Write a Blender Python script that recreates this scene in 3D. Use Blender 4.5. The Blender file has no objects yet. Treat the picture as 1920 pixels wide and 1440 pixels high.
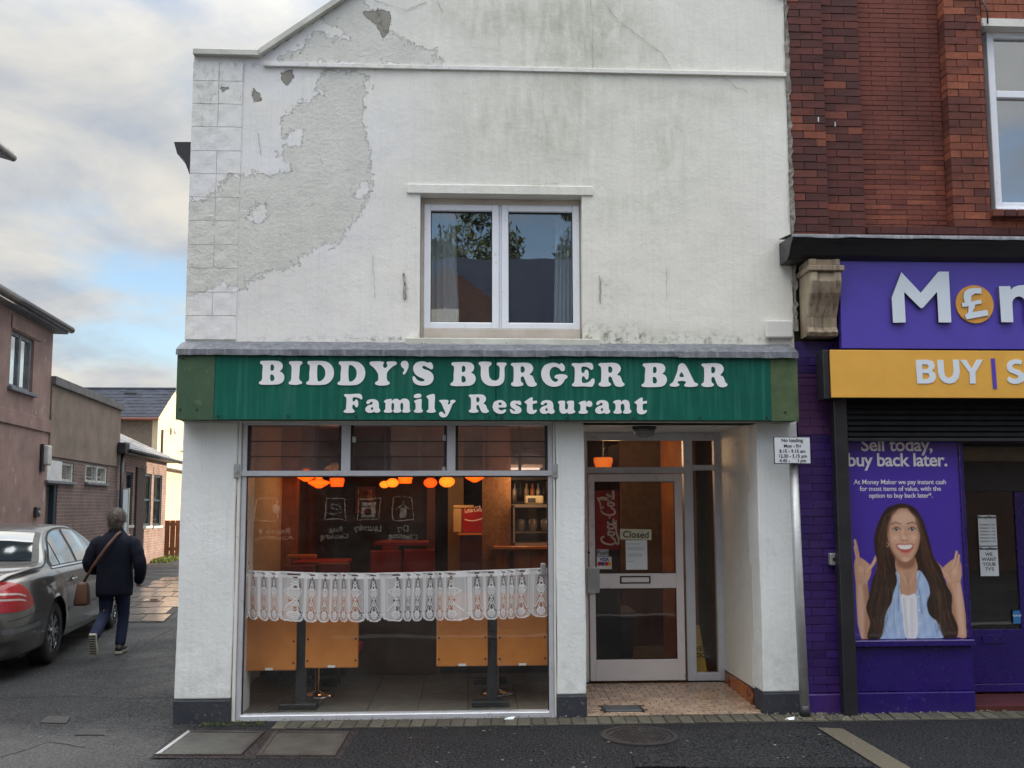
import bpy, bmesh, math, random
import numpy as np
from mathutils import Vector, Matrix
R=math.radians
random.seed(7); rng=np.random.default_rng(7)
S=bpy.context.scene; COL=S.collection
# ------------------------------------------------------------------ camera
FL,CX,CY,D,H=1700.,960.,790.,7.2,1.63
yaw,pit,rol=R(2.73),R(5.38),R(.15)
fw=np.array([math.sin(yaw)*math.cos(pit),math.cos(yaw)*math.cos(pit),math.sin(pit)])
r0=np.array([math.cos(yaw),-math.sin(yaw),0]); u0=np.cross(r0,fw)
rt=r0*math.cos(rol)-u0*math.sin(rol); up=r0*math.sin(rol)+u0*math.cos(rol)
CP=np.array([0,-D,H])
cam=bpy.data.cameras.new('camera'); cam.sensor_width=36; cam.lens=36*FL/1920; cam.shift_y=70/1920
cam.clip_start=.05; cam.clip_end=600
co=bpy.data.objects.new('camera',cam); COL.objects.link(co)
co.matrix_world=Matrix(((rt[0],up[0],-fw[0],CP[0]),(rt[1],up[1],-fw[1],CP[1]),(rt[2],up[2],-fw[2],CP[2]),(0,0,0,1)))
S.camera=co
# ------------------------------------------------------------------ sky, sun, exposure
SUN_AZ,SUN_EL=R(72),R(15)
S.view_settings.view_transform='Standard'; S.view_settings.look='None'; S.view_settings.gamma=1
S.view_settings.use_curve_mapping=False
S.view_settings.exposure=2.33
S.render.engine='CYCLES'; S.cycles.transparent_max_bounces=24; S.cycles.max_bounces=10; S.cycles.use_denoising=True
S.cycles.sample_clamp_indirect=6
W=bpy.data.worlds.new('World'); S.world=W; W.use_nodes=True
def world():
    nt=W.node_tree; N=nt.nodes; L=nt.links
    for n in list(N): N.remove(n)
    def nd(t,**k):
        n=N.new(t)
        for a,b in k.items(): setattr(n,a,b)
        return n
    def mt(op,a,b=None,clamp=False):
        n=nd('ShaderNodeMath',operation=op,use_clamp=clamp)
        for i,v in enumerate((a,b)):
            if v is None: continue
            if isinstance(v,(int,float)): n.inputs[i].default_value=v
            else: L.new(v,n.inputs[i])
        return n.outputs[0]
    out=nd('ShaderNodeOutputWorld'); bg=nd('ShaderNodeBackground')
    sky=nd('ShaderNodeTexSky',sky_type='NISHITA',sun_disc=False,sun_elevation=SUN_EL,sun_rotation=SUN_AZ)
    sky.air_density=1.2; sky.dust_density=.6; sky.ozone_density=2.
    tc=nd('ShaderNodeTexCoord'); sx=nd('ShaderNodeSeparateXYZ'); L.new(tc.outputs['Generated'],sx.inputs[0])
    z=mt('MAXIMUM',sx.outputs[2],0.0)
    zz=mt('ADD',z,.22)
    cx=mt('DIVIDE',sx.outputs[0],zz); cy=mt('DIVIDE',sx.outputs[1],zz)
    cv=nd('ShaderNodeCombineXYZ'); L.new(cx,cv.inputs[0]); L.new(cy,cv.inputs[1])
    def noise(scale,det,rough,off,dist=0.,sc=(1,1,1)):
        mp=nd('ShaderNodeMapping'); L.new(cv.outputs[0],mp.inputs[0]); mp.inputs['Location'].default_value=off; mp.inputs['Scale'].default_value=sc
        n=nd('ShaderNodeTexNoise'); L.new(mp.outputs[0],n.inputs[0]); n.inputs['Scale'].default_value=scale
        n.inputs['Detail'].default_value=det; n.inputs['Roughness'].default_value=rough; n.inputs['Distortion'].default_value=dist
        return n.outputs[0]
    cover=noise(1.5,7,.5,CLOUD_OFF,.25,(1.,.85,1))
    shade=noise(2.6,8,.55,(7.3,2.1,0),.3)
    thin=mt('MULTIPLY',mt('SUBTRACT',.33,z),.10)          # thinner cover low on the horizon
    # the sky clears towards the south-west, the side the upstairs windows reflect
    clr=nd('ShaderNodeMapRange',interpolation_type='SMOOTHSTEP'); L.new(mt('SUBTRACT',mt('MULTIPLY',sx.outputs[1],-1.),mt('MULTIPLY',z,.6)),clr.inputs[0]); clr.inputs[1].default_value=.1; clr.inputs[2].default_value=.8; clr.inputs[4].default_value=.16
    m=nd('ShaderNodeMapRange',interpolation_type='SMOOTHSTEP'); L.new(mt('SUBTRACT',mt('SUBTRACT',cover,thin),clr.outputs[0]),m.inputs[0])
    m.inputs[1].default_value=.34; m.inputs[2].default_value=.50
    rp=nd('ShaderNodeValToRGB'); L.new(shade,rp.inputs[0])
    rp.color_ramp.elements[0].position=.36; rp.color_ramp.elements[0].color=(.60,.66,.75,1)
    rp.color_ramp.elements[1].position=.62; rp.color_ramp.elements[1].color=(1.04,1.0,.91,1)
    zr=nd('ShaderNodeMapRange',interpolation_type='SMOOTHSTEP'); L.new(z,zr.inputs[0]); zr.inputs[1].default_value=.40; zr.inputs[2].default_value=1.; zr.inputs[3].default_value=CLOUD_B; zr.inputs[4].default_value=CLOUD_B+CLOUD_G
    g=zr.outputs[0]     # cloud brightens towards the zenith, well beyond an overcast sky, to lift the facade
    cm=nd('ShaderNodeVectorMath',operation='SCALE'); L.new(rp.outputs[0],cm.inputs[0]); L.new(g,cm.inputs[3])
    sk=nd('ShaderNodeVectorMath',operation='MULTIPLY'); L.new(sky.outputs[0],sk.inputs[0]); sk.inputs[1].default_value=(.46,.45,.475)
    mx=nd('ShaderNodeMix',data_type='RGBA'); L.new(m.outputs[0],mx.inputs[0]); L.new(sk.outputs[0],mx.inputs[6]); L.new(cm.outputs[0],mx.inputs[7])
    L.new(mx.outputs[2],bg.inputs[0]); bg.inputs[1].default_value=.12
    L.new(bg.outputs[0],out.inputs[0])
CLOUD_OFF=(6.3,2.2,0); CLOUD_G=8.6; CLOUD_B=1.32
world()
sl=bpy.data.lights.new('sun','SUN'); sl.energy=2.0; sl.angle=R(.6); sl.color=(1,.86,.66)
so=bpy.data.objects.new('sun',sl); COL.objects.link(so)
sd=Vector((math.sin(SUN_AZ)*math.cos(SUN_EL),math.cos(SUN_AZ)*math.cos(SUN_EL),math.sin(SUN_EL)))
so.rotation_euler=sd.to_track_quat('Z','Y').to_euler()
# ------------------------------------------------------------------ pixel rays onto real planes
def ray(px,py): return fw*FL+rt*(px-CX)+up*(CY-py)
def P(px,py,y=0.):
    d=ray(px,py); p=CP+d*((y+D)/d[1]); return float(p[0]),float(p[2])
def X(px,py,y=0.): return P(px,py,y)[0]
def Z(px,py,y=0.): return P(px,py,y)[1]
def G(px,py,z=0.):
    d=ray(px,py); p=CP+d*((z-H)/d[2]); return float(p[0]),float(p[1])
# ------------------------------------------------------------------ object helpers
def link(o,parent=None):
    COL.objects.link(o)
    if parent is not None: o.parent=parent
    return o
def tag(o,label=None,cat=None,group=None,kind=None):
    if label: o['label']=label
    if cat: o['category']=cat
    if group: o['group']=group
    if kind: o['kind']=kind
    return o
def thing(name,label,cat,loc=(0,0,0),rz=0,group=None):
    o=bpy.data.objects.new(name,None); o.empty_display_size=.1; o.location=loc; o.rotation_euler=(0,0,rz)
    link(o); return tag(o,label,cat,group)
def node(name,parent):
    o=bpy.data.objects.new(name,None); o.empty_display_size=.05; return link(o,parent)
def mk(name,bm,mat,parent=None,smooth=False,recalc=True):
    if recalc: bmesh.ops.recalc_face_normals(bm,faces=bm.faces[:])
    me=bpy.data.meshes.new(name); bm.to_mesh(me); bm.free()
    for m in (mat if isinstance(mat,(list,tuple)) else [mat]): me.materials.append(m)
    if smooth: me.polygons.foreach_set('use_smooth',[True]*len(me.polygons))
    return link(bpy.data.objects.new(name,me),parent)
def box(bm,x0,x1,y0,y1,z0,z1,bev=0.,mi=0):
    v=[bm.verts.new(p) for p in ((x0,y0,z0),(x1,y0,z0),(x1,y1,z0),(x0,y1,z0),(x0,y0,z1),(x1,y0,z1),(x1,y1,z1),(x0,y1,z1))]
    fs=[bm.faces.new([v[i] for i in q]) for q in ((0,3,2,1),(4,5,6,7),(0,1,5,4),(1,2,6,5),(2,3,7,6),(3,0,4,7))]
    for f in fs: f.material_index=mi
    if bev>0:
        es=set(e for f in fs for e in f.edges); bmesh.ops.bevel(bm,geom=list(es),offset=bev,segments=1 if bev<.008 else 2,affect='EDGES',profile=.5)
    return v
def B(name,x,y,z,mat,parent=None,bev=0.):
    bm=bmesh.new(); box(bm,min(x),max(x),min(y),max(y),min(z),max(z),bev); return mk(name,bm,mat,parent)
def BB(name,boxes,mat,parent=None,bev=0.):
    bm=bmesh.new()
    for b in boxes: box(bm,*b,bev)
    return mk(name,bm,mat,parent)
def poly(name,pts,mat,parent=None):
    bm=bmesh.new(); bm.faces.new([bm.verts.new(p) for p in pts]); return mk(name,bm,mat,parent,recalc=False)
def prism(bm,pts,vec):
    a=[bm.verts.new(p) for p in pts]; b=[bm.verts.new((p[0]+vec[0],p[1]+vec[1],p[2]+vec[2])) for p in pts]; n=len(pts)
    bm.faces.new(a); bm.faces.new(b[::-1])
    for i in range(n): bm.faces.new([a[i],b[i],b[(i+1)%n],a[(i+1)%n]])
def tube(bm,pts,r,seg=8,cap=True):
    pts=[Vector(p) for p in pts]; rs=r if isinstance(r,(list,tuple)) else [r]*len(pts); rings=[]
    for i,p in enumerate(pts):
        d=(pts[min(i+1,len(pts)-1)]-pts[max(i-1,0)]).normalized(); a=d.orthogonal().normalized() if i==0 else (a-d*a.dot(d)).normalized(); b=d.cross(a)
        rings.append([bm.verts.new(p+(a*math.cos(2*math.pi*k/seg)+b*math.sin(2*math.pi*k/seg))*rs[i]) for k in range(seg)])
    for A,Bq in zip(rings,rings[1:]):
        for k in range(seg): bm.faces.new([A[k],A[(k+1)%seg],Bq[(k+1)%seg],Bq[k]])
    if cap: bm.faces.new(rings[0][::-1]); bm.faces.new(rings[-1])
def lathe(bm,prof,seg=20,c=(0,0,0),axis='z',cap=True):
    rings=[]
    for r,z in prof:
        ring=[]
        for k in range(seg):
            a=2*math.pi*k/seg; p=(r*math.cos(a),r*math.sin(a),z)
            if axis=='y': p=(p[0],p[2],p[1])
            if axis=='x': p=(p[2],p[0],p[1])
            ring.append(bm.verts.new((p[0]+c[0],p[1]+c[1],p[2]+c[2])))
        rings.append(ring)
    for A,Bq in zip(rings,rings[1:]):
        for k in range(seg): bm.faces.new([A[k],A[(k+1)%seg],Bq[(k+1)%seg],Bq[k]])
    if cap: bm.faces.new(rings[0][::-1]); bm.faces.new(rings[-1])
def copy_tree(o,parent=None,loc=None):
    c=o.copy(); COL.objects.link(c)
    if parent is not None: c.parent=parent
    if loc is not None: c.location=loc
    for ch in [q for q in KIDS.get(o.name,[])]: copy_tree(ch,c)
    return c
KIDS={}
def kids(root):
    KIDS.clear()
    for q in COL.objects:
        if q.parent: KIDS.setdefault(q.parent.name,[]).append(q)
# ------------------------------------------------------------------ materials
class NT:
    def __init__(s,name):
        s.m=bpy.data.materials.new(name); s.m.use_nodes=True; s.t=s.m.node_tree; s.N=s.t.nodes; s.L=s.t.links
        for n in list(s.N): s.N.remove(n)
        s.out=s.N.new('ShaderNodeOutputMaterial'); s.b=s.N.new('ShaderNodeBsdfPrincipled'); s.L.new(s.b.outputs[0],s.out.inputs[0])
        s.geo=s.N.new('ShaderNodeNewGeometry'); s.tc=s.N.new('ShaderNodeTexCoord'); s.pos=s.geo.outputs['Position']
    def inp(s,sock,v):
        if isinstance(v,bpy.types.NodeSocket): s.L.new(v,sock)
        elif isinstance(v,(tuple,list)): sock.default_value=(*v,1) if len(v)==3 and len(sock.default_value)==4 else v
        else: sock.default_value=v
    def math(s,op,a,b=0.,c=None,clamp=False):
        n=s.N.new('ShaderNodeMath'); n.operation=op; n.use_clamp=clamp; s.inp(n.inputs[0],a); s.inp(n.inputs[1],b)
        if c is not None: s.inp(n.inputs[2],c)
        return n.outputs[0]
    def noise(s,scale,det=4,rough=.55,sc=None,off=None,vec=None,col=False,dist=0.):
        v=vec or s.pos
        if sc or off:
            mp=s.N.new('ShaderNodeMapping'); s.L.new(v,mp.inputs[0])
            if sc: mp.inputs['Scale'].default_value=sc
            if off: mp.inputs['Location'].default_value=off
            v=mp.outputs[0]
        n=s.N.new('ShaderNodeTexNoise'); s.L.new(v,n.inputs[0]); n.inputs['Scale'].default_value=scale; n.inputs['Detail'].default_value=det
        n.inputs['Roughness'].default_value=rough; n.inputs['Distortion'].default_value=dist; return n.outputs[1 if col else 0]
    def vor(s,scale,feat='F1',vec=None,out=0):
        n=s.N.new('ShaderNodeTexVoronoi'); n.feature=feat; s.L.new(vec or s.pos,n.inputs[0]); n.inputs['Scale'].default_value=scale; return n.outputs[out]
    def ramp(s,f,stops):
        n=s.N.new('ShaderNodeValToRGB'); s.inp(n.inputs[0],f); cr=n.color_ramp
        while len(cr.elements)<len(stops): cr.elements.new(.5)
        for e,(p,c) in zip(cr.elements,stops): e.position=p; e.color=(*c,1) if not isinstance(c,(int,float)) else (c,c,c,1)
        return n.outputs[0]
    def rng(s,f,a,b,c=0.,d=1.,smooth=False):
        n=s.N.new('ShaderNodeMapRange'); s.inp(n.inputs[0],f)
        if smooth: n.interpolation_type='SMOOTHSTEP'
        for i,v in enumerate((a,b,c,d)): n.inputs[i+1].default_value=v
        return n.outputs[0]
    def mix(s,f,a,b,mode='MIX'):
        n=s.N.new('ShaderNodeMix'); n.data_type='RGBA'; n.blend_type=mode; s.inp(n.inputs[0],f); s.inp(n.inputs[6],a); s.inp(n.inputs[7],b); return n.outputs[2]
    def attr(s,name,o='Fac'):
        n=s.N.new('ShaderNodeAttribute'); n.attribute_name=name; return n.outputs[o]
    def rand(s):
        n=s.N.new('ShaderNodeObjectInfo'); return n.outputs['Random']
    def bump(s,h,st=.3,dist=.01,nrm=None):
        n=s.N.new('ShaderNodeBump'); s.inp(n.inputs['Height'],h); n.inputs['Strength'].default_value=st; n.inputs['Distance'].default_value=dist
        if nrm is not None: s.L.new(nrm,n.inputs['Normal'])
        return n.outputs[0]
    def set(s,col=None,rough=None,nrm=None,metal=None,spec=None,coat=None,**k):
        for nm,v in (('Base Color',col),('Roughness',rough),('Normal',nrm),('Metallic',metal),('Specular IOR Level',spec),('Coat Weight',coat)):
            if v is not None: s.inp(s.b.inputs[nm],v)
        for a,v in k.items(): s.inp(s.b.inputs[a.replace('_',' ')],v)
        return s.m
def M(name,c,c2=None,rough=.6,sc=5,bump=.15,bsc=70,metal=0.,spec=.5,streak=None,coat=0.,rnd=0.,bdist=.004,spots=None,obj=False):
    t=NT(name)
    if obj: t.pos=t.tc.outputs['Object']
    c2=c2 or tuple(v*.78 for v in c)
    col=t.mix(t.rng(t.noise(sc,6,.6),.35,.65),c,c2)
    if streak:
        scol,amt=streak; st=t.noise(1.,5,.6,sc=(26,26,1.3)); col=t.mix(t.math('MULTIPLY',t.rng(st,.48,.72),amt),col,scol)
    if spots:
        scol,amt,ssc=spots; col=t.mix(t.math('MULTIPLY',t.rng(t.noise(ssc,3,.7),.62,.7),amt),col,scol)
    if rnd: col=t.mix(1.,col,t.ramp(t.rand(),[(0,1-rnd),(1,1.+rnd*.6)]),'MULTIPLY')
    f=t.noise(bsc,5,.65)
    r=t.math('ADD',t.math('MULTIPLY',t.math('SUBTRACT',t.noise(sc*2.3,4,.6,off=(3,1,5)),.5),.35),rough,clamp=True)
    return t.set(col,r,t.bump(f,bump,bdist),metal,spec,coat)
def glass(name,refl=1.,tint=(.9,.92,.92),base=.03,dirt=.03,rough=0.):
    t=NT(name); t.N.remove(t.b)
    dp=t.N.new('ShaderNodeVectorMath'); dp.operation='DOT_PRODUCT'; t.L.new(t.geo.outputs['Incoming'],dp.inputs[0]); t.L.new(t.geo.outputs['Normal'],dp.inputs[1])
    fr=t.math('ADD',t.math('MULTIPLY',t.math('POWER',t.math('SUBTRACT',1.,t.math('ABSOLUTE',dp.outputs['Value']),clamp=True),5.),.96),.04)
    f=t.math('ADD',t.math('MULTIPLY',fr,refl),base,clamp=True)
    tr=t.N.new('ShaderNodeBsdfTransparent'); tr.inputs[0].default_value=(*tint,1)
    gl=t.N.new('ShaderNodeBsdfGlossy'); gl.inputs['Roughness'].default_value=rough
    wb=t.bump(t.noise(1.7,2,.5),.25,.006); t.L.new(wb,gl.inputs['Normal'])
    df=t.N.new('ShaderNodeBsdfDiffuse'); df.inputs[0].default_value=(.6,.6,.58,1)
    a=t.N.new('ShaderNodeMixShader'); t.L.new(f,a.inputs[0]); t.L.new(tr.outputs[0],a.inputs[1]); t.L.new(gl.outputs[0],a.inputs[2])
    b=t.N.new('ShaderNodeMixShader'); t.L.new(t.math('MULTIPLY',t.rng(t.noise(3,8,.75),.35,.8),dirt),b.inputs[0]); t.L.new(a.outputs[0],b.inputs[1]); t.L.new(df.outputs[0],b.inputs[2])
    t.L.new(b.outputs[0],t.out.inputs[0]); return t.m
def wall_mat(name,paint=(.86,.845,.785),lower=False):
    t=NT(name)
    big=t.noise(1.1,6,.6); mid=t.noise(5,8,.65); edge=t.math('ADD',t.math('ADD',t.math('MULTIPLY',t.math('SUBTRACT',t.noise(3.4,12,.78),.5),1.35),t.math('MULTIPLY',t.math('SUBTRACT',t.noise(9,6,.7,off=(2,6,1)),.5),.95)),t.math('MULTIPLY',t.math('SUBTRACT',t.noise(21,8,.75,off=(5,0,2)),.5),.33)); fine=t.noise(95,4,.6); rough_n=t.noise(28,6,.7)
    base=t.mix(t.rng(big,.35,.65),paint,tuple(v*k for v,k in zip(paint,(.955,.955,.95))))
    if not lower:
        peel=t.rng(t.math('ADD',t.attr('peel'),t.math('MULTIPLY',edge,.30)),-.002,.004)
        isl=t.rng(t.noise(8,7,.7,off=(8,1,4)),.655,.66); peel=t.math('MULTIPLY',peel,t.math('SUBTRACT',1.,isl)); cool=t.math('MULTIPLY',t.attr('cool'),t.rng(t.noise(1.6,6,.6),.25,.6)); base=t.mix(cool,base,(.76,.765,.80))
        hole=t.rng(t.math('ADD',t.attr('hole'),t.math('MULTIPLY',edge,.10)),-.002,.004)
        rim=t.rng(t.math('ABSOLUTE',t.math('ADD',t.attr('peel'),t.math('MULTIPLY',edge,.30))),.0,.007,1,0)
        pc=t.mix(t.rng(mid,.3,.7),(.72,.715,.68),(.61,.61,.58))
        col=t.mix(peel,base,pc); col=t.mix(t.math('MULTIPLY',rim,t.rng(mid,.42,.62,0,.5)),col,(.36,.35,.32))
        col=t.mix(hole,col,t.mix(mid,(.20,.185,.165),(.32,.30,.27)))
        mo=t.math('MULTIPLY',t.attr('mould'),t.math('ADD',t.math('MULTIPLY',t.rng(t.math('ADD',t.noise(1.,7,.65,sc=(15,15,3.)),t.math('MULTIPLY',mid,.7)),.62,1.05),.62),t.math('MULTIPLY',t.rng(t.noise(2.7,8,.7,off=(3,3,3)),.35,.75),.26)))
        col=t.mix(mo,col,(.36,.38,.27))
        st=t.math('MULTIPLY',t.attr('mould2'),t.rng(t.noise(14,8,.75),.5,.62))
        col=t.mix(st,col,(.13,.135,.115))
        h=t.math('ADD',t.math('MULTIPLY',rough_n,t.math('ADD',t.math('MULTIPLY',peel,.75),.25)),t.math('MULTIPLY',peel,-1.1))
        h=t.math('ADD',h,t.math('MULTIPLY',hole,-2.5)); h=t.math('ADD',h,t.math('MULTIPLY',mid,1.2))
        nr=t.bump(h,1.,.007)
    else:
        col=t.mix(t.math('MULTIPLY',t.rng(t.noise(3.3,8,.75,off=(4,2,9)),.58,.75),.35),base,(.42,.42,.37))
        sp=t.N.new('ShaderNodeSeparateXYZ'); t.L.new(t.pos,sp.inputs[0])
        low=t.math('MULTIPLY',t.rng(sp.outputs[2],.9,.2),t.rng(t.noise(9,8,.75),.42,.7)); col=t.mix(t.math('MULTIPLY',low,.45),col,(.33,.34,.28))
        nr=t.bump(t.math('ADD',t.math('MULTIPLY',rough_n,.8),t.math('MULTIPLY',mid,1.)),.8,.007)
    sx=t.noise(1.,6,.65,sc=(40,40,1.0)); col=t.mix(t.math('MULTIPLY',t.rng(sx,.5,.8),.22),col,(.42,.43,.38)); col=t.mix(t.math('MULTIPLY',t.rng(t.noise(2.1,9,.7,off=(1,8,3)),.45,.72),.16),col,(.50,.50,.47)); col=t.mix(t.rng(t.noise(160,3,.8),.3,.7,0,.12),col,(.4,.4,.38))
    col=t.mix(t.math('MULTIPLY',t.rng(t.noise(33,3,.8,off=(7,7,7)),.70,.76),.5),col,(.2,.2,.17))
    return t.set(col,.72,t.bump(fine,.15,.002,nr),spec=.3)
mWall=wall_mat('painted_render'); mPil=wall_mat('painted_pillar',(.82,.85,.86),lower=True)
mTrim=M('white_trim',(.74,.73,.69),(.66,.65,.61),rough=.6,bump=.3,spots=((.2,.19,.15),.7,9))
mCop=M('coping_paint',(.62,.62,.58),(.45,.45,.41),rough=.7,bump=.5,bsc=40)
mUP=M('white_plastic',(.84,.87,.94),(.80,.83,.90),rough=.32,bump=.04,spots=((.4,.4,.36),.35,12))
mGasket=M('black_gasket',(.02,.02,.02),rough=.5)
mFrame=M('cream_window_board',(.62,.56,.50),(.5,.44,.38),rough=.6,bump=.3)
mAlu=M('silver_coated_aluminium',(.60,.62,.67),(.53,.55,.60),rough=.38,metal=.25,bump=.05,spots=((.25,.24,.22),.3,10))
mAluW=M('pale_door_aluminium',(.74,.70,.70),(.68,.64,.645),rough=.42,metal=.1,bump=.05,spots=((.3,.28,.26),.35,8))
mLead=M('lead_flashing',(.125,.135,.16),(.075,.082,.10),rough=.6,sc=9,bump=.6,bsc=30,streak=((.30,.31,.34),.5),bdist=.008)
mBlackP=M('black_paint',(.014,.015,.019),(.022,.023,.028),rough=.4,bump=.15)
mPlinth=M('dark_blue_plinth_paint',(.022,.027,.040),(.034,.038,.05),rough=.6,bump=.7,bsc=35,spots=((.3,.3,.28),.4,30),bdist=.006)
mSlate=M('roof_slate',(.045,.052,.075),(.075,.08,.10),rough=.45,sc=3,bump=.4,bsc=30,rnd=.25)
mTimber=M('dark_timber',(.07,.035,.02),(.04,.02,.012),rough=.5,bump=.3)
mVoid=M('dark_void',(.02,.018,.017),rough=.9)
mGlassShop=glass('shop_glass',.65,(.985,.985,.98),.006,.022)
mGlassUp=glass('bedroom_glass',2.6,(.85,.88,.9),.10,.03)
mGlassLou=glass('louvre_glass',2.4,(.60,.55,.57),.17,.12)
mGlassDoor=glass('door_glass',.7,(.95,.95,.95),.01,.03)
mChrome=M('chrome',(.65,.66,.68),rough=.15,metal=1,bump=0)
mSteel=M('galvanised_steel',(.50,.51,.53),(.40,.41,.42),rough=.42,metal=.5,bump=.2,spots=((.7,.7,.7),.4,14))
mWhiteP=M('white_letter_vinyl',(.83,.83,.86),(.80,.80,.83),rough=.45,bump=.02)
mPaper=M('white_paper',(.74,.78,.80),(.68,.73,.76),rough=.8,bump=.05)
mInk=M('black_print',(.02,.02,.025),rough=.6,bump=0)
# ------------------------------------------------------------------ signed distance fields for worn paint
def sdf_poly(px,pz,pts):
    d=np.full(px.shape,1e9); ins=np.zeros(px.shape,bool); n=len(pts)
    for i in range(n):
        ax,az=pts[i]; bx,bz=pts[(i+1)%n]; ex,ez=bx-ax,bz-az; wx,wz=px-ax,pz-az
        t=np.clip((wx*ex+wz*ez)/(ex*ex+ez*ez+1e-12),0,1); d=np.minimum(d,(wx-ex*t)**2+(wz-ez*t)**2)
        c=((az>pz)!=(bz>pz))&(px<(bx-ax)*(pz-az)/((bz-az)+1e-12)+ax); ins^=c
    d=np.sqrt(d); return np.where(ins,d,-d)
def PP(l,y=0.): return [P(a,b,y) for a,b in l]
PEEL_A=PP([(605,140),(650,132),(688,140),(690,175),(688,240),(700,300),(695,350),(680,385),(660,420),(640,455),(590,470),(560,480),(550,490),(520,510),(480,520),(450,545),(400,545),(340,560),(340,372),(400,365),(420,345),(450,330),(470,320),(500,330),(548,320),(520,290),(525,250),(535,205),(560,195),(600,180)])
PEEL_B=PP([(500,450),(545,470),(565,495),(540,505),(480,512),(470,470)])
PEEL_C=PP([(590,20),(680,-10),(730,60),(815,100),(835,128),(560,120),(520,110),(600,60),(650,70)])
UN_A=PP([(538,252),(565,243),(568,262),(545,272)]); UN_B=PP([(470,395),(490,388),(500,412),(480,422)]); UN_C=PP([(665,345),(700,338),(690,365),(672,370)])
HOLES=[PP([(524,137),(548,131),(551,145),(540,158),(530,152)]),PP([(470,165),(478,164),(486,188),(478,190)]),PP([(413,165),(432,165),(415,178)]),PP([(680,25),(712,18),(732,25),(735,45),(720,75),(705,45)]),PP([(560,95),(566,96),(563,102)])]
def wall_fields(x,z):
    p=np.maximum(np.maximum(sdf_poly(x,z,PEEL_A),sdf_poly(x,z,PEEL_B)),sdf_poly(x,z,PEEL_C))
    for u in (UN_A,UN_B,UN_C): p=np.minimum(p,-sdf_poly(x,z,u))
    p=np.clip(p-.005,-.4,.4)
    h=np.max([sdf_poly(x,z,q) for q in HOLES],axis=0)
    def g(px,py,sx,sz,a):
        cx,cz=P(px,py); return a*np.exp(-((x-cx)/sx)**2-((z-cz)/sz)**2)
    mo=g(1030,230,.55,.5,.8)+g(1240,250,.2,.5,.5)+g(860,230,.35,.5,.35)+g(1120,60,.5,.4,.9)+g(1160,390,.5,.2,.45)+g(1300,320,.3,.6,.3)+g(930,40,.6,.2,.5)+g(380,180,.35,.4,.35)+g(1380,180,.6,.12,.5)+g(1200,630,1.1,.09,.7)+g(980,20,.9,.5,.4)
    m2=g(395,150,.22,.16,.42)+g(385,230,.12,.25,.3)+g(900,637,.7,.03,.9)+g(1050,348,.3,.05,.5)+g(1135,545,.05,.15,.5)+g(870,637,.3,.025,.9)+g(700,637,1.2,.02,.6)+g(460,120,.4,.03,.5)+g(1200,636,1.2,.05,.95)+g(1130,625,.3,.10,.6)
    cool=np.clip(g(480,330,1.3,2.2,1.2),0,1)
    return dict(cool=cool,peel=p,hole=np.clip(h,-.3,.3),mould=np.clip(mo,0,1),mould2=np.clip(m2,0,1))
def set_fields(me,ox=0,oz=0):
    n=len(me.vertices); c=np.empty(n*3); me.vertices.foreach_get('co',c); c=c.reshape(-1,3)
    for k,v in wall_fields(c[:,0]+ox,c[:,2]+oz).items():
        me.attributes.new(k,'FLOAT','POINT').data.foreach_set('value',v.astype(np.float32))
# ------------------------------------------------------------------ the burger bar building
XL,XR=-2.245,2.655
GB=thing('restaurant_building','white rendered two-storey restaurant with peeling paint, green sign and a gabled top','building')
def gable(x):
    xa=X(487,108); z0=Z(487,108); return z0 if x<xa else min(z0+.735*(x-xa),z0+.735*2.6-.735*max(0,x-xa-2.6))
WX0,WX1=X(787,500),X(1092,500); WZ0,WZ1=Z(940,637),Z(940,366)
ZB=2.30; ZTOPSHOP=2.98
def facade():
    xs=sorted(set([XL,XR,WX0,WX1]+list(np.arange(XL,XR,.026)))); zs=sorted(set([ZB,WZ0,WZ1]+list(np.arange(ZB,7.3,.026))))
    xs=[v for i,v in enumerate(xs) if i==0 or v-xs[i-1]>.004 or v in (XR,WX0,WX1)]
    zs=[v for i,v in enumerate(zs) if i==0 or v-zs[i-1]>.004 or v in (WZ0,WZ1)]
    bm=bmesh.new(); V={}
    ph=rng.uniform(0,6.28,8)
    def disp(x,z): return .0035*math.sin(2.1*x+ph[0]+1.3*z)+.0025*math.sin(3.7*z+ph[1]-1.9*x)+.0012*math.sin(11*x+ph[2])*math.sin(9*z+ph[3])
    def gv(i,j):
        if (i,j) not in V:
            z=min(zs[j],gable(xs[i])); V[i,j]=bm.verts.new((xs[i],disp(xs[i],z),z))
        return V[i,j]
    for i in range(len(xs)-1):
        xm=(xs[i]+xs[i+1])/2
        for j in range(len(zs)-1):
            zm=(zs[j]+zs[j+1])/2
            if zs[j]>=min(gable(xs[i]),gable(xs[i+1])) : continue
            if WX0-.001<xm<WX1 and WZ0<zm<WZ1: continue
            q=[gv(i,j),gv(i+1,j),gv(i+1,j+1),gv(i,j+1)]
            q=[v for k,v in enumerate(q) if all((v.co-w.co).length>1e-5 for w in q[:k])]
            if len(q)>2:
                try: bm.faces.new(q)
                except ValueError: pass
    # thickness back into the building at the outer edges and the window opening
    be=[e for e in bm.edges if len(e.link_faces)==1]
    ret=bmesh.ops.extrude_edge_only(bm,edges=be)
    for v in ret['geom']:
        if isinstance(v,bmesh.types.BMVert): v.co.y=.22
    o=mk('front_wall',bm,mWall,GB,smooth=False)
    set_fields(o.data); return o
facade()
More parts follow.
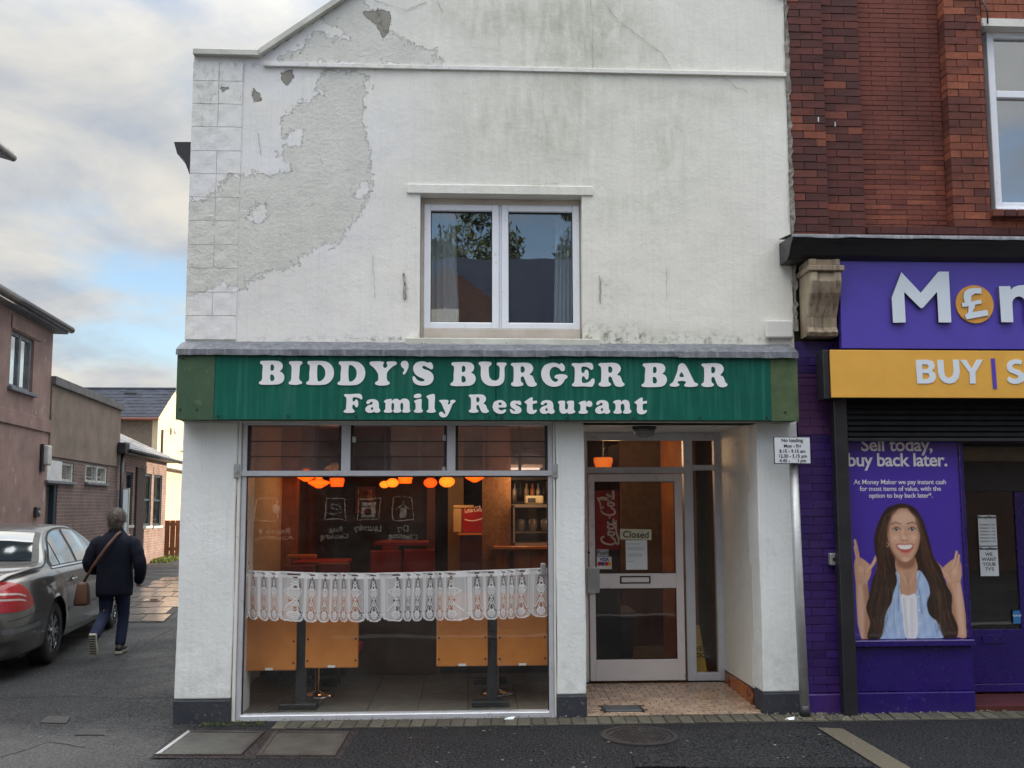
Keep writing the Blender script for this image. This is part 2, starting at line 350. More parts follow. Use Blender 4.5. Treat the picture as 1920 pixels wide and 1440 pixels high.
# body behind the facade, deep enough to shade the alley
BB('side_wall',[(XL,XL+.2,.22,12,0,5.22),(XR-.2,XR,.22,12,3.2,6.2)],mPil,GB)
BB('back_wall',[(XL,XR,12,12.2,0,5.2)],mPil,GB)
B('alley_shade_block',(XL+.3,XR+6),(12.3,22),(0,8.2),mPil,GB)  # unseen block added behind to throw shade on the alley
def roof():
    bm=bmesh.new(); pts=[(XL-.02,.03,5.12),(XR,.03,5.12),(XR,.03,gable(XR)-.1),(X(487,108)+2.6,.03,gable(X(487,108)+2.6)-.1),(X(487,108),.03,gable(X(487,108))-.08)]
    prism(bm,[(p[0],.23,p[2]) for p in pts],(0,12,0)); return mk('roof',bm,mSlate,GB)
roof()
# coping along the parapet and rake, string course
def coping():
    bm=bmesh.new(); xa,za=X(487,108),gable(0*1-1.75)
    xl,xr=X(361,108,-.05),XR
    za=gable(xa)
    box(bm,xl,xa+.01,-.05,.27,za-.005,za+.045,.004)
    o=mk('coping',bm,mCop,GB)
    bm=bmesh.new(); xc=xa+2.6; zc=gable(xc); t=.055
    prism(bm,[(xa,-.05,za-.0),(xa,-.05,za+.05),(xc,-.05,zc+t),(xc,-.05,zc)],(0,.32,0)); mk('coping',bm,mCop,GB)
    bm=bmesh.new(); prism(bm,[(xc,-.05,zc),(xc,-.05,zc+t),(XR,-.05,gable(XR)+t),(XR,-.05,gable(XR))],(0,.32,0)); mk('coping',bm,mCop,GB)
coping()
zs_=Z(980,131)
bm=bmesh.new(); box(bm,X(495,120),XR,-.022,.02,zs_-.02,zs_+.015,.003); mk('string_course',bm,mWall,GB); set_fields(bpy.data.objects['string_course'].data)
# incised quoin blocks
rows=[117,152,195,238,283,326,370,414,459,503,548,592,637]
def quoin(x0,x1,z0,z1):
    bm=bmesh.new(); g=.004; x0+=g/2;x1-=g/2;z0+=g/2;z1-=g/2
    nx=max(3,int((x1-x0)/.03)); nz=max(3,int((z1-z0)/.03)); V=[[bm.verts.new((x0+(x1-x0)*i/nx,-.009-.0015*math.sin(i*.9+z0*9)*math.sin(j*1.1),z0+(z1-z0)*j/nz)) for j in range(nz+1)] for i in range(nx+1)]
    for i in range(nx):
        for j in range(nz): bm.faces.new([V[i][j],V[i+1][j],V[i+1][j+1],V[i][j+1]])
    be=[e for e in bm.edges if len(e.link_faces)==1]; ret=bmesh.ops.extrude_edge_only(bm,edges=be)
    for v in ret['geom']:
        if isinstance(v,bmesh.types.BMVert): v.co.y=.01
    o=mk('quoin_block',bm,mWall,GB); set_fields(o.data)
xq0=XL-.004; xqs,xql=X(404,400),X(449,400)
for i in range(12):
    z1,z0=Z(380,rows[i]),Z(380,rows[i+1])
    if i in (3,9,11): quoin(xq0,xql,z0,z1)
    else: quoin(xq0,xqs,z0,z1); quoin(xqs,xql,z0,z1)
# cracks and old fixing scars: thin jittered grooves
mCrack=M('crack_dirt',(.26,.26,.22),(.48,.48,.43),rough=.9,bump=0)
def crack(pts,w=.004,nm='crack'):
    P2=[Vector((*P(a,b),0)) for a,b in pts]; P2=[Vector((p[0],0,p[1])) for p in P2]; out=[]
    for a,b in zip(P2,P2[1:]):
        n=max(2,int((b-a).length/.03))
        for k in range(n): q=a.lerp(b,k/n); out.append(q+Vector((random.uniform(-.006,.006),0,random.uniform(-.006,.006))))
    out.append(P2[-1]); bm=bmesh.new(); prev=None
    for k,q in enumerate(out):
        d=(out[min(k+1,len(out)-1)]-out[max(k-1,0)]).normalized(); s=Vector((-d.z,0,d.x))*w*random.uniform(.25,.75)
        a=bm.verts.new((q.x+s.x,-.0085,q.z+s.z)); b=bm.verts.new((q.x-s.x,-.0085,q.z-s.z))
        if prev: bm.faces.new([prev[0],prev[1],b,a])
        prev=(a,b)
    mk(nm,bm,mCrack,GB,recalc=False)
for c in ([(1130,0),(1160,40),(1200,70),(1240,100),(1262,138)],[(1108,0),(1112,70),(1110,138)],[(700,0),(760,20),(800,5)],[(1350,140),(1380,165),(1400,172)],[(460,120),(455,150),(450,195)],
    [(404,205),(406,235)],[(423,205),(428,222),(426,238)],[(484,250),(489,290)],[(820,0),(830,22)],[(366,118),(380,130),(395,125),(404,140)],[(372,190),(385,170),(398,180),(392,200)],[(1250,500),(1250,560)],[(700,480),(703,560)],[(1130,520),(1124,535)]):
    crack(c)
for c in ([(757,512),(758,562)],[(759,512),(760,562)],[(1124,517),(1126,570)]): crack(c,.012)
# ------------------------------------------------------------------ bedroom window
def window_up():
    n=node('bedroom_window',GB); yf=.11
    x0,x1=X(795,500,yf),X(1086,500,yf); z0,z1=Z(940,618,yf),Z(940,386,yf); xm=X(938,500,yf)
    BB('window_board',[(WX0+.002,x0-.0,yf-.01,yf+.08,WZ0,WZ1),(x1,WX1-.002,yf-.01,yf+.08,WZ0,WZ1),(x0,x1,yf-.012,yf+.08,z1,WZ1),(x0,x1,yf-.03,yf+.08,WZ0,z0)],mFrame,n,.003)
    for a,b in ((x0,xm-.012),(xm+.012,x1)):
        w=.055
        for (fx0,fx1,fz0,fz1) in ((a,a+w,z0,z1),(b-w,b,z0,z1)):
            B('sash',(fx0,fx1),(yf-.025,yf+.05),(fz0,fz1),mUP,n,.006)
        for (fz0,fz1) in ((z0,z0+w),(z1-w,z1)): B('sash',(a+w-.001,b-w+.001),(yf-.024,yf+.05),(fz0+.001,fz1-.001),mUP,n,.006)
        gx0,gx1,gz0,gz1=a+w,b-w,z0+w,z1-w
        BB('gasket',[(gx0,gx0+.006,yf,yf+.01,gz0,gz1),(gx1-.006,gx1,yf,yf+.01,gz0,gz1),(gx0,gx1,yf,yf+.01,gz0,gz0+.006),(gx0,gx1,yf,yf+.01,gz1-.006,gz1)],mGasket,n)
        B('pane',(gx0,gx1),(yf+.012,yf+.02),(gz0,gz1),mGlassUp,n)
    B('mullion',(xm-.012,xm+.012),(yf-.005,yf+.05),(z0,z1),mUP,n,.004)
    # sill, hood moulding
    xs0,xs1=X(760,640,-.06),X(1124,640,-.06)
    B('sill',(xs0,xs1),(-.07,yf),(Z(940,648,-.06),WZ0),mTrimD,GB,.008)
    bm=bmesh.new(); box(bm,X(763,362,-.014),X(1112,362,-.014),-.014,.010,Z(940,364,-.014),Z(940,347,-.014),.004); lt=mk('lintel',bm,mWall,GB); set_fields(lt.data)
    # curtains and dark room behind
    mC=M('grey_net_curtain',(.88,.92,.93),(.80,.85,.87),rough=.9,bump=.1)
    for nm,px0,px1,top in (('curtain',800,862,0),('curtain',1037,1075,0)):
        bm=bmesh.new(); xa,xb=X(px0,500,.3),X(px1,500,.3); N=28; za,zb=Z(900,622,.3),Z(900,370,.3); prev=None
        for k in range(N+1):
            f=k/N; sh=-.045 if px0<900 else .03
            x=xa+(xb-xa)*f; y=.30+.025*math.sin(k*1.15); a=bm.verts.new((x+(sh if f>.5 and px0<900 else 0)*0,y,za)); b=bm.verts.new((x+sh*f if px0<900 else x+sh*(1-f),y,zb))
            if prev: bm.faces.new([prev[0],a,b,prev[1]])
            prev=(a,b)
        o=mk(nm,bm,mC,n,True)
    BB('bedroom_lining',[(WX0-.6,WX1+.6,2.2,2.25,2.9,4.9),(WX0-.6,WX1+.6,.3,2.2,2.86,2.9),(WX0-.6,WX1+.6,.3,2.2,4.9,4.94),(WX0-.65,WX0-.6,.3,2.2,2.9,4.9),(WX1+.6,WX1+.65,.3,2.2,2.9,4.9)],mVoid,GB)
mTrimD=M('mouldy_sill_paint',(.66,.66,.60),(.50,.50,.44),rough=.75,bump=.6,bsc=40,spots=((.06,.06,.05),.9,16))
window_up()
# alarm / vent box low on the right of the wall
B('wall_vent_box',(X(1437,617,-.05),X(1488,617,-.05)),(-.05,-.006),(Z(1460,633,-.05),Z(1460,600,-.05)),mTrim,GB,.012)
# gutter hopper end poking past the left corner
bm=bmesh.new(); y=.5; pts=[P(326,266,y),(X(362,266,y),Z(362,266,y)),P(362,345,y),P(352,318,y),P(345,300,y),P(332,288,y)]
prism(bm,[(p[0],y,p[1]) for p in pts],(0,2.2,0)); mk('gutter',bm,mBlackP,GB)
# ------------------------------------------------------------------ pillars, beam, plinths
def pillar(name,xa,xb,ya,yb,z0,z1,m,sub=.05):
    bm=bmesh.new(); box(bm,xa,xb,ya,yb,z0,z1,.012)
    bmesh.ops.subdivide_edges(bm,edges=[e for e in bm.edges if e.calc_length()>.12 and abs(e.verts[0].co.z-e.verts[1].co.z)>.5],cuts=40,use_grid_fill=True)
    for v in bm.verts: v.co.x+=.003*math.sin(v.co.z*5+xa*7)+random.uniform(-.0012,.0012); v.co.y+=.003*math.sin(v.co.z*6.3+xb*5)
    return mk(name,bm,m,GB)
PW=[(XL+.004,X(445,790+0)),(X(1043,900),X(1097,1000)),(2.30,X(1497,950))]
PW=[(XL+.006,X(440,1050)-.0),(X(1043,1050),X(1097,1050)),(2.315,X(1501,1050))]
zpl=Z(1075,1302)
pillar('pillar',PW[0][0],PW[0][1],-.012,.22,zpl,ZB,mPil); pillar('pillar',PW[1][0],PW[1][1],-.012,.16,zpl,ZB,mPil); pillar('pillar',PW[2][0],PW[2][1],-.012,.27,zpl,ZB,mPil)
for a,b in PW: pillar('plinth',a-.004,b+.004,-.02,.21,-.02,zpl-.003,mPlinth)
# ------------------------------------------------------------------ lead flashing, each length lapping the next
for i,(a,b) in enumerate(((332,528),(526,762),(760,1030),(1028,1128),(1126,1272),(1270,1494))):
    xa,xb=X(a,655,-.2),X(b,655,-.2); zt=Z(900,641,0)-.01; zf=Z(900,657,-.22); zb=Z(900,668,-.22)+random.uniform(-.004,.004); dy=.003*(i%2)
    bm=bmesh.new(); N=max(4,int((xb-xa)/.06)); prev=None
    for k in range(N+1):
        x=xa+(xb-xa)*k/N; j=lambda s:random.uniform(-s,s)
        r=[bm.verts.new(p) for p in ((x,-.006-dy,zt+j(.002)),(x,-.12-dy,(zt+zf)/2+.01+j(.004)),(x,-.222-dy+j(.002),zf+j(.002)),(x,-.228-dy+j(.003),zb+j(.003)),(x,-.222-dy,zb))]
        if prev:
            for q in range(4): bm.faces.new([prev[q],prev[q+1],r[q+1],r[q]])
        prev=r
    mk('lead_flashing',bm,mLead,GB,False,recalc=True)
# ------------------------------------------------------------------ green fascia sign
SG=thing('fascia_sign','long green shop sign with white serif letters reading BIDDY’S BURGER BAR Family Restaurant','sign')
YF=-.2
mGreen=M('weathered_green_board',(.002,.112,.080),(.003,.090,.068),rough=.5,sc=2.2,bump=.25,bsc=40,streak=((.035,.17,.13),.7),spec=.22)
mGreenEnd=M('mossy_green_board',(.035,.085,.045),(.05,.10,.05),rough=.7,sc=8,bump=.5,bsc=25,spots=((.13,.16,.10),.5,6))
mGreenEndR=M('algae_stained_green_board',(.045,.085,.035),(.085,.125,.055),rough=.7,sc=8,bump=.5,bsc=25,spots=((.015,.035,.02),.8,7))
zf0,zf1=Z(900,787,YF),Z(900,663,YF)
xf=[X(331,730,YF),X(402,730,YF),X(930,730,YF),X(1445,730,YF),X(1496,730,YF)]
B('green_panel',(xf[1],xf[2]-.003),(YF,YF+.012),(zf0,zf1+.02),mGreen,SG); B('green_panel',(xf[2]+.003,xf[3]),(YF,YF+.012),(zf0,zf1+.02),mGreen,SG)
B('end_panel',(xf[0],xf[1]-.001),(YF-.004,YF+.012),(zf0-.004,zf1+.02),mGreenEnd,SG); B('end_panel',(xf[3]+.001,xf[4]),(YF-.003,YF+.012),(zf0-.004,zf1+.02),mGreenEndR,SG)
BB('sign_carcass',[(xf[0],xf[0]+.01,YF+.013,-.004,zf0,zf1),(xf[4]-.01,xf[4],YF+.013,-.004,zf0,zf1),(xf[0]+.01,xf[4]-.01,YF+.02,-.02,zf0+.005,zf0+.025)],mGreenEnd,SG)
for px,py in ((338,768),(370,768),(409,780),(540,780),(668,780),(793,781),(918,782),(941,783),(1064,783),(1188,783),(1312,783),(1438,783),(1472,773),(344,672),(530,672)):
    x,z=P(px,py,YF); bm=bmesh.new(); lathe(bm,[(.009,-.008),(.009,0)],8,(x,YF-.001,z),'y'); mk('screw',bm,mInk,SG)
def smooth_closed(p,n=5):
    p=[Vector(q) for q in p]; out=[]; N=len(p)
    for i in range(N):
        a,b,c,d=p[i-1],p[i],p[(i+1)%N],p[(i+2)%N]
        # centripetal Catmull-Rom keeps tight corners from overshooting
        t0=0; t1=t0+max((b-a).length,1e-4)**.5; t2=t1+max((c-b).length,1e-4)**.5; t3=t2+max((d-c).length,1e-4)**.5
        for k in range(n):
            t=t1+(t2-t1)*k/n
            A1=a*((t1-t)/(t1-t0))+b*((t-t0)/(t1-t0)); A2=b*((t2-t)/(t2-t1))+c*((t-t1)/(t2-t1)); A3=c*((t3-t)/(t3-t2))+d*((t-t2)/(t3-t2))
            B1=A1*((t2-t)/(t2-t0))+A2*((t-t0)/(t2-t0)); B2=A2*((t3-t)/(t3-t1))+A3*((t-t1)/(t3-t1))
            out.append(B1*((t2-t)/(t2-t1))+B2*((t-t1)/(t2-t1)))
    return out
def flat_shape(name,loops,mat,parent,y,ext=.003,xform=None):
    """closed outlines (x,z) filled in the plane y, with real thickness"""
    cu=bpy.data.curves.new(name,'CURVE'); cu.dimensions='2D'; cu.fill_mode='BOTH'; cu.extrude=ext
    for lp in loops:
        sp=cu.splines.new('POLY'); sp.points.add(len(lp)-1); sp.use_cyclic_u=True
        for q,p in zip(sp.points,lp): q.co=(p[0],p[1],0,1)
    o=bpy.data.objects.new(name,cu); COL.objects.link(o); dg=bpy.context.evaluated_depsgraph_get()
    me=bpy.data.meshes.new_from_object(o.evaluated_get(dg)); bpy.data.objects.remove(o); bpy.data.curves.remove(cu)
    me.transform(Matrix(((1,0,0,0),(0,0,-1,y-ext),(0,1,0,0),(0,0,0,1)))); me.materials.clear()
    for m in (mat if isinstance(mat,(list,tuple)) else [mat]): me.materials.append(m)
    if isinstance(mat,(list,tuple)) and len(mat)>1:
        for p in me.polygons: p.material_index=0 if abs(p.normal.y)>.7 else 1
    me.name=name; ob=bpy.data.objects.new(name,me); return link(ob,parent)
GL={
'B':(((62,118),(75,96),(110,93),(310,93),(365,108),(398,150),(398,195),(385,225),(358,248),(395,272),(422,315),(422,365),(395,415),(345,442),(300,448),(75,447),(48,435),(48,412),(75,395),(90,370),(95,270),(102,180),(97,160),(85,145),(65,135)),((222,155),(235,147),(255,150),(270,175),(272,205),(262,232),(240,243),(222,240)),((218,300),(235,297),(258,308),(276,345),(274,375),(258,393),(235,397),(218,388))),
'I':(((495,130),(505,103),(560,97),(640,97),(690,103),(698,128),(685,145),(662,165),(658,200),(650,300),(648,365),(665,390),(690,412),(685,435),(640,448),(600,454),(540,450),(495,440),(492,415),(515,395),(528,370),(530,330),(535,200),(530,170),(515,150)),),
'D':(((770,122),(785,97),(830,95),(1000,96),(1080,115),(1140,170),(1168,250),(1160,330),(1120,400),(1060,440),(1000,452),(780,450),(755,438),(758,412),(785,395),(798,365),(800,280),(808,200),(805,165),(795,150),(775,135)),((928,155),(945,150),(985,165),(1025,210),(1040,260),(1035,320),(1010,365),(970,395),(940,400),(926,390))),
'Y':(((-58,130),(-45,108),(0,100),(110,100),(150,108),(162,120),(148,145),(148,180),(165,198),(185,198),(205,182),(210,155),(198,130),(205,108),(250,102),(330,104),(352,122),(345,148),(300,172),(250,215),(212,262),(202,300),(205,370),(220,398),(242,412),(240,440),(200,458),(130,464),(60,458),(28,440),(28,418),(55,400),(70,385),(75,340),(70,290),(40,235),(0,190),(-40,158)),),
"'":(((412,145),(425,108),(460,92),(500,98),(525,130),(527,180),(510,230),(485,275),(465,297),(445,292),(442,275),(458,245),(460,215),(430,190)),),
'S':(((598,210),(610,160),(650,118),(710,102),(770,104),(820,122),(845,113),(875,125),(897,180),(890,212),(868,220),(845,208),(800,185),(765,168),(738,175),(735,195),(755,215),(830,240),(885,285),(904,340),(890,400),(840,448),(750,465),(670,455),(615,425),(590,375),(590,335),(605,322),(625,335),(650,370),(690,395),(735,400),(765,392),(765,372),(740,358),(670,325),(620,280)),),
'U':(((1578,135),(1590,112),(1640,105),(1720,106),(1765,115),(1775,140),(1755,165),(1735,185),(1735,290),(1745,340),(1780,378),(1820,390),(1860,380),(1888,345),(1893,290),(1893,190),(1880,172),(1855,155),(1848,135),(1870,120),(1930,118),(1985,122),(2000,140),(1985,165),(1970,185),(1968,340),(1950,410),(1900,455),(1835,470),(1740,465),(1680,440),(1630,385),(1612,310),(1612,190),(1605,170)),),
'R':(((303,140),(325,124),(370,124),(540,122),(600,140),(635,190),(632,235),(605,275),(585,298),(625,320),(650,370),(665,410),(690,432),(690,455),(650,478),(600,480),(560,465),(535,430),(515,380),(495,335),(475,325),(455,340),(452,380),(460,410),(485,430),(488,455),(460,470),(390,478),(330,470),(305,450),(310,425),(335,410),(342,380),(342,200),(330,175),(308,160)),((455,180),(480,175),(505,195),(512,225),(500,260),(475,272),(455,262))),
'G':(((758,300),(765,235),(800,170),(860,135),(940,122),(1000,130),(1030,145),(1060,127),(1090,145),(1112,190),(1105,235),(1080,250),(1055,240),(1030,210),(990,188),(945,185),(905,210),(885,265),(888,320),(910,370),(950,405),(990,405),(1010,380),(995,360),(965,352),(958,325),(980,305),(1050,293),(1120,300),(1153,325),(1145,350),(1115,370),(1095,410),(1050,455),(980,480),(900,475),(830,440),(780,380)),),
'E':(((1213,145),(1230,128),(1330,130),(1500,122),(1525,140),(1538,190),(1530,220),(1508,228),(1485,210),(1440,185),(1375,180),(1362,195),(1362,255),(1380,275),(1405,265),(1415,235),(1440,225),(1462,245),(1470,300),(1462,355),(1440,375),(1422,360),(1405,330),(1380,325),(1368,345),(1370,410),(1385,425),(1440,422),(1490,395),(1520,360),(1550,360),(1560,400),(1545,450),(1525,478),(1400,475),(1240,475),(1218,460),(1230,435),(1250,415),(1258,370),(1258,210),(1245,180),(1220,162)),),
'A':(((928,450),(945,432),(975,410),(1010,330),(1040,250),(1055,170),(1075,140),(1105,128),(1140,135),(1175,175),(1220,260),(1270,360),(1300,415),(1345,435),(1345,462),(1310,478),(1220,485),(1160,478),(1143,465),(1150,445),(1168,425),(1165,405),(1130,395),(1080,396),(1045,405),(1045,425),(1068,440),(1068,460),(1030,478),(960,478),(930,468)),((1070,325),(1085,280),(1102,262),(1120,285),(1140,325),(1125,335),(1085,335))),
'F':(((1320,608),(1335,593),(1400,593),(1560,590),(1585,610),(1595,640),(1590,668),(1572,672),(1550,655),(1500,640),(1460,642),(1450,655),(1450,690),(1465,705),(1480,695),(1500,672),(1520,680),(1533,720),(1530,770),(1512,792),(1495,785),(1475,755),(1455,750),(1445,775),(1448,810),(1470,832),(1482,850),(1465,868),(1400,873),(1335,870),(1312,855),(1325,835),(1348,820),(1352,780),(1358,680),(1350,640),(1330,625)),),
'a':(((1655,715),(1680,682),(1730,668),(1790,672),(1830,700),(1843,750),(1845,800),(1862,825),(1862,848),(1830,872),(1795,870),(1770,858),(1745,868),(1690,872),(1650,850),(1640,815),(1660,780),(1700,755),(1745,742),(1748,715),(1735,705),(1715,715),(1690,738),(1665,738)),((1725,800),(1742,785),(1755,795),(1755,820),(1742,832),(1725,820))),
'm':(((160,700),(185,678),(250,665),(272,665),(275,690),(310,668),(360,662),(395,685),(440,662),(495,662),(535,690),(545,740),(545,810),(555,845),(535,865),(480,872),(440,862),(435,840),(447,815),(447,750),(435,725),(415,725),(407,750),(408,810),(420,845),(400,865),(350,872),(310,865),(297,845),(310,815),(310,750),(298,725),(280,730),(272,760),(272,815),(285,845),(270,865),(210,872),(165,862),(158,845),(178,820),(182,750),(182,725),(165,715)),),
'i':(((610,640),(615,605),(660,587),(705,590),(722,610),(715,635),(680,648),(635,650)),((610,700),(640,680),(720,665),(725,680),(725,810),(745,845),(725,865),(670,872),(620,865),(605,845),(630,820),(632,745),(625,720))),
'l':(((797,630),(820,610),(900,590),(920,600),(920,810),(938,850),(915,867),(860,872),(810,865),(797,848),(825,820),(828,740),(825,670),(810,650)),),
'y':(((985,695),(1000,682),(1060,677),(1120,683),(1130,700),(1118,725),(1125,745),(1140,742),(1155,720),(1152,695),(1170,682),(1215,680),(1235,695),(1220,715),(1190,740),(1165,800),(1135,870),(1105,920),(1060,942),(1015,932),(988,905),(990,870),(1015,857),(1045,865),(1060,890),(1078,885),(1075,855),(1050,800),(1025,740),(1005,712)),),
'e':(((30,770),(50,715),(95,688),(160,683),(215,712),(240,765),(225,790),(130,792),(118,800),(130,825),(170,838),(215,818),(232,835),(215,868),(165,887),(100,880),(50,845),(32,800)),((118,750),(125,725),(145,717),(162,730),(165,750),(140,755))),
's':(((293,745),(310,705),(360,687),(400,695),(430,690),(450,705),(458,745),(440,757),(410,745),(385,735),(375,742),(385,758),(430,780),(460,820),(455,860),(420,882),(350,887),(305,870),(288,830),(295,815),(320,825),(345,845),(362,845),(362,830),(345,815),(305,785)),),
't':(((505,712),(530,690),(610,640),(630,645),(630,690),(650,695),(690,690),(692,725),(650,733),(632,745),(632,810),(645,835),(675,825),(692,830),(685,860),(650,885),(600,890),(555,870),(543,830),(543,745),(525,730)),),
'u':(((1008,715),(1025,697),(1080,690),(1112,695),(1115,740),(1115,800),(1128,822),(1150,818),(1158,795),(1158,745),(1142,720),(1150,700),(1210,690),(1245,697),(1250,750),(1250,825),(1270,855),(1250,875),(1190,887),(1160,885),(1155,868),(1120,882),(1075,885),(1042,860),(1030,815),(1030,745)),),
'r':(((1320,730),(1350,705),(1410,692),(1430,700),(1435,730),(1445,705),(1475,692),(1510,705),(1525,745),(1505,780),(1465,782),(1440,768),(1432,785),(1432,825),(1460,855),(1445,878),(1390,887),(1330,880),(1318,860),(1342,835),(1345,760),(1335,742)),),
'n':(((75,715),(100,690),(170,680),(192,685),(195,710),(225,685),(270,678),(310,700),(325,745),(328,815),(352,850),(335,875),(280,886),(235,878),(225,860),(245,830),(245,770),(230,740),(205,738),(192,760),(192,825),(208,860),(190,880),(130,886),(90,878),(82,858),(108,828),(112,755),(98,732)),)}
# glyph, source column of its outline, own column on the board, offset, scale
PL=[('B',480,480,0,0,1),('I',480,480,0,0,1),('D',480,480,0,0,1),('D',480,480,470,5,1),('Y',700,700,0,0,1),("'",700,700,0,0,1),('S',700,700,0,0,1),('B',700,700,1110,20,1),('U',700,700,0,0,1),('R',920,920,0,0,1),('G',920,920,0,0,1),('E',920,920,0,0,1),('R',920,920,1314,2,1),('B',1140,1140,458,36,1),('A',1140,1140,0,0,1),('R',1140,1140,1098,8,1),
('F',480,480,0,0,1),('a',480,480,0,0,1),('m',700,700,0,0,1),('i',700,700,0,0,1),('l',700,700,0,0,1),('y',700,700,0,0,1),('R',700,700,1197,503,.775),('e',920,920,0,0,1),('s',920,920,0,0,1),('t',920,920,0,0,1),('a',920,920,-903,15,1),('u',920,920,0,0,1),('r',920,920,0,0,1),('a',920,920,-72,15,1),('n',1140,1140,0,0,1),('t',1140,1140,-110,4,1)]
for ch,sc,dc,ox,oy,s in PL:
    loops=[]
    for lp in GL[ch]:
        q=[P(dc+(a*s+ox)/8,665+(b*s+oy)/8,YF-.004) for a,b in lp]; loops.append(smooth_closed([(a,b,0) for a,b in q]))
    flat_shape('letter',loops,mWhiteP,SG,YF-.001,.0025)
# ------------------------------------------------------------------ shop window
YW=.05
SW=node('shop_window',GB)
xw0,xw1=X(450,1070,YW),X(1037,1070,YW); zs0,zs1=Z(740,1347,YW),Z(740,793,YW); zt0,zt1=Z(740,893,YW),Z(740,883,YW)
ztop=Z(740,798,YW)
B('white_jamb',(PW[0][1]+.004,xw0-.002),(0,.14),(0,ZB),mTrim,SW,.003); B('white_jamb',(xw1+.002,PW[1][0]-.004),(0,.14),(0,ZB),mTrim,SW,.003)
xj=.038
for a,b in ((xw0,xw0+xj),(xw1-xj,xw1)): B('frame_post',(a,b),(YW-.03,YW+.05),(zs0,ztop),mAlu,SW,.004)
B('sill_rail',(xw0+xj-.001,xw1-xj+.001),(YW-.05,YW+.05),(zs0,zs0+.045),mAlu,SW,.005)
B('sill_rail',(xw0-.03,xw1+.03),(YW-.09,YW+.05),(zs0-.05,zs0-.002),mTrim,SW,.006)
B('transom',(xw0-.03,xw1+.03),(YW-.045,YW+.05),(zt0,zt1),mAlu,SW,.004)
B('head_rail',(xw0,xw1),(YW-.04,YW+.05),(ztop,ztop+.03),mAlu,SW,.004)
for px in (444,1041):
    x,z=P(px,883,YW-.06); bm=bmesh.new(); box(bm,x-.022,x+.022,YW-.07,YW-.055,z-.055,z+.055,.004); lathe(bm,[(.012,0),(.012,.012)],10,(x,YW-.084,z-.005),'y'); mk('lock_plate',bm,mSteel,SW,)
mul=[(641,658),(838,854)]
for a,b in mul:
    B('mullion',(X(a,840,YW),X(b,840,YW)),(YW-.035,YW+.05),(zt1,ztop),mAlu,SW,.004)
cells=[(xw0+xj,X(641,840,YW)),(X(658,840,YW),X(838,840,YW)),(X(854,840,YW),xw1-xj)]
mBar=M('pale_louvre_bar',(.50,.52,.55),rough=.5)
for ci,(a,b) in enumerate(cells):
    h=(ztop-zt1)/3
    B('channel',(a,a+.022),(YW-.01,YW+.04),(zt1,ztop),mGasket,SW); B('channel',(b-.022,b),(YW-.01,YW+.04),(zt1,ztop),mGasket,SW)
    for k in range(3):
        z0=zt1+h*k; bm=bmesh.new()
        prism(bm,[(a+.022,YW-.005,z0-.006),(a+.022,YW+.0,z0-.008),(a+.022,YW+.003,z0+h-.002),(a+.022,YW-.002,z0+h)],(b-a-.044,0,0)); mk('louvre_pane',bm,mGlassLou,SW)
        if k: BB('louvre_edge',[(a+.022,b-.022,YW-.018,YW-.013,z0-.009,z0-.004)],mGasket,SW)
    for f in (.345,.705):
        B('security_bar',(a+(b-a)*f-.012,a+(b-a)*f+.012),(YW+.10,YW+.115),(zt1-.0,ztop),mBar,SW)
for px,py in ((664,823),(833,820),(832,880)):
    x,z=P(px,py,YW-.02); B('louvre_clip',(x-.014,x+.014),(YW-.03,YW-.012),(z-.03,z+.02),mSteel,SW,.005)
B('pane',(xw0+xj,xw1-xj),(YW,YW+.006),(zs0+.045,zt0),mGlassShop,SW)
BB('gasket',[(xw0+xj,xw0+xj+.007,YW-.006,YW+.012,zs0+.045,zt0),(xw1-xj-.007,xw1-xj,YW-.006,YW+.012,zs0+.045,zt0),(xw0+xj,xw1-xj,YW-.006,YW+.012,zt0-.008,zt0)],mGasket,SW)
# inner return frame (gives the depth at each side)
BB('inner_reveal',[(PW[0][1]+.004,xw0+.012,.141,.42,0,2.3),(xw1+.004,PW[1][1]-.02,.141,.30,0,2.3)],mTrim,SW)
# ------------------------------------------------------------------ shop interior
mWallpap=M('cream_wallpaper',(.42,.38,.30),(.36,.32,.25),rough=.85,sc=14,bump=.3)
mBrickTile=M('red_brick_tile_wall',(.16,.045,.035),(.10,.03,.022),rough=.6)
mBrown=M('brown_wall_panel',(.085,.050,.034),(.06,.035,.024),rough=.6)
mDado=M('black_dado',(.018,.014,.015),rough=.5)
mRed=M('red_vinyl',(.30,.022,.018),(.22,.016,.012),rough=.4)
mWood=M('orange_wood',(.62,.235,.05),(.54,.195,.04),rough=.38,sc=9,bump=.05,coat=.3)
mWoodL=M('varnished_wood',(.30,.115,.032),(.2,.07,.02),rough=.4,streak=((.12,.04,.012),.7))
mFloorT=M('grey_floor_tile',(.15,.15,.13),(.12,.12,.105),rough=.35,sc=4,bump=.1,rnd=.12)
mGrout=M('dark_grout',(.05,.045,.04),rough=.9)
mMottle=M('mottled_pillar_paper',(.22,.13,.07),(.33,.22,.12),rough=.8,sc=24,bump=.4,spots=((.5,.4,.25),.7,45))
mCream=M('cream_paint',(.50,.42,.24),(.42,.34,.19),rough=.6)
mCokeR=M('red_enamel',(.36,.006,.012),(.28,.005,.01),rough=.35,bump=0)
mDarkM=M('black_metal',(.018,.019,.024),(.025,.026,.03),rough=.45,bump=.15)
xi0,xi1,yb=-2.02,2.5,9.0
B('shop_wall',(xi0-.02,xi0),(.42,2.8),(0,2.7),mWallpap,GB); B('shop_wall',(xi0-.02,xi0),(2.8,yb),(0,2.7),mBrown,GB)
B('shop_wall',(xi1,xi1+.04),(.3,yb),(0,2.7),mWoodL,GB)
B('shop_wall',(xi0,xi1),(yb,yb+.04),(0,2.7),mBrown,GB)
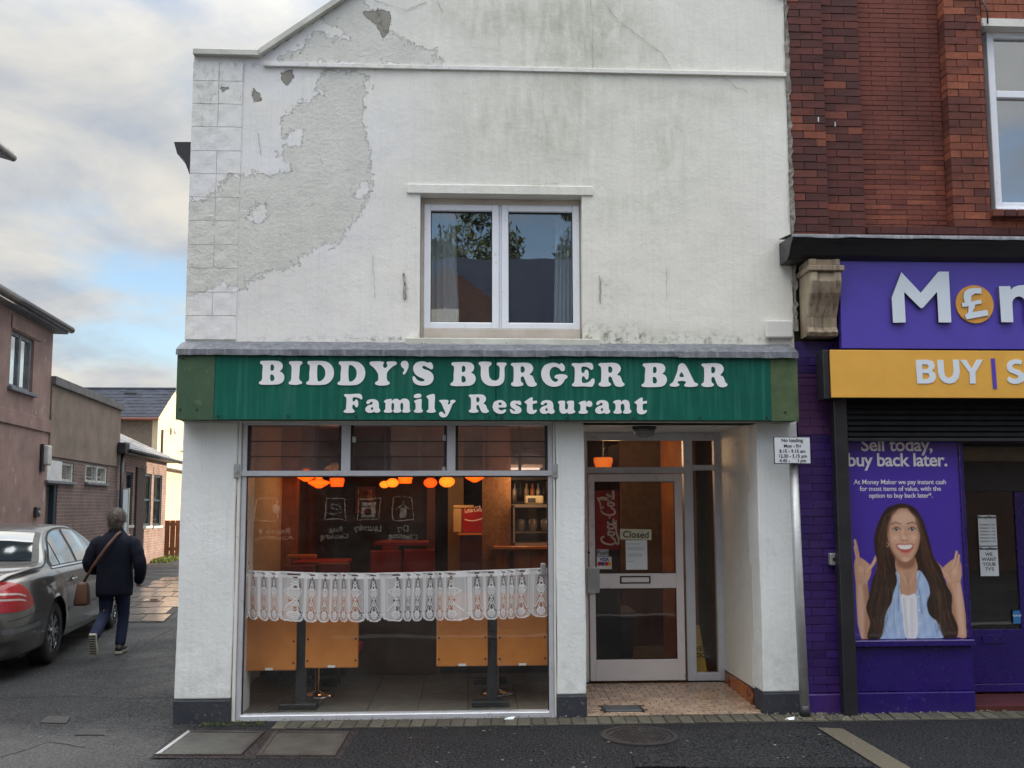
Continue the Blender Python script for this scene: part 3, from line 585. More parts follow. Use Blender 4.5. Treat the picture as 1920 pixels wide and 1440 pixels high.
B('shop_ceiling',(XL+.21,XR-.21),(.06,yb),(2.66,2.72),M('shop_ceiling_paint',(.30,.22,.15),rough=.9),GB)
B('shop_beam',(XL+.01,XR-.01),(.02,.5),(2.30,2.8),mTrim,GB)
B('wood_post',(xi0,xi0+.16),(2.75,2.9),(0,2.66),mWoodL,GB); B('brick_pier',(X(548,1000,4.2),X(580,1000,4.2)),(4.2,4.5),(0,2.66),mBrickTile,GB)
B('dado',(X(580,1000,6.5),X(805,1000,6.5)),(6.5,6.56),(0,Z(700,980,6.5)),mDado,GB); B('partition',(X(580,1000,6.56),X(800,1000,6.56)),(6.57,6.62),(Z(700,980,6.5),2.66),mBrown,GB)
B('wood_post',(X(800,950,6.4),X(816,950,6.4)),(6.4,6.6),(0,2.66),mWoodL,GB)
B('doorway',(X(816,950,7),X(840,950,7)),(7,7.05),(0,2.66),mDado,GB)
B('cream_pier',(X(840,950,6),X(869,950,6)),(6,6.4),(0,2.66),mCream,GB)
B('mottled_pillar',(X(905,950,3.2),X(958,950,3.2)),(3.2,3.5),(0,2.66),mMottle,GB)
# floor tiles, each one laid
for (a0,a1,b0,b1,nm) in ((PW[0][1]+.02,PW[1][1]-.05,.10,1.15,'near'),(xi0+.02,xi1-.02,1.15,7.0,'far')):
    B('floor_bed',(a0,a1),(b0,b1),(-.05,.012),mGrout,GB)
ts=.40; y=.12; bmt=bmesh.new(); box(bmt,0,ts-.006,0,ts-.006,0,.012,.002); mt_=bpy.data.meshes.new('tile'); bmt.to_mesh(mt_); bmt.free(); mt_.materials.append(mFloorT)
while y<7:
    x=xi0+.02+(.0 if y<1.1 else 0)
    while x<xi1-ts:
        if not (y<1.2 and (x>PW[1][0]-.1)):
            o=bpy.data.objects.new('floor_tile',mt_); o.location=(x,y,.012); link(o,GB)
        x+=ts
    y+=ts
# counter, drinks machine, display case
KC=thing('counter','wooden counter with a chunky end panel behind the mottled pillar','counter',(0,0,0))
B('counter_front',(X(930,1100,3.0),X(1040,1100,3.0)),(3.0,3.04),(.02,Z(980,1030,3.)),mWoodL,KC); B('counter_top',(X(925,1030,2.95),X(1045,1030,2.95)),(2.95,3.6),(Z(980,1030,3.),Z(980,1024,3.)),mWood,KC,.006); B('edge_strip',(X(955,1060,2.98),X(963,1060,2.98)),(2.98,2.995),(.02,Z(980,1034,3.)),mInk,KC)
K2=thing('low_counter','dark red fronted counter running back under the drinks dispenser','counter')
B('counter_front',(X(862,1100,4.6),X(932,1100,4.6)),(4.6,4.65),(.02,Z(880,1003,4.6)),M('maroon_panel',(.07,.012,.014),rough=.4),K2); B('counter_top',(X(858,1100,4.55),X(935,1100,4.55)),(4.55,5.2),(Z(880,1003,4.6),Z(880,999,4.6)),mWood,K2)
DM=thing('drinks_dispenser','red cola drinks dispenser box with white script logo on the counter','drinks dispenser')
dx0,dx1,dz0,dz1,dy=X(867,970,4.7),X(903,970,4.7),Z(880,998,4.7),Z(880,953,4.7),4.7
B('cabinet',(dx0,dx1+.1),(dy,dy+.4),(dz0,dz1),mCokeR,DM,.01); B('lid',(dx0-.12,dx1-.1),(dy-.02,dy+.4),(dz1+.005,dz1+.04),mCream,DM,.008); B('side_tank',(dx0-.12,dx0-.01),(dy,dy+.35),(dz0,dz1),mCream,DM,.01)
def bands(name,strokes,w,fx,mat,parent,n=7):
    """brush strokes: smoothed polylines given real width in a plane; fx maps (a,b)->xyz"""
    bm=bmesh.new()
    for si,st in enumerate(strokes):
        pts=[Vector((*p,0)) for p in st]; sm=[]
        for i in range(len(pts)-1):
            a=pts[max(i-1,0)];b=pts[i];c=pts[i+1];d=pts[min(i+2,len(pts)-1)]
            for k in range(n):
                t=k/n; sm.append(.5*((2*b)+(c-a)*t+(2*a-5*b+4*c-d)*t*t+(3*b-a-3*c+d)*t**3))
        sm.append(pts[-1]); prev=None
        for i,p in enumerate(sm):
            d=(sm[min(i+1,len(sm)-1)]-sm[max(i-1,0)]); d=d.normalized() if d.length>0 else Vector((1,0,0)); s=Vector((-d.y,d.x,0))*w*.5*(.75+.45*abs(d.y))
            a=bm.verts.new(fx(p.x+s.x,p.y+s.y)); b=bm.verts.new(fx(p.x-s.x,p.y-s.y))
            if prev:
                try: bm.faces.new([prev[0],prev[1],b,a])
                except ValueError: pass
            prev=(a,b)
    return mk(name,bm,mat,parent,recalc=False)
# flowing script C o c a - C o l a, in units of letter height
def script(off=0):
    C_=lambda x:[(x+1.0,.85),(x+.75,1.1),(x+.3,.95),(x+.05,.45),(x+.2,.02),(x+.6,.0),(x+.95,.3)]
    o_=lambda x:[(x+.45,.55),(x+.2,.5),(x+.1,.2),(x+.3,.02),(x+.5,.2),(x+.48,.5),(x+.75,.45)]
    c_=lambda x:[(x+.5,.5),(x+.3,.56),(x+.12,.3),(x+.25,.03),(x+.55,.12)]
    a_=lambda x:[(x+.5,.5),(x+.25,.55),(x+.1,.2),(x+.28,.03),(x+.5,.3),(x+.52,.5),(x+.55,.08),(x+.8,.12)]
    l_=lambda x:[(x+.1,.2),(x+.4,.9),(x+.3,1.15),(x+.15,.8),(x+.25,.08),(x+.5,.12)]
    s=[C_(0),o_(1.0),c_(1.75),a_(2.25),[(3.05,.4),(3.3,.4)],C_(3.4),o_(4.4),l_(5.1),a_(5.5),[(.3,-.02),(.1,-.25),(.6,-.3),(1.6,-.12),(2.8,-.1)],[(3.9,1.1),(4.8,1.15),(5.5,1.35)]]
    return s
wd=(dx1-dx0)*.92/6.3
bands('script_logo',script(),.16,lambda a,b:(dx0+.03+a*wd,dy-.004,dz0+.27+b*wd*1.5),mWhiteP,DM)
bands('wave_stripe',[[(0,.2),(1.5,-.2),(3,-.3),(5,.1),(6.3,.5)]],.5,lambda a,b:(dx0+.03+a*wd,dy-.004,dz0+.16+b*wd),mWhiteP,DM)
DC=thing('display_case','glass food display case on the wooden counter','display case')
cx0,cx1,cz0,cz1,cy=X(962,980,3.1),X(1032,980,3.1),Z(980,1024,3.1)+.005,Z(980,948,3.1),3.1
BB('case_frame',[(cx0,cx0+.02,cy,cy+.02,cz0,cz1),(cx1-.02,cx1,cy,cy+.02,cz0,cz1),(cx0,cx1,cy,cy+.02,cz1-.02,cz1),(cx0,cx1,cy,cy+.4,cz0,cz0+.03),(cx0,cx1,cy,cy+.4,cz1,cz1+.015)],mSteel,DC); B('case_glass',(cx0+.02,cx1-.02),(cy+.008,cy+.012),(cz0+.03,cz1-.02),mGlassDoor,DC)
for k in range(3):
    x=cx0+.1+.14*k; bm=bmesh.new(); lathe(bm,[(.03,0),(.05,.05),(.05,.12),(.02,.14)],12,(x,cy+.2,cz0+.16+.0*k)); mk('jar',bm,mSteel,DC,True)
BB('case_shelf',[(cx0+.02,cx1-.02,cy+.05,cy+.38,cz0+.14,cz0+.15)],mSteel,DC)
SH=thing('back_shelf','dark bottle shelf with cups on the wall above the display case','shelf')
BB('shelf_board',[(X(960,900,4.5),X(1045,900,4.5),4.5,4.9,Z(1000,945,4.5),Z(1000,940,4.5)),(X(960,900,4.5),X(1045,900,4.5),4.5,4.9,Z(1000,900,4.5),Z(1000,895,4.5))],mDado,SH)
for k in range(7):
    x=X(966+11*k,940,4.6); bm=bmesh.new(); lathe(bm,[(.03,0),(.032,.14),(.012,.18),(.012,.23)],10,(x,4.65,Z(1000,940,4.5)+.002)); mk('bottle',bm,[mSteel,mDado,mCream,mWood][k%4],SH,True)
TV=thing('cream_till','cream plastic till box on the high shelf at the right','till'); x0,z0=P(985,945,3.6); B('till_body',(x0,x0+.22),(3.6,3.8),(z0,z0+.1),mCream,TV,.02); B('till_keys',(x0+.03,x0+.12),(3.59,3.6),(z0+.02,z0+.07),mDarkM,TV)
# wall mirror
MR=thing('wall_mirror','upright brown framed mirror on the back partition','mirror'); x0,z1=P(667,913,6.5); x1,z0=P(702,962,6.5)
BB('mirror_frame',[(x0,x0+.04,6.5,6.56,z0,z1),(x1-.04,x1,6.5,6.56,z0,z1),(x0+.04,x1-.04,6.5,6.56,z1-.04,z1),(x0+.04,x1-.04,6.5,6.56,z0,z0+.04)],mWoodL,MR); B('mirror_glass',(x0+.04,x1-.04),(6.53,6.55),(z0+.04,z1-.04),M('mirror_silver',(.4,.38,.36),rough=.12,metal=1,bump=0),MR)
# fixed dining sets in red and wood
def dining(px0,px1,pytop,y,label,chairs,mat):
    t=thing('dining_table',label,'table',group='dining tables'); xa,xb=X(px0,pytop,y),X(px1,pytop,y); zt=Z(px0,pytop,y)
    B('tabletop',(xa,xb),(y,y+.65),(zt-.04,zt),mat,t,.008); B('pedestal',((xa+xb)/2-.04,(xa+xb)/2+.04),(y+.3,y+.38),(.03,zt-.04),mDarkM,t); B('foot',((xa+xb)/2-.22,(xa+xb)/2+.22),(y+.28,y+.4),(.024,.05),mDarkM,t)
dining(700,800,1017,3.6,'red topped dining table in the middle of the restaurant',0,mRed); dining(545,645,1054,2.0,'wood edged dining table by the left wall',0,mRed)
def chair(px0,px1,pt,y,label,mat):
    t=thing('cafe_chair',label,'chair',group='cafe chairs seen over the lace curtain'); xa,xb=X(px0,pt,y),X(px1,pt,y); zt=Z((px0+px1)/2,pt,y)
    bm=bmesh.new(); box(bm,xa,xb,y,y+.035,max(.5,zt-.42),zt,.012); mk('backrest',bm,mat,t)
    B('seat',(xa,xb),(y-.42,y-.01),(.43,.47),mat,t,.012)
    for sx in (xa+.02,xb-.05):
        for sy in (y-.4,y-.04): B('leg',(sx,sx+.03),(sy,sy+.03),(.024,.43),mDarkM,t)
for a in ((694,753,1032,2.9,'red square-backed chair left of the pair by the centre table',mRed),(757,815,1030,2.9,'red square-backed chair right of the pair by the centre table',mRed),(716,760,1012,4.6,'red chair on the far side of the centre table',mRed),(532,590,1060,1.75,'red-brown chair with low back beside the cream wall',mRed),(598,655,1056,1.75,'red-brown chair second from the cream wall',mRed)): chair(*a)
CH=thing('tipped_chair','wooden chair with a tilted arm by the left wall','chair',group='cafe chairs seen over the lace curtain')
x,z=P(545,1045,2.4); bm=bmesh.new(); tube(bm,[(x,2.4,z-.3),(x-.03,2.42,z+.03)],.02); mk('arm_post',bm,mWood,CH); bm=bmesh.new(); box(bm,x-.02,x+.27,2.36,2.42,z-.012,z+.03,.01); mk('armrest',bm,mWood,CH); B('seat',(x-.02,x+.3),(2.4,2.8),(z-.4,z-.35),mRed,CH)
for q in (x,x+.26): B('leg',(q,q+.03),(2.42,2.45),(.024,z-.4),mDarkM,CH)
# low brown screen behind the window seats
B('bench_panel',(X(655,1200,1.75),X(822,1200,1.75)),(1.75,1.79),(.03,.98),mBrown,GB); B('bench_panel',(xi0+.03,X(655,1200,1.75)-.01),(1.76,1.79),(.03,.9),mDado,GB); B('bench_panel',(X(822,1200,1.75)+.01,PW[1][1]+.1),(1.76,1.79),(.03,.9),mDado,GB)
# window seat units: two wood back panels on a black pedestal
def seat_unit(x0,x1,x2,x3,pb,label,gl):
    t=thing('bench_unit',label,'seat unit',group='window seats behind the glass'); y=.28
    for (a,b,pp) in ((x0,x1,pb[0]),(x2,x3,pb[1])):
        xa,xb=X(a,1210,y),X(b,1210,y); zb=Z((a+b)/2,pp,y)
        p=B('wood_panel',(xa,xb),(y,y+.03),(zb,.93),mWood,t,.012)
        for sx in (xa+.022,xb-.022):
            for sz in (zb+.06,zb+.23):
                bm=bmesh.new(); lathe(bm,[(.009,-.004),(.009,.0)],8,(sx,y,sz),'y'); mk('screw',bm,mInk,p)
        B('label_sticker',((xa+xb)/2-.03,(xa+xb)/2+.03),(y-.003,y-.001),(zb+.006,zb+.024),mPaper,p)
        B('seat_pad',(xa+.01,xb-.01),(y+.05,y+.42),(.44,.50),mRed,t,.012)
    xm=(X(x1,1210,y)+X(x2,1210,y))/2; zp=Z(x1,pb[0],y)
    B('pedestal',(xm-.045,xm+.045),(y+.035,y+.085),(.05,.9),mDarkM,t,.004); B('pedestal_foot',(xm-.165,xm+.135),(y-.02,y+.10),(.026,.075),mDarkM,t,.008); B('pedestal_foot',(xm-.15,xm+.16),(1.2,1.32),(.026,.075),mDarkM,t,.008)
    B('floor_rail',(xm-.03,xm+.03),(y+.10,1.2),(.026,.05),mDarkM,t)
    bm=bmesh.new(); lathe(bm,[(.15,0),(.15,.012),(.12,.03),(.02,.045),(.016,.4)],24,(xm+.05,.80,.026)); mk('stool_post',bm,mChrome,t,True)
    bm=bmesh.new(); lathe(bm,[(.16,0),(.17,.02),(.17,.05),(.15,.07)],24,(xm+.05,.80,.43)); mk('stool_seat',bm,mRed,t,True)
seat_unit(455,556,572,672,(1258,1253),'orange wood window seat backs on a black pedestal, left pair with the darker left edge',0)
seat_unit(818,915,932,1027,(1250,1249),'orange wood window seat backs on a black pedestal, right pair beside the narrow white pillar',0)
# pendant lamps
def glowmat(name,c1,c2,st):
    t=NT(name); t.N.remove(t.b); e=t.N.new('ShaderNodeEmission'); lw=t.N.new('ShaderNodeLayerWeight'); lw.inputs[0].default_value=.35
    t.L.new(t.mix(lw.outputs[1],c1,c2),e.inputs[0]); e.inputs[1].default_value=st; t.L.new(e.outputs[0],t.out.inputs[0]); return t.m
mGlowA=glowmat('lit_orange_glass',(1.,.13,.005),(.8,.035,.002),.42); mGlowB=glowmat('lit_amber_glass',(1.,.25,.014),(.9,.08,.005),.42); mGlowC=glowmat('lit_red_orange_glass',(1.,.085,.006),(.75,.025,.002),.42)
PRO={'squat':[(.25,-.40),(.28,-.36),(.62,-.18),(1.,.05),(.98,.18),(.5,.34),(.34,.40),(.30,.46),(.36,.8),(.34,.82)],
     'round':[(.35,-.62),(.45,-.60),(.85,-.3),(1.,.05),(.88,.4),(.5,.68),(.32,.74)],
     'drum':[(.8,-.62),(.86,-.58),(.9,-.1),(1.,.0),(1.,.5),(.9,.56)]}
def pendant(px,py,wpx,y,kind,mat,label):
    x,z=P(px,py,y); r=wpx/2*(y+D)/FL; t=thing('pendant_lamp',label,'lamp',(x,y,2.66),group='orange pendant lamps')
    bm=bmesh.new(); lathe(bm,[(a*r,b*r) for a,b in PRO[kind]],24,(0,0,z-2.66)); mk('lamp_shade',bm,mat,t,True)
    bm=bmesh.new(); tube(bm,[(0,0,z-2.66+r*PRO[kind][-1][1]),(0,0,-.02)],.006,6); mk('cord',bm,mDarkM,t)
    bm=bmesh.new(); lathe(bm,[(.045,-.03),(.05,0)],12); mk('ceiling_rose',bm,mDarkM,t)
for a in ((574,895,38,2.6,'squat',mGlowA,'leftmost pendant, squat orange shade with a red neck above the transom bar'),(598,907,41,2.7,'squat',mGlowA,'lowest and largest squat orange pendant, second from the left'),
    (632,904,27,3.6,'drum',mGlowC,'red-orange drum pendant just right of the lowest squat one'),(721,909,19,6.2,'round',mGlowB,'small amber globe pendant, left of the middle cluster'),(736,906,24,5.4,'round',mGlowB,'amber globe pendant in the centre of the middle cluster'),
    (760,898,27,4.6,'drum',mGlowA,'orange drum pendant, right of the middle cluster'),(807,906,26,4.2,'round',mGlowC,'deep red-orange onion-shaped pendant right of centre'),(838,904,30,4.0,'round',mGlowB,'amber pendant between the onion-shaped one and the rightmost'),
    (890,897,36,2.9,'squat',mGlowA,'rightmost pendant, squat orange shade with a neck near the mottled pillar'),(510,905,7,3.2,'round',mGlowA,'tiny sliver of orange lamp by the cream wall at far left')): pendant(*a)
def plight(name,loc,e,c,r=.12):
    l=bpy.data.lights.new(name,'POINT'); l.energy=e; l.color=c; l.shadow_soft_size=r; o=bpy.data.objects.new(name,l); o.location=loc; COL.objects.link(o)
plight('lamp_light',(-1.4,2.2,1.95),1.7,(1,.42,.15)); plight('lamp_light',(-.2,4.2,1.9),2.2,(1,.42,.15)); plight('lamp_light',(.6,3.,1.95),1.5,(1,.45,.18))
# strip light at the right of the ceiling
ST=thing('strip_light','short white fluorescent strip light on the ceiling at the right','lamp'); x0,z0=P(958,879,3.4); x1=X(1012,879,3.4)
me=NT('tube_glow'); me.N.remove(me.b); e_=me.N.new('ShaderNodeEmission'); e_.inputs[0].default_value=(1,.83,.6,1); e_.inputs[1].default_value=1.1; me.L.new(e_.outputs[0],me.out.inputs[0])
B('light_tube',(x0,x1),(3.4,3.43),(z0-.012,z0+.012),me.m,ST); B('fitting',(x0-.03,x1+.03),(3.38,3.46),(z0+.015,z0+.05),mTrim,ST); B('hanger',(x0+.1,x0+.11),(3.41,3.42),(z0+.05,2.66),mDarkM,ST); B('hanger',(x1-.1,x1-.09),(3.41,3.42),(z0+.05,2.66),mDarkM,ST)
plight('hall_fill_light',(1.5,2.3,2.2),2.4,(1,.6,.3)); plight('strip_lamp_light',((x0+x1)/2,3.3,z0-.1),2.2,(1,.78,.5),.3)  # the hall light is added fill, brightening the space inside the door
# ------------------------------------------------------------------ lace cafe curtain
class Canvas:
    def __init__(s,w,h,c): s.w,s.h=w,h; s.a=np.zeros((h,w,3))+np.array(c); s.y,s.x=np.mgrid[0:h,0:w].astype(float)
    def put(s,m,c,al=1.):
        m=np.clip(m,0,1)[...,None]*al; s.a=s.a*(1-m)+np.asarray(c)*m
    def box(s,pts,pad):
        xs=[p[0] for p in pts]; ys=[p[1] for p in pts]; x0=int(max(0,min(xs)-pad)); x1=int(min(s.w,max(xs)+pad+1)); y0=int(max(0,min(ys)-pad)); y1=int(min(s.h,max(ys)+pad+1)); return slice(y0,max(y1,y0)),slice(x0,max(x1,x0))
    def poly(s,pts,c,soft=.7,al=1.):
        sl=s.box(pts,soft*2+1)
        if s.x[sl].size==0: return
        m=np.clip(sdf_poly(s.x[sl],s.y[sl],pts)/soft+.5,0,1)[...,None]*al; s.a[sl]=s.a[sl]*(1-m)+(c(s.x[sl],s.y[sl]) if callable(c) else np.asarray(c))*m
    def line(s,pts,w,c,al=1.,soft=.7,w2=None):
        sl=s.box(pts,w+3); xx,yy=s.x[sl],s.y[sl]
        if xx.size==0: return
        d=np.full(xx.shape,1e9); n=len(pts)-1
        for i in range(n):
            (ax,ay),(bx,by)=pts[i],pts[i+1]; ex,ey=bx-ax,by-ay; t=np.clip(((xx-ax)*ex+(yy-ay)*ey)/(ex*ex+ey*ey+1e-9),0,1)
            ww=w if w2 is None else w+(w2-w)*((i+t)/n); d=np.minimum(d,np.hypot(xx-ax-ex*t,yy-ay-ey*t)-ww/2)
        m=np.clip(-d/soft+.5,0,1)[...,None]*al; s.a[sl]=s.a[sl]*(1-m)+np.asarray(c)*m
    def ell(s,cx,cy,rx,ry,c,al=1.,soft=.7):
        d=(1-np.hypot((s.x-cx)/rx,(s.y-cy)/ry))*min(rx,ry); s.put(np.clip(d/soft+.5,0,1),c,al)
def lace():
    # one motif, 60 x 120 cells, alpha only
    mw,mh=56,110; c=Canvas(mw,mh,(0.47,)*3); one=(1,1,1); no=(.04,.04,.04)
    xc=mw/2
    c.poly([(0,0),(mw,0),(mw,13),(0,13)],one)                       # hem
    c.line([(xc-9,6),(xc+9,6)],3,no); c.poly([(xc-5,10),(xc+5,10),(xc,16)],no)
    c.poly([(0,13),(8,13),(8,mh),(0,mh)],(.90,)*3); c.poly([(mw-4,13),(mw,13),(mw,mh),(mw-4,mh)],(.90,)*3); c.line([(11,14),(11,mh)],1.4,(.8,)*3); c.line([(mw-8,14),(mw-8,mh)],1.4,(.8,)*3)
    c.poly([(xc-9,14),(xc+9,14),(xc+12,26),(xc+16,44),(xc+5,58),(xc+12,70),(xc+22,90),(xc-22,90),(xc-12,70),(xc-5,58),(xc-16,44),(xc-12,26)],(.22,)*3)
    c.line([(xc-6,18),(xc+6,26),(xc-6,30),(xc,34)],1.6,one); c.line([(xc+6,18),(xc-6,26),(xc+6,30),(xc,34)],1.6,one)
    c.line([(xc,28),(xc+16,42),(xc+2,58)],1.8,one); c.line([(xc,28),(xc-16,42),(xc-2,58)],1.8,one)
    c.ell(xc,43,11,10,(.85,)*3); 
    for k in range(3): c.line([(xc-8,40+4*k),(xc,42+4*k),(xc+8,40+4*k)],1.2,(.35,)*3)
    c.ell(xc,32,3.4,2.6,no)
    for s_ in (-1,1):
        c.line([(xc,58),(xc+s_*9,72),(xc+s_*24,95)],1.8,one); c.line([(xc+s_*4,62),(xc-s_*6,76)],1.4,one); c.line([(xc+s_*7,68),(xc-s_*10,84)],1.4,one); c.poly([(xc+s_*3,62),(xc+s_*10,60),(xc+s_*8,67)],no)
    c.ell(xc,78,3.2,2.6,no); c.ell(xc,93,12,10,(.9,)*3); c.ell(xc,84,2.8,2.2,no)
    for k in range(3): c.line([(xc-8,90+4*k),(xc,92+4*k),(xc+8,90+4*k)],1.2,(.3,)*3)
    for k in range(9):
        a=math.pi*k/8; c.ell(xc+20*math.cos(a),88+16*math.sin(a),2.,1.8,no,.8)
    A=c.a[...,0]
    # scalloped lower edge
    e=96+12*np.sqrt(np.clip(1-((c.x-xc)/(mw/2))**2,0,1)); sc_=np.abs(np.sin((c.x)*math.pi/9))*1.6
    A=np.where(c.y>e+sc_-3.2,1.,A); A=np.where(c.y>e+sc_,0.,A); return A
LACE=lace()
CU=thing('lace_curtain','white scalloped lace cafe curtain strung across the shop window on a wire','curtain')
def curtain():
    y0=.135; n=1150; m=104; px=np.linspace(452,1030,n); u=np.linspace(0,1,n)
    # gather: motif phase advances unevenly
    sp=1+.45*np.sin(u*23+.6)+.35*np.sin(u*57+2)+.5*np.exp(-((u-.02)/.03)**2)+.5*np.exp(-((u-.27)/.015)**2)+.4*np.exp(-((u-.645)/.015)**2)
    ph=np.cumsum(sp); ph=ph/ph[-1]*23.0
    topy=np.interp(px,[452,520,610,700,800,900,1030],[1069,1071,1074,1074,1072,1069,1064]); boty=np.interp(px,[452,500,600,700,800,900,1000,1030],[1160,1164,1167,1166,1164,1163,1158,1156])
    xs=np.array([X(a,1110,y0) for a in px]); zt=np.array([Z(a,b,y0) for a,b in zip(px,topy)]); zb=np.array([Z(a,b,y0) for a,b in zip(px,boty)])
    verts=np.empty((n,m,3)); al=np.empty((n,m))
    fold=.012*np.sin(ph*2*math.pi)+.010*np.sin(u*41+1)+.006*np.sin(u*140); skew=.012*np.sin(u*19)
    for j in range(m):
        f=j/(m-1); verts[:,j,0]=xs+skew*f*1.0; verts[:,j,1]=y0+fold*(.45+.75*f); verts[:,j,2]=zt+(zb-zt)*f
        row=np.minimum(int(f*109),109); mxx=((ph%1)*56).astype(int)%56; al[:,j]=LACE[row,mxx]
    al=np.where((sp<.62)[:,None]&(al>0.05),np.maximum(al,.62),al)
    me=bpy.data.meshes.new('curtain_lace'); idx=np.arange(n*m).reshape(n,m); q=np.stack([idx[:-1,:-1],idx[1:,:-1],idx[1:,1:],idx[:-1,1:]],-1).reshape(-1,4)
    keep=al.reshape(-1)[q].max(1)>.03; q=q[keep]
    me.from_pydata(verts.reshape(-1,3).tolist(),[],q.tolist()); me.attributes.new('lace','FLOAT','POINT').data.foreach_set('value',al.reshape(-1).astype(np.float32)); me.materials.append(mLace); me.polygons.foreach_set('use_smooth',[True]*len(me.polygons))
    link(bpy.data.objects.new('lace_panel',me),CU)
    bm=bmesh.new(); tube(bm,[(xs[i],y0,zt[i]-.012) for i in range(0,n,60)]+[(xs[-1],y0,zt[-1]-.012)],.003,6); mk('curtain_wire',bm,mSteel,CU)
t=NT('white_lace'); t.set((.90,.91,.95),.85,spec=.2); tl=t.N.new('ShaderNodeBsdfTranslucent'); tl.inputs[0].default_value=(.8,.8,.85,1)
m1=t.N.new('ShaderNodeMixShader'); m1.inputs[0].default_value=.05; t.L.new(t.b.outputs[0],m1.inputs[1]); t.L.new(tl.outputs[0],m1.inputs[2])
tr=t.N.new('ShaderNodeBsdfTransparent'); m2=t.N.new('ShaderNodeMixShader'); t.L.new(t.attr('lace'),m2.inputs[0]); t.L.new(tr.outputs[0],m2.inputs[1]); t.L.new(m1.outputs[0],m2.inputs[2]); t.L.new(m2.outputs[0],t.out.inputs[0]); mLace=t.m
curtain()
x,z=P(1019,1060,.12); o=B('plastic_hook',(x-.025,x+.02),(.11,.13),(z-.08,z+.02),mSteel,CU,.01)
# ------------------------------------------------------------------ porch, door
YD=1.1; xp0,xp1=PW[1][1],2.315
zfl=Z(1230,1277,YD)
B('porch_wall',(xp1,xp1+.2),(.20,YD+.1),(zfl+.10,ZB+.02),M('cream_porch_panel',(.70,.68,.63),(.64,.62,.57),rough=.5,bump=.15,spots=((.3,.28,.24),.4,8)),GB)
B('porch_wall',(xp0-.12,xp0-.006),(.20,YD+.1),(-.02,ZB+.02),mPil,GB)
B('porch_ceiling',(xp0-.11,xp1+.19),(.0,YD+.2),(ZB+.012,ZB+.05),mPil,GB)
zdt=Z(1200,812,YD)
B('porch_head',(xp0,xp1),(YD-.02,YD+.1),(zdt,ZB+.01),mTrim,GB,.003)
# skirting of decorated tiles low on the right wall
mDT=M('orange_glazed_tile',(.40,.12,.02),(.30,.08,.015),rough=.2,bump=.05); mDTb=M('black_patterned_tile',(.03,.015,.01),(.50,.10,.02),rough=.25,sc=24,bump=.05)
yy=.24
for k in range(5):
    B('skirting_tile',(xp1-.012,xp1-.001),(yy+.003,yy+.157),(.0,.15),[mDTb,mDT,mDT,mDT,mDTb][k],GB,.002); yy+=.16
BB('porch_skirting_bed',[(xp1,xp1+.1,.2,YD,0,zfl+.10)],mPlinth,GB)
DR=node('door',GB)
def fr(nm,a,b,z0,z1,dy0=-.02,dy1=.05,m=None,bev=.004): return B(nm,(a,b),(YD+dy0,YD+dy1),(z0,z1),m or mAluW,DR,bev)
xd=[X(1094,1080,YD),X(1103,1080,YD),X(1280,1080,YD),X(1285,1080,YD),X(1302,1080,YD),X(1343,1080,YD),X(1359,1080,YD)]
ztb0,ztb1=Z(1200,888,YD),Z(1200,876,YD)
fr('door_frame',xd[0],xd[1],zfl,zdt); fr('door_frame',xd[3],xd[4],zfl,zdt,m=mAlu); fr('door_frame',xd[5],xd[6],zfl,zdt,m=mAlu)
fr('door_frame',xd[1]-.001,xd[3],ztb0,ztb1,-.025,.05,mAlu); fr('door_frame',xd[4]-.001,xd[5],ztb0+.03,ztb1+.02,-.025,.05,mAlu); fr('door_frame',xd[1]-.001,xd[5],Z(1200,826,YD),zdt,-.018,.05,mAlu)
fr('door_frame',xd[4],xd[5],zfl,zfl+.07,-.018,.05,mAlu)
B('pane',(xd[1],xd[3]),(YD+.01,YD+.016),(ztb1,Z(1200,826,YD)),mGlassDoor,DR); B('pane',(xd[4],xd[5]),(YD+.01,YD+.016),(ztb1+.02,Z(1200,826,YD)),mGlassDoor,DR); B('pane',(xd[4],xd[5]),(YD+.01,YD+.016),(zfl+.07,ztb0+.03),mGlassDoor,DR)
lx0,lx1=xd[1]+.006,xd[2]; lz0,lz1=zfl+.012,ztb0-.006
gx0,gx1=X(1116,1080,YD-.03),X(1267,1080,YD-.03); g=[Z(1190,v,YD-.03) for v in (1236,1103,1075,903)]
YL=YD-.045
def lf(a,b,z0,z1): return B('door_leaf',(a,b),(YL,YL+.045),(z0,z1),mAluW,DR,.004)
lf(lx0,gx0,lz0,lz1); lf(gx1,lx1,lz0,lz1); lf(gx0-.001,gx1+.001,lz0,g[0]); lf(gx0-.001,gx1+.001,g[1],g[2]); lf(gx0-.001,gx1+.001,g[3],lz1)
for z0,z1 in ((g[0],g[1]),(g[2],g[3])):
    B('pane',(gx0,gx1),(YL+.02,YL+.026),(z0,z1),mGlassDoor,DR); BB('gasket',[(gx0,gx0+.007,YL+.004,YL+.019,z0,z1),(gx1-.007,gx1,YL+.004,YL+.019,z0,z1),(gx0,gx1,YL+.004,YL+.019,z1-.007,z1),(gx0,gx1,YL+.004,YL+.019,z0,z0+.007)],mGasket,DR)
hx,hz=P(1113,1088,YL-.03); B('handle',(hx-.055,hx+.055),(YL-.035,YL-.002),(hz-.115,hz+.115),mSteel,DR,.008)
hx,hz=P(1191,1087,YL); BB('letterbox',[(hx-.14,hx+.14,YL-.006,YL-.001,hz-.034,hz+.034)],mGasket,DR,.002); BB('letterbox_flap',[(hx-.125,hx+.125,YL-.014,YL-.007,hz-.022,hz+.022)],mAluW,DR,.003)
hx,hz=P(1104,1036,YL); bm=bmesh.new(); lathe(bm,[(.011,-.004),(.011,0)],10,(hx,YL,hz),'y'); mk('lock',bm,mGasket,DR)
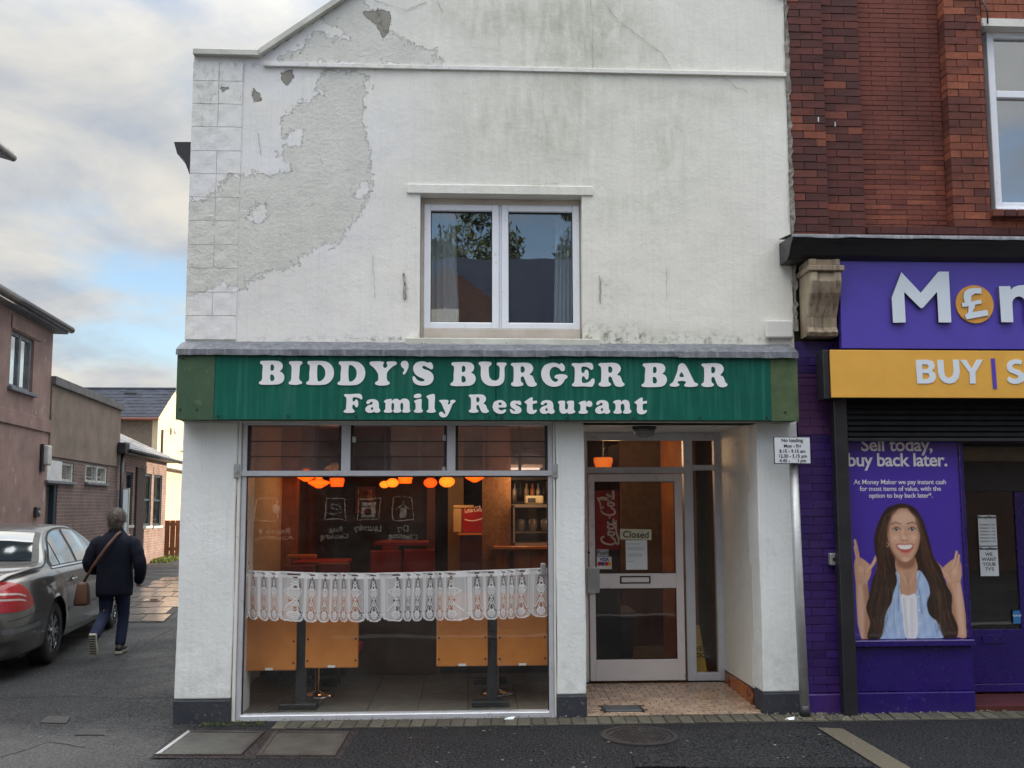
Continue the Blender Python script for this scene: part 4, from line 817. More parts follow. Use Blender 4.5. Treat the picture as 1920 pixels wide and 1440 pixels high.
# text helper
def text(body,size,x,z,y,mat,parent,name='lettering',align='CENTER',bold=0.,rot=(R(90),0,0),sx=1.,ext=.0006,space=1.,loc=None):
    c=bpy.data.curves.new(name,'FONT'); c.body=body; c.size=size; c.align_x=align; c.align_y='CENTER'; c.offset=bold; c.extrude=ext; c.space_character=space; c.resolution_u=3
    o=bpy.data.objects.new(name,c); COL.objects.link(o); dg=bpy.context.evaluated_depsgraph_get(); me=bpy.data.meshes.new_from_object(o.evaluated_get(dg)); bpy.data.objects.remove(o); bpy.data.curves.remove(c)
    me.materials.clear(); me.materials.append(mat); me.name=name; ob=bpy.data.objects.new(name,me); link(ob,parent); ob.rotation_euler=rot; ob.location=loc or (x,y,z); ob.scale=(sx,1,1); return ob
YT=YL-.004
CS=thing('closed_sign','cream plastic sign reading Closed hung inside the door glass','sign'); x,z=P(1192,1002,YT)
bm=bmesh.new(); box(bm,-.145,.145,-.003,.003,-.048,.048,.003); o=mk('sign_plate',bm,M('cream_plastic',(.66,.64,.48),rough=.5),CS); CS.location=(x,YT,z); CS.rotation_euler=(0,R(1.5),0)
text('Closed',.085,0,-.004,-.005,mInk,CS,bold=.001)
def paper(name,label,cat,px0,py0,px1,py1,y,lines,mat=mPaper,th=.0012):
    t=thing(name,label,cat); x0,z1=P(px0,py0,y); x1,z0=P(px1,py1,y); B('sheet',(x0,x1),(y-th,y),(z0,z1),mat,t); 
    for (tx,fy,sz,al,mt_,bd) in lines: text(tx,sz,x0+(x1-x0)*(.5 if al=='CENTER' else .08),z1-(z1-z0)*fy,y-th-.001,mt_,t,align=al,bold=bd)
    return t
mGreyInk=M('grey_print',(.20,.22,.24),rough=.7,bump=0)
paper('notice_sheet','pale blue typed notice in a plastic wallet below the Closed sign','notice',1173,1013,1214,1068,YT,[('Dear Customers',.12,.016,'LEFT',mGreyInk,0),('We are closed today and\nwill open again tomorrow',.28,.015,'LEFT',mGreyInk,0),('We are sorry for any\ntrouble this may cause',.5,.015,'LEFT',mGreyInk,0),('Thank you',.72,.015,'LEFT',mGreyInk,0)])
paper('push_sticker','small grey Push sticker on the left of the door glass','sticker',1119,1030,1141,1043,YT,[('Push',.5,.055,'CENTER',mInk,.0005)],M('silver_sticker',(.42,.43,.46),rough=.5))
VS=paper('card_sticker','payment card sticker with blue VISA lettering and two card logos','sticker',1119,1044,1147,1067,YT,[('VISA',.22,.042,'CENTER',M('blue_print',(.02,.06,.35),rough=.5,bump=0),.0015)],M('white_sticker',(.72,.72,.68),rough=.5))
for px,c in ((1124,(.6,.02,.02)),(1130,(.03,.1,.5)),(1137,(.6,.04,.02)),(1142,(.75,.35,.03))):
    x,z=P(px,1057,YT-.003); bm=bmesh.new(); lathe(bm,[(.019,-.0008),(.019,0)],16,(x,YT-.003-.001*(px%2),z),'y'); mk('card_logo',bm,M('card_dot',c,rough=.4,bump=0),VS)
# porch light, cable
PLt=thing('bulkhead_light','oval bulkhead light with frosted glass under the porch ceiling','lamp'); x,z=P(1208,808,.35)
bm=bmesh.new(); lathe(bm,[(.10,.03),(.105,.045),(.10,.06)],20); o=mk('light_base',bm,mDarkM,PLt,False); bm=bmesh.new(); lathe(bm,[(.03,-.035),(.075,-.02),(.088,.01),(.088,.03)],20); o=mk('light_globe',bm,M('frosted_glass_cover',(.22,.23,.22),rough=.25),PLt,True); PLt.location=(x,.35,ZB-.055); PLt.scale=(1,.7,1)
bm=bmesh.new(); a=Vector((x+.1,.35,ZB+.0)); tube(bm,[a,a+Vector((.3,-.02,-.005)),a+Vector((.62,-.05,-.0)),(X(1385,797,.1),.05,Z(1385,800,.05)),(X(1392,803,.03),-.01,Z(1392,803,.0))],.008,6); mk('cable',bm,mInk,PLt,True)
# porch tiles
mPT=M('beige_porch_tile',(.38,.27,.19),(.28,.19,.13),rough=.25,sc=11,bump=.15,rnd=.22,spots=((.12,.09,.07),.6,9))
PF=bpy.data.objects.new('porch_floor',None); link(PF); tag(PF,kind='structure')
bm=bmesh.new(); prism(bm,[(xp0-.0,-.02,-.05),(xp0,-.02,.008),(xp0,YD+.1,zfl-.008),(xp0,YD+.1,-.05)],(xp1-xp0,0,0)); mk('mortar_bed',bm,mGrout,PF)
tw,td=.125,.062; bmt=bmesh.new(); box(bmt,0,tw-.005,0,td-.005,-.01,.0,.0015); mpt=bpy.data.meshes.new('tile'); bmt.to_mesh(mpt); bmt.free(); mpt.materials.append(mPT)
row=0; yy=-.012
while yy<YD-.06:
    x=xp0+.004-(tw/2 if row%2 else 0)
    while x<xp1-.02:
        xa=max(x,xp0+.003); xb=min(x+tw,xp1-.002)
        if xb-xa>.03 and not (.05<yy<.26 and X(1133,1325,.1)<(xa+xb)/2<X(1200,1325,.2)):
            o=bpy.data.objects.new('tile',mpt); o.location=(xa,yy,.016+(zfl-.0-.016)*((yy+.02)/(YD+.02))+random.uniform(-.001,.001)); o.scale=((xb-xa)/tw,1,1); o.rotation_euler=(math.atan2(zfl-.016,YD),0,0); link(o,PF)
        x+=tw
    yy+=td; row+=1
PC=thing('porch_drain_plate','small dark metal inspection plate set in the porch tiles','drain cover'); x0,x1=X(1135,1325,.1),X(1198,1325,.2); B('plate',(x0,x1),(.065,.245),(.012,.034),M('dark_drain_metal',(.07,.075,.08),rough=.5,bump=.5),PC,.004); BB('plate_frame',[(x0-.02,x0-.002,.05,.26,.012,.030),(x1+.002,x1+.02,.05,.26,.012,.030)],mDarkM,PC)
mWoodD=M('dark_wood_panel',(.13,.055,.022),(.09,.035,.014),rough=.5,streak=((.05,.02,.01),.7)); mMottD=M('dark_mottled_paper',(.085,.055,.035),(.14,.09,.055),rough=.8,sc=16,bump=.4,spots=((.2,.15,.1),.7,30))
# things seen through the door
mGlowD=glowmat('dim_orange_glass',(.8,.16,.02),(.5,.05,.006),.22)
pendant(1131,868,36,2.6,'drum',mGlowD,'orange drum lamp glowing behind the glass above the entrance door')
FR=thing('drinks_fridge','red cola fridge side with white vertical script seen through the door','fridge'); x0,z1=P(1112,918,1.9); x1,z0=P(1162,1031,1.9)
B('fridge_body',(x0-.1,x1),(1.9,2.4),(.0,z1),mDado,FR); B('red_side_panel',(x0-.09,x1-.005),(1.89,1.898),(z0,z1-.01),mCokeR,FR)
hh=(z1-z0)/7.; bands('script_logo',script(),.17,lambda a,b:(x1-.03-b*hh*1.45-.02,1.886,z0+.05+a*hh*1.0),mWhiteP,FR)
B('wood_wall_panel',(X(1165,1000,3.4),X(1340,1000,3.4)),(3.4,3.45),(0,Z(1200,1062,3.4)),mWoodD,GB); B('mottled_wall',(X(1165,1000,3.4),X(1340,1000,3.4)),(3.41,3.46),(Z(1200,1062,3.4)+.002,2.66),mMottD,GB); B('wood_wall_panel',(X(1296,1100,1.6),X(1309,1100,1.6)),(1.6,2.9),(0,2.5),mWoodL,GB); B('side_lining',(2.34,2.38),(1.3,3.4),(0,2.6),mWoodD,GB)
BN=thing('litter_bin','grey plastic swing bin standing inside the door','bin'); x,z=P(1167,1180,2.3); bm=bmesh.new(); lathe(bm,[(.10,0),(.15,.42),(.155,.44)],20,(x,2.3,.03)); mk('bin_body',bm,M('grey_plastic',(.16,.17,.18),rough=.5),BN,True); bm=bmesh.new(); lathe(bm,[(.155,.45),(.14,.52),(.06,.57)],20,(x,2.3,.03)); mk('bin_lid',bm,M('grey_plastic_lid',(.2,.21,.22),rough=.5),BN,True)
RAD=thing('radiator_grille','dark floor heater grille inside the door at the left','heater'); x0,z0=P(1120,1200,2.0); BB('grille_slat',[(x0-.05,x0+.2,2.0+.0*k,2.02,.1+.05*k,.13+.05*k) for k in range(7)],mDarkM,RAD)
MT=thing('door_mat','dark mat lying diagonally inside the door','mat'); bm=bmesh.new(); prism(bm,[(X(1200,1200,2.),1.3,.03),(X(1265,1240,1.5),1.3,.03),(X(1265,1240,1.5)+.1,1.7,.03),(X(1150,1200,2.),2.4,.03),(X(1130,1200,2.),2.2,.03)],(0,0,.01)); mk('mat',bm,mDado,MT)
WF=thing('wet_floor_cone','yellow folding wet floor sign standing inside the side light','warning sign'); x0,z0=P(1302,1268,1.25); x1,z1=P(1318,1176,1.25); xb=X(1326,1268,1.25)
mYel=M('yellow_plastic',(.62,.42,.02),(.5,.33,.015),rough=.5); bm=bmesh.new(); prism(bm,[(x0-.06,1.22,.06),(xb,1.22,.06),(x1-.01,1.34,z1),(x0-.04,1.34,z1)],(0,.02,0)); mk('front_leaf',bm,mYel,WF); bm=bmesh.new(); prism(bm,[(x0-.06,1.5,.06),(xb,1.5,.06),(x1-.01,1.37,z1),(x0-.04,1.37,z1)],(0,.02,0)); mk('rear_leaf',bm,mYel,WF)
text('WET\nFLOOR',.06,(x0+xb)/2-.01,z0+.22,1.235,mInk,WF,bold=.001)
# ------------------------------------------------------------------ ground
def asphalt(name,base,spark=.5,wet=.5,glow_patch=False):
    t=NT(name)
    big=t.noise(.55,7,.6); ag=t.noise(170,3,.7); vo=t.vor(120)
    c=t.mix(t.rng(big,.35,.65),base,tuple(v*.62 for v in base)); c=t.mix(t.rng(t.noise(48,4,.75,off=(1,1,1)),.40,.62,0,.75),c,tuple(v*.38 for v in base)); c=t.mix(t.math('MULTIPLY',t.rng(t.noise(75,2,.6,off=(3,8,1)),.60,.68),spark*.8),c,tuple(min(v*4.2,.3) for v in base))
    c=t.mix(1.,c,t.ramp(t.noise(66,3,.85,off=(6,2,9)),[(.38,.35),(.5,.85),(.62,1.9)]),'MULTIPLY')
    if glow_patch:      # sun glow on the side road mouth, painted in as a paler grey
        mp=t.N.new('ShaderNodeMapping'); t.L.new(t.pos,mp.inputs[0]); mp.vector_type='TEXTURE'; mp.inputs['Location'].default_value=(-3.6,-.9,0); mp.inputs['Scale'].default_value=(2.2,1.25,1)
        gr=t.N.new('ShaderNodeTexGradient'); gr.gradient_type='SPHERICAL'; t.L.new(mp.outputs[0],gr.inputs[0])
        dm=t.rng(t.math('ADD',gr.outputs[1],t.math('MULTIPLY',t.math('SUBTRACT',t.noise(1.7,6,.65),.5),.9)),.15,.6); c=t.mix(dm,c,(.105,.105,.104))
    c=t.mix(t.math('MULTIPLY',t.rng(ag,.55,.68),spark),c,(.19,.19,.195)); c=t.mix(t.rng(t.noise(6,7,.7),.60,.75,0,.35),c,(.10,.095,.085))
    c=t.mix(t.math('MULTIPLY',t.rng(t.noise(24,2,.5,off=(9,4,0)),.77,.79),.6),c,(.30,.31,.32))
    w=t.rng(t.noise(.9,5,.55,off=(2,7,0)),.42,.62,1,0)
    r=t.math('ADD',t.math('MULTIPLY',w,-.34*wet),.66); r=t.math('ADD',r,t.math('MULTIPLY',ag,.12))
    h=t.math('ADD',t.math('MULTIPLY',vo,.7),ag); h=t.math('MULTIPLY',h,t.rng(w,0,1,1,.45)) 
    h=t.math('ADD',h,t.math('MULTIPLY',t.noise(60,3,.8,off=(4,4,4)),2.2)); sg=t.ramp(t.noise(54,3,.85,off=(3,9,2)),[(.40,.02),(.5,.35),(.6,1.)]); r=t.math('ADD',r,t.math('MULTIPLY',t.math('SUBTRACT',t.noise(58,3,.8,off=(1,5,7)),.5),.9),clamp=True); return t.set(c,r,t.bump(h,1.,.016,t.bump(t.noise(2.2,4,.5),.35,.02)),spec=sg)
mAsph=asphalt('wet_asphalt',(.027,.029,.033),.9,.9,glow_patch=True); mAsphD=asphalt('dark_pavement_asphalt',(.011,.013,.019),.4,.55); mAsphP=asphalt('patched_asphalt',(.010,.012,.018),.4,.5)
def sheet(name,pts,z,mat,parent=None,kind='structure',th=.0):
    bm=bmesh.new(); f=bm.faces.new([bm.verts.new((p[0],p[1],z)) for p in pts])
    if f.normal.z<0: f.normal_flip()
    o=mk(name,bm,mat,parent,recalc=False)
    for p in o.data.polygons:
        if p.normal.z<0: o.data.flip_normals(); break
    if not parent: tag(o,kind=kind)
    return o
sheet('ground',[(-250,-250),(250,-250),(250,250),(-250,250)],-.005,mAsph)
GR=bpy.data.objects['ground']; mGC=M('ground_crack_dirt',(.012,.012,.013),rough=.9,bump=0)
def gcrack(pts,w=.012):
    P2=[Vector((*G(*p),.0)) for p in pts]; bm=bmesh.new(); prev=None; sm=[]
    for a,b in zip(P2,P2[1:]):
        n=max(2,int((b-a).length/.08))
        for k in range(n): sm.append(a.lerp(b,k/n)+Vector((random.uniform(-.012,.012),random.uniform(-.02,.02),0)))
    sm.append(P2[-1])
    for k,q in enumerate(sm):
        d=(sm[min(k+1,len(sm)-1)]-sm[max(k-1,0)]).normalized(); s_=Vector((-d.y,d.x,0))*w*random.uniform(.3,.8); r=[bm.verts.new((q.x+s_.x,q.y+s_.y,-.0035)),bm.verts.new((q.x-s_.x,q.y-s_.y,-.0035))]
        if prev: bm.faces.new([prev[0],prev[1],r[1],r[0]])
        prev=r
    o=mk('asphalt_joint',bm,mGC,GR,recalc=False)
for l in ([(0,1310),(120,1304),(240,1309),(340,1306)],[(262,1200),(215,1262),(180,1300)],[(330,1175),(290,1195),(255,1220)],[(0,1420),(90,1390),(160,1400)]): gcrack(l)
sheet('pavement',[(-1.75,-4.2),(60,-4.2),(60,.0),(-1.95,.0)],.0,mAsphD)
sheet('pavement_patch',[G(1180,1405),G(1240,1405),G(1290,1440),G(1190,1440)],.0085,mAsphP); sheet('pavement_patch',[G(760,1428),G(880,1428),G(880,1470),G(750,1470)],.004,mAsphP)
sheet('pavement_patch',[G(1230,1368),G(1535,1370),G(1640,1440),G(1280,1440)],.004,asphalt('smooth_asphalt',(.015,.018,.024),.3,.6))
mTrench=M('grit_trench_strip',(.105,.09,.06),(.07,.06,.045),rough=.7,sc=60,bump=.8,bsc=120,spots=((.3,.28,.22),.7,120))
sheet('trench_strip',[G(1533,1366),G(1580,1368),G(1725,1452),G(1668,1452)],.008,mTrench)
# row of paving bricks
mPav=M('mossy_paving_brick',(.095,.085,.065),(.06,.06,.045),rough=.65,sc=10,bump=.6,bsc=50,rnd=.35,spots=((.05,.08,.03),.6,8))
PR=bpy.data.objects.new('paving_strip',None); link(PR); tag(PR,kind='structure')
xa,xb=G(515,1360)[0],6.5
sheet('joint_bed',[(xa,-.27),(xb,-.27),(xb,-.035),(xa,-.035)],.003,mGrout,PR)
bmt=bmesh.new(); box(bmt,-.046,.046,-.1,.1,-.03,.014,.004); mpv=bpy.data.meshes.new('paver'); bmt.to_mesh(mpv); bmt.free(); mpv.materials.append(mPav)
x=xa+.05
while x<xb:
    w=random.choice((.1,.1,.105,.11)); o=bpy.data.objects.new('paver',mpv); o.location=(x,-.155+random.uniform(-.004,.004),random.uniform(-.003,.002)); o.rotation_euler=(0,random.uniform(-.01,.01),R(-8 if x>2.5 else -3)+random.uniform(-.03,.03)); link(o,PR); x+=w
mMoss=M('moss',(.045,.07,.014),(.03,.035,.014),rough=.95,sc=14,bump=1.,bsc=60)
bm=bmesh.new()
mo=[G(385,1352),G(500,1354),G(492,1366),G(450,1371),G(376,1366)]
for k in range(520):
    u,v=random.random(),random.random(); x=mo[0][0]+(mo[1][0]-mo[0][0])*u; y=mo[0][1]-.02-(.16)*v
    h=random.uniform(.001,.006); s=random.uniform(.005,.012)
    a=random.random()*6.28; bm.faces.new([bm.verts.new((x+s*math.cos(a+q),y+s*math.sin(a+q),.004+(h if q==0 else 0))) for q in (0,2.1,4.2)])
tag(mk('moss_patch',bm,mMoss,recalc=False),'green moss growing where the wall meets the pavement under the shop window','moss',kind='stuff')
# hatch covers
mHat=M('cement_hatch_infill',(.072,.070,.063),(.045,.044,.040),rough=.45,sc=5,bump=.6,bsc=90,spots=((.25,.24,.21),.4,60)); mHatM=M('rusty_steel_edging',(.11,.10,.095),(.06,.05,.045),rough=.45,metal=.5,bump=.5)
def hatch(pa,pb,pc,pd,label,bright=False):
    t=thing('cellar_hatch',label,'hatch cover',group='cellar hatch covers'); q=[Vector((*G(*p),0)) for p in (pa,pb,pc,pd)]; c=sum(q,Vector())/4; w=.028
    inn=[v+(c-v).normalized()*w*1.6 for v in q]; bm=bmesh.new(); prism(bm,[(v.x,v.y,-.01) for v in inn],(0,0,.018)); mk('infill',bm,mHat,t)
    for i in range(4):
        a,b=q[i],q[(i+1)%4]; ai,bi=inn[i],inn[(i+1)%4]; bm=bmesh.new(); prism(bm,[(v.x,v.y,-.01) for v in (a,b,bi,ai)],(0,0,.024)); mk('steel_edge',bm,mSteel if (bright and i==3) else mHatM,t)
hatch((352,1373),(497,1374),(452,1418),(290,1418),'left cellar hatch cover with a bright steel left edge, set in the pavement',True)
hatch((514,1374),(655,1375),(628,1420),(480,1420),'right cellar hatch cover of speckled cement below the shop window')
sheet('hatch_surround',[G(338,1369),G(672,1371),G(640,1424),G(280,1422)],.003,asphalt('reddish_asphalt',(.045,.030,.032),.4,.5))
# manhole
MH=thing('manhole_cover','round iron manhole cover with a chequered pattern in the pavement','manhole cover',(*G(1199,1381),.0))
mIron=M('cast_iron',(.055,.05,.052),(.035,.032,.034),rough=.5,metal=.4,bump=.6,bsc=50)
bm=bmesh.new(); lathe(bm,[(.275,-.01),(.275,.012),(.235,.012),(.235,.004),(.0005,.004)],48); mk('ring',bm,mIron,MH); bm=bmesh.new(); lathe(bm,[(.228,-.01),(.228,.010),(.0005,.010)],48); mk('lid',bm,mIron,MH)
bm=bmesh.new()
for i in range(-6,7):
    for j in range(-6,7):
        x,y=i*.034+(.017 if j%2 else 0),j*.034
        if x*x+y*y<.205**2: a=.6 if (i+j)%2 else -.6; ca,sa=math.cos(a),math.sin(a); prism(bm,[(x+u*ca-v*sa,y+u*sa+v*ca,.0095) for u,v in ((-.013,-.005),(.013,-.005),(.013,.005),(-.013,.005))],(0,0,.005))
mk('tread_pattern',bm,mIron,MH)
# small covers in the side road, gum spots and grit
mCov=M('road_cover_steel',(.04,.038,.036),rough=.5,metal=.3,bump=.5)
for (pp,l) in ((((88,1343),(132,1344),(124,1356),(74,1355)),'small dark stopcock cover in the side road, nearer the car'),(((150,1367),(202,1367),(196,1378),(140,1378)),'small dark stopcock cover in the side road, nearer the hatch covers')):
    t=thing('stopcock_cover',l,'drain cover',group='stopcock covers'); q=[G(*p) for p in pp]; bm=bmesh.new(); prism(bm,[(a,b,-.006) for a,b in q],(0,0,.008)); mk('lid',bm,mCov,t)
bm=bmesh.new()
for k in range(80):
    x=random.uniform(-5,4.3); y=random.uniform(-1.5,-.3) if x>-1.9 else random.uniform(-1.5,6); r=random.uniform(.005,.014); n=7; ph=random.random()
    bm.faces.new([bm.verts.new((x+r*random.uniform(.7,1.2)*math.cos(ph+6.283*k2/n),y+r*random.uniform(.6,1.1)*math.sin(ph+6.283*k2/n),.0095)) for k2 in range(n)])
tag(mk('gum_spots',bm,M('trodden_gum',(.22,.23,.24),(.13,.14,.15),rough=.6,bump=0),recalc=False),'pale trodden chewing gum spots scattered over the asphalt','gum spots',kind='stuff')
bm=bmesh.new()
for k in range(420):
    if k<300: x=random.uniform(-1.8,4.3); y=-.035+random.uniform(-.03,.02)
    else: x=random.gauss(2.75,.2); y=random.uniform(-.25,-.03)
    s=random.uniform(.003,.011); a=random.random()*6; v=[bm.verts.new((x+s*math.cos(a+q),y+s*math.sin(a+q),.014)) for q in (0,2,4)]; tpv=bm.verts.new((x,y,.014+s)); 
    for q in range(3): bm.faces.new([v[q],v[(q+1)%3],tpv])
tag(mk('wall_foot_debris',bm,M('leaf_grit',(.07,.055,.035),(.30,.28,.24),rough=.9,sc=30),recalc=False),'crumbs of leaf and grit gathered along the foot of the shopfronts','debris',kind='stuff')
for (px,py,l) in ((1480,1350,'torn scrap of white paper lying at the foot of the grey sign post'),(955,1349,'small scrap of white litter at the shop window sill')):
    x,y=G(px,py,.01); bm=bmesh.new(); v=[bm.verts.new((x+a,y+b,.012+c)) for a,b,c in ((-.04,-.01,0),(.03,-.02,.004),(.045,.01,.02),(0,.02,.012),(-.03,.01,.006))]; bm.faces.new(v); tag(mk('paper_scrap',bm,mPaper,recalc=False),l,'litter')
# ------------------------------------------------------------------ sign post
SP=thing('no_loading_sign','white parking sign reading No loading Mon-Fri on a grey steel post','sign post')
pt=Vector((X(1488,872,-.12),-.12,Z(1488,872,-.12))); pb=Vector((X(1510,1352,-.13),-.13,-.0)); bm=bmesh.new(); tube(bm,[pb,pb.lerp(pt,.5)+Vector((-.004,0,0)),pt+(pt-pb)*.02],[.037,.036,.035],20); mk('post',bm,mSteel,SP,True)
bm=bmesh.new(); tube(bm,[pb,pb+(pt-pb)*.05],(.041),20); mk('post_collar',bm,mDarkM,SP,True)
ys=-.19; x0,x1=X(1451,843,ys),X(1520,843,ys); z0,z1=Z(1486,870,ys),Z(1486,819,ys); xm=(x0+x1)/2; hgt=z1-z0
mSignW=M('white_enamel',(.66,.69,.74),(.6,.63,.68),rough=.4,bump=.03)
bm=bmesh.new(); box(bm,x0,x1,ys,ys+.012,z0,z1,.005); mk('sign_edge',bm,mInk,SP); B('sign_face',(x0+.006,x1-.006),(ys-.002,ys),(z0+.006,z1-.006),mSignW,SP,)
for tx,f,s in (('No loading',.13,.045),('Mon - Fri',.34,.042),('8.15 - 9.15 am',.53,.042),('12.30 - 3.15 pm',.71,.042),('4.45 - 6.30 pm',.88,.042)): text(tx,s*.86,xm,z1-hgt*f,ys-.0035,mInk,SP,bold=.0004,space=1.0,sx=1.0)
B('scraped_patch',(xm-.022,xm+.038),(ys-.0065,ys-.0045),(z0+.008,z0+.036),mSignW,SP)
B('bracket',(pt.x-.05,pt.x+.05),(ys+.013,-.15),(z0+.08,z0+.11),mSteel,SP)
# ------------------------------------------------------------------ red brick building next door
RB=thing('brick_building','dark red brick upper storey with flat piers and a thin-brick panel beside the white restaurant','building')
def brickmat(name,stops,sc=30):
    t=NT(name); c=t.ramp(t.rand(),stops); c=t.mix(t.rng(t.noise(sc,6,.7),.35,.7),c,t.mix(.5,c,(.05,.03,.03))); big=t.rng(t.noise(2.2,5,.6),.42,.66); c=t.mix(t.math('MULTIPLY',big,.45),c,(.04,.018,.018))
    c=t.mix(t.math('MULTIPLY',t.rng(t.noise(60,3,.7),.68,.72),.5),c,(.18,.15,.13)); return t.set(c,.75,t.bump(t.noise(85,5,.7),.6,.004),spec=.3)
mBk=brickmat('dark_red_brick',[(0,(.085,.026,.024)),(.45,(.125,.035,.03)),(.80,(.16,.045,.034)),(.90,(.22,.062,.04)),(1,(.34,.10,.055))])
mBkO=brickmat('orange_red_brick',[(0,(.12,.034,.026)),(.4,(.20,.055,.034)),(.75,(.29,.08,.042)),(1,(.38,.115,.058))])
mBkT=brickmat('thin_red_brick',[(0,(.17,.045,.034)),(.5,(.23,.062,.042)),(.85,(.29,.083,.05)),(1,(.34,.102,.058))])
mMort=M('dark_mortar',(.055,.035,.03),(.035,.025,.022),rough=.95,bump=.5)
bvar=[]
def brick_meshes(mat):
    out=[]
    for k in range(4):
        bm=bmesh.new(); v=box(bm,-.5,.5,0,1,-.5,.5)
        for q in v: q.co.x+=random.uniform(-.008,.008); q.co.z+=random.uniform(-.035,.035); q.co.y+=random.uniform(-.02,.04)
        me=bpy.data.meshes.new('brick'); bm.to_mesh(me); bm.free(); me.materials.append(mat); out.append(me)
    return out
MBk,MBkO,MBkT=brick_meshes(mBk),brick_meshes(mBkO),brick_meshes(mBkT)
NB={}
def bricks(parent,x0,x1,z0,z1,yf,ch,bl,gap,meshes,depth=.05,name='brick',limit=295,seq=None,bed=None):
    B('mortar_bed',(x0+.008,x1-.008),(yf+.007,yf+depth+.02),(z0,z1),bed or mMort,parent); row=0; z=z0; jn=[]
    while z<z1-ch*.4:
        cuts=[x0]; off=bl*(.5 if row%2 else 1.) if seq is None else seq[row%len(seq)]; x=x0+off
        while x<x1-bl*.2: cuts.append(x); x+=bl
        cuts.append(x1)
        for a,b in zip(cuts,cuts[1:]):
            if b-a<.02: continue
            zt=min(z+ch,z1); loc=((a+b)/2+random.uniform(-.001,.001),yf+random.uniform(-.0015,.002),(z+zt)/2); sc=(b-a-gap,depth,zt-z-gap); k=parent.name
            if NB.get(k,0)<limit: NB[k]=NB.get(k,0)+1; o=bpy.data.objects.new(name,random.choice(meshes)); o.location=loc; o.scale=sc; link(o,parent)
            else: jn.append((loc,sc))
        z+=ch; row+=1
    if jn:
        bm=bmesh.new()
        for l,s in jn: box(bm,l[0]-s[0]/2,l[0]+s[0]/2,l[1],l[1]+s[1],l[2]-s[2]/2,l[2]+s[2]/2)
        o=mk('brick_mass',bm,meshes[0].materials[0],parent); tag(o,kind='stuff')
xd_=X(1585,1050,0)+.05; zc=Z(1700,452,-.02); zT=6.35; ch=.0665; bl=.225
px1=[X(1480,225,-.02),X(1548,225,-.02),X(1616,225,.03),X(1779,225,.0),X(1850,225,0)]
bricks(RB,px1[0]+.01,px1[1],zc,zT,-.02,ch,.21,.007,MBk)
bricks(RB,px1[1],px1[2],zc,zT,.03,ch,.21,.007,MBk)
zpan=Z(1700,432,.1)
bricks(RB,px1[3]+.0,px1[4],zc+ch*2,zT,.0,ch,.19,.007,MBkO,depth=.11)
bricks(RB,px1[2],px1[3],zc+ch*2,zT,.10,.0435,.26,.005,MBkT,limit=297)
bricks(RB,px1[2],px1[3]+1.6,zc,zc+ch*2,.0,ch,.22,.007,MBk,limit=300)
xw=[px1[4],X(1858,225,.14),5.6]; zw0,zw1=Z(1890,392,.1),Z(1890,62,.1)
bricks(RB,px1[4]+.001,5.8,zw1+.07,zT,.0,ch,.22,.007,MBkO,limit=300); B('window_head',(px1[4],5.8),(-.01,.12),(zw1+.0,zw1+.068),mTrim,RB)
bricks(RB,px1[4]+.001,5.8,zc+ch*2,zw0-.05,.02,ch,.22,.007,MBkO,limit=300)
x=px1[4]-.02
while x<5.6: B('sill_brick',(x+.004,x+.10),(-.05,.1),(zw0-.11,zw0-.052),MBk[0].materials[0],RB,.003); x+=.105
WN=node('sash_window',RB); yw=.12
mGlU=glass('tall_window_glass',4.5,(.35,.5,.62),.32,.08)
B('window_frame',(xw[1]-.03,xw[1]+.03),(yw-.03,yw+.04),(zw0,zw1),mUP,WN,.004); B('window_frame',(xw[1]+.03,5.6),(yw-.03,yw+.04),(zw1-.05,zw1),mUP,WN,.004); B('window_frame',(xw[1]+.03,5.6),(yw-.03,yw+.04),(zw0,zw0+.055),mUP,WN,.004); zmid=Z(1890,180,yw); B('window_frame',(xw[1]+.03,5.6),(yw-.035,yw+.04),(zmid-.03,zmid+.03),mUP,WN,.004); B('window_sill',(xw[1]-.04,5.6),(yw-.06,yw+.04),(zw0-.05,zw0-.002),mUP,WN,.004)
B('pane',(xw[1]+.03,5.6),(yw,yw+.006),(zw0+.055,zmid-.03),mGlU,WN); B('pane',(xw[1]+.03,5.6),(yw,yw+.006),(zmid+.03,zw1-.05),mGlU,WN)
B('window_blind',(xw[1]+.03,5.6),(yw+.12,yw+.13),(zw0,zw1),M('pale_blind',(.42,.47,.5),rough=.9),WN)
B('rear_body',(px1[0]+.02,16),(.24,11),(3.0,6.6),mMort,RB); B('rear_body',(px1[0]+.02,16),(3.2,11),(0,2.995),mMort,RB); B('party_wall',(px1[0]+.02,xd_),(.24,3.2),(0,2.995),mMort,RB); 
bm=bmesh.new(); tube(bm,[(X(1838,0,-.01),-.02,Z(1838,-5,-.01)),(X(1850,22,-.02),-.03,Z(1850,22,-.02)),(X(1852,44,-.02),-.02,Z(1852,44,-.02))],.007,6); mk('cable',bm,mInk,RB,True)
for px,py in ((1535,222),(1571,226)):
    x,z=P(px,py,-.03); B('paint_drip',(x-.006,x+.006),(-.026 if px<1550 else .026,-.02 if px<1550 else .03),(z-.03,z+.015),mCop,RB,.003)
# mortar fillet between the two buildings
bm=bmesh.new(); prev=None
for k in range(90):
    z=3.05+k*.037; a=XR-.004+random.uniform(-.008,.008); b=px1[0]+.014+random.uniform(-.01,.012); r=[bm.verts.new((a,-.012,z)),bm.verts.new((b,-.026,z))]
    if prev: bm.faces.new([prev[0],prev[1],r[1],r[0]])
    prev=r
mk('mortar_fillet',bm,M('pale_fillet_mortar',(.35,.33,.29),(.12,.1,.09),rough=.9,sc=20,bump=1.),RB,recalc=False)
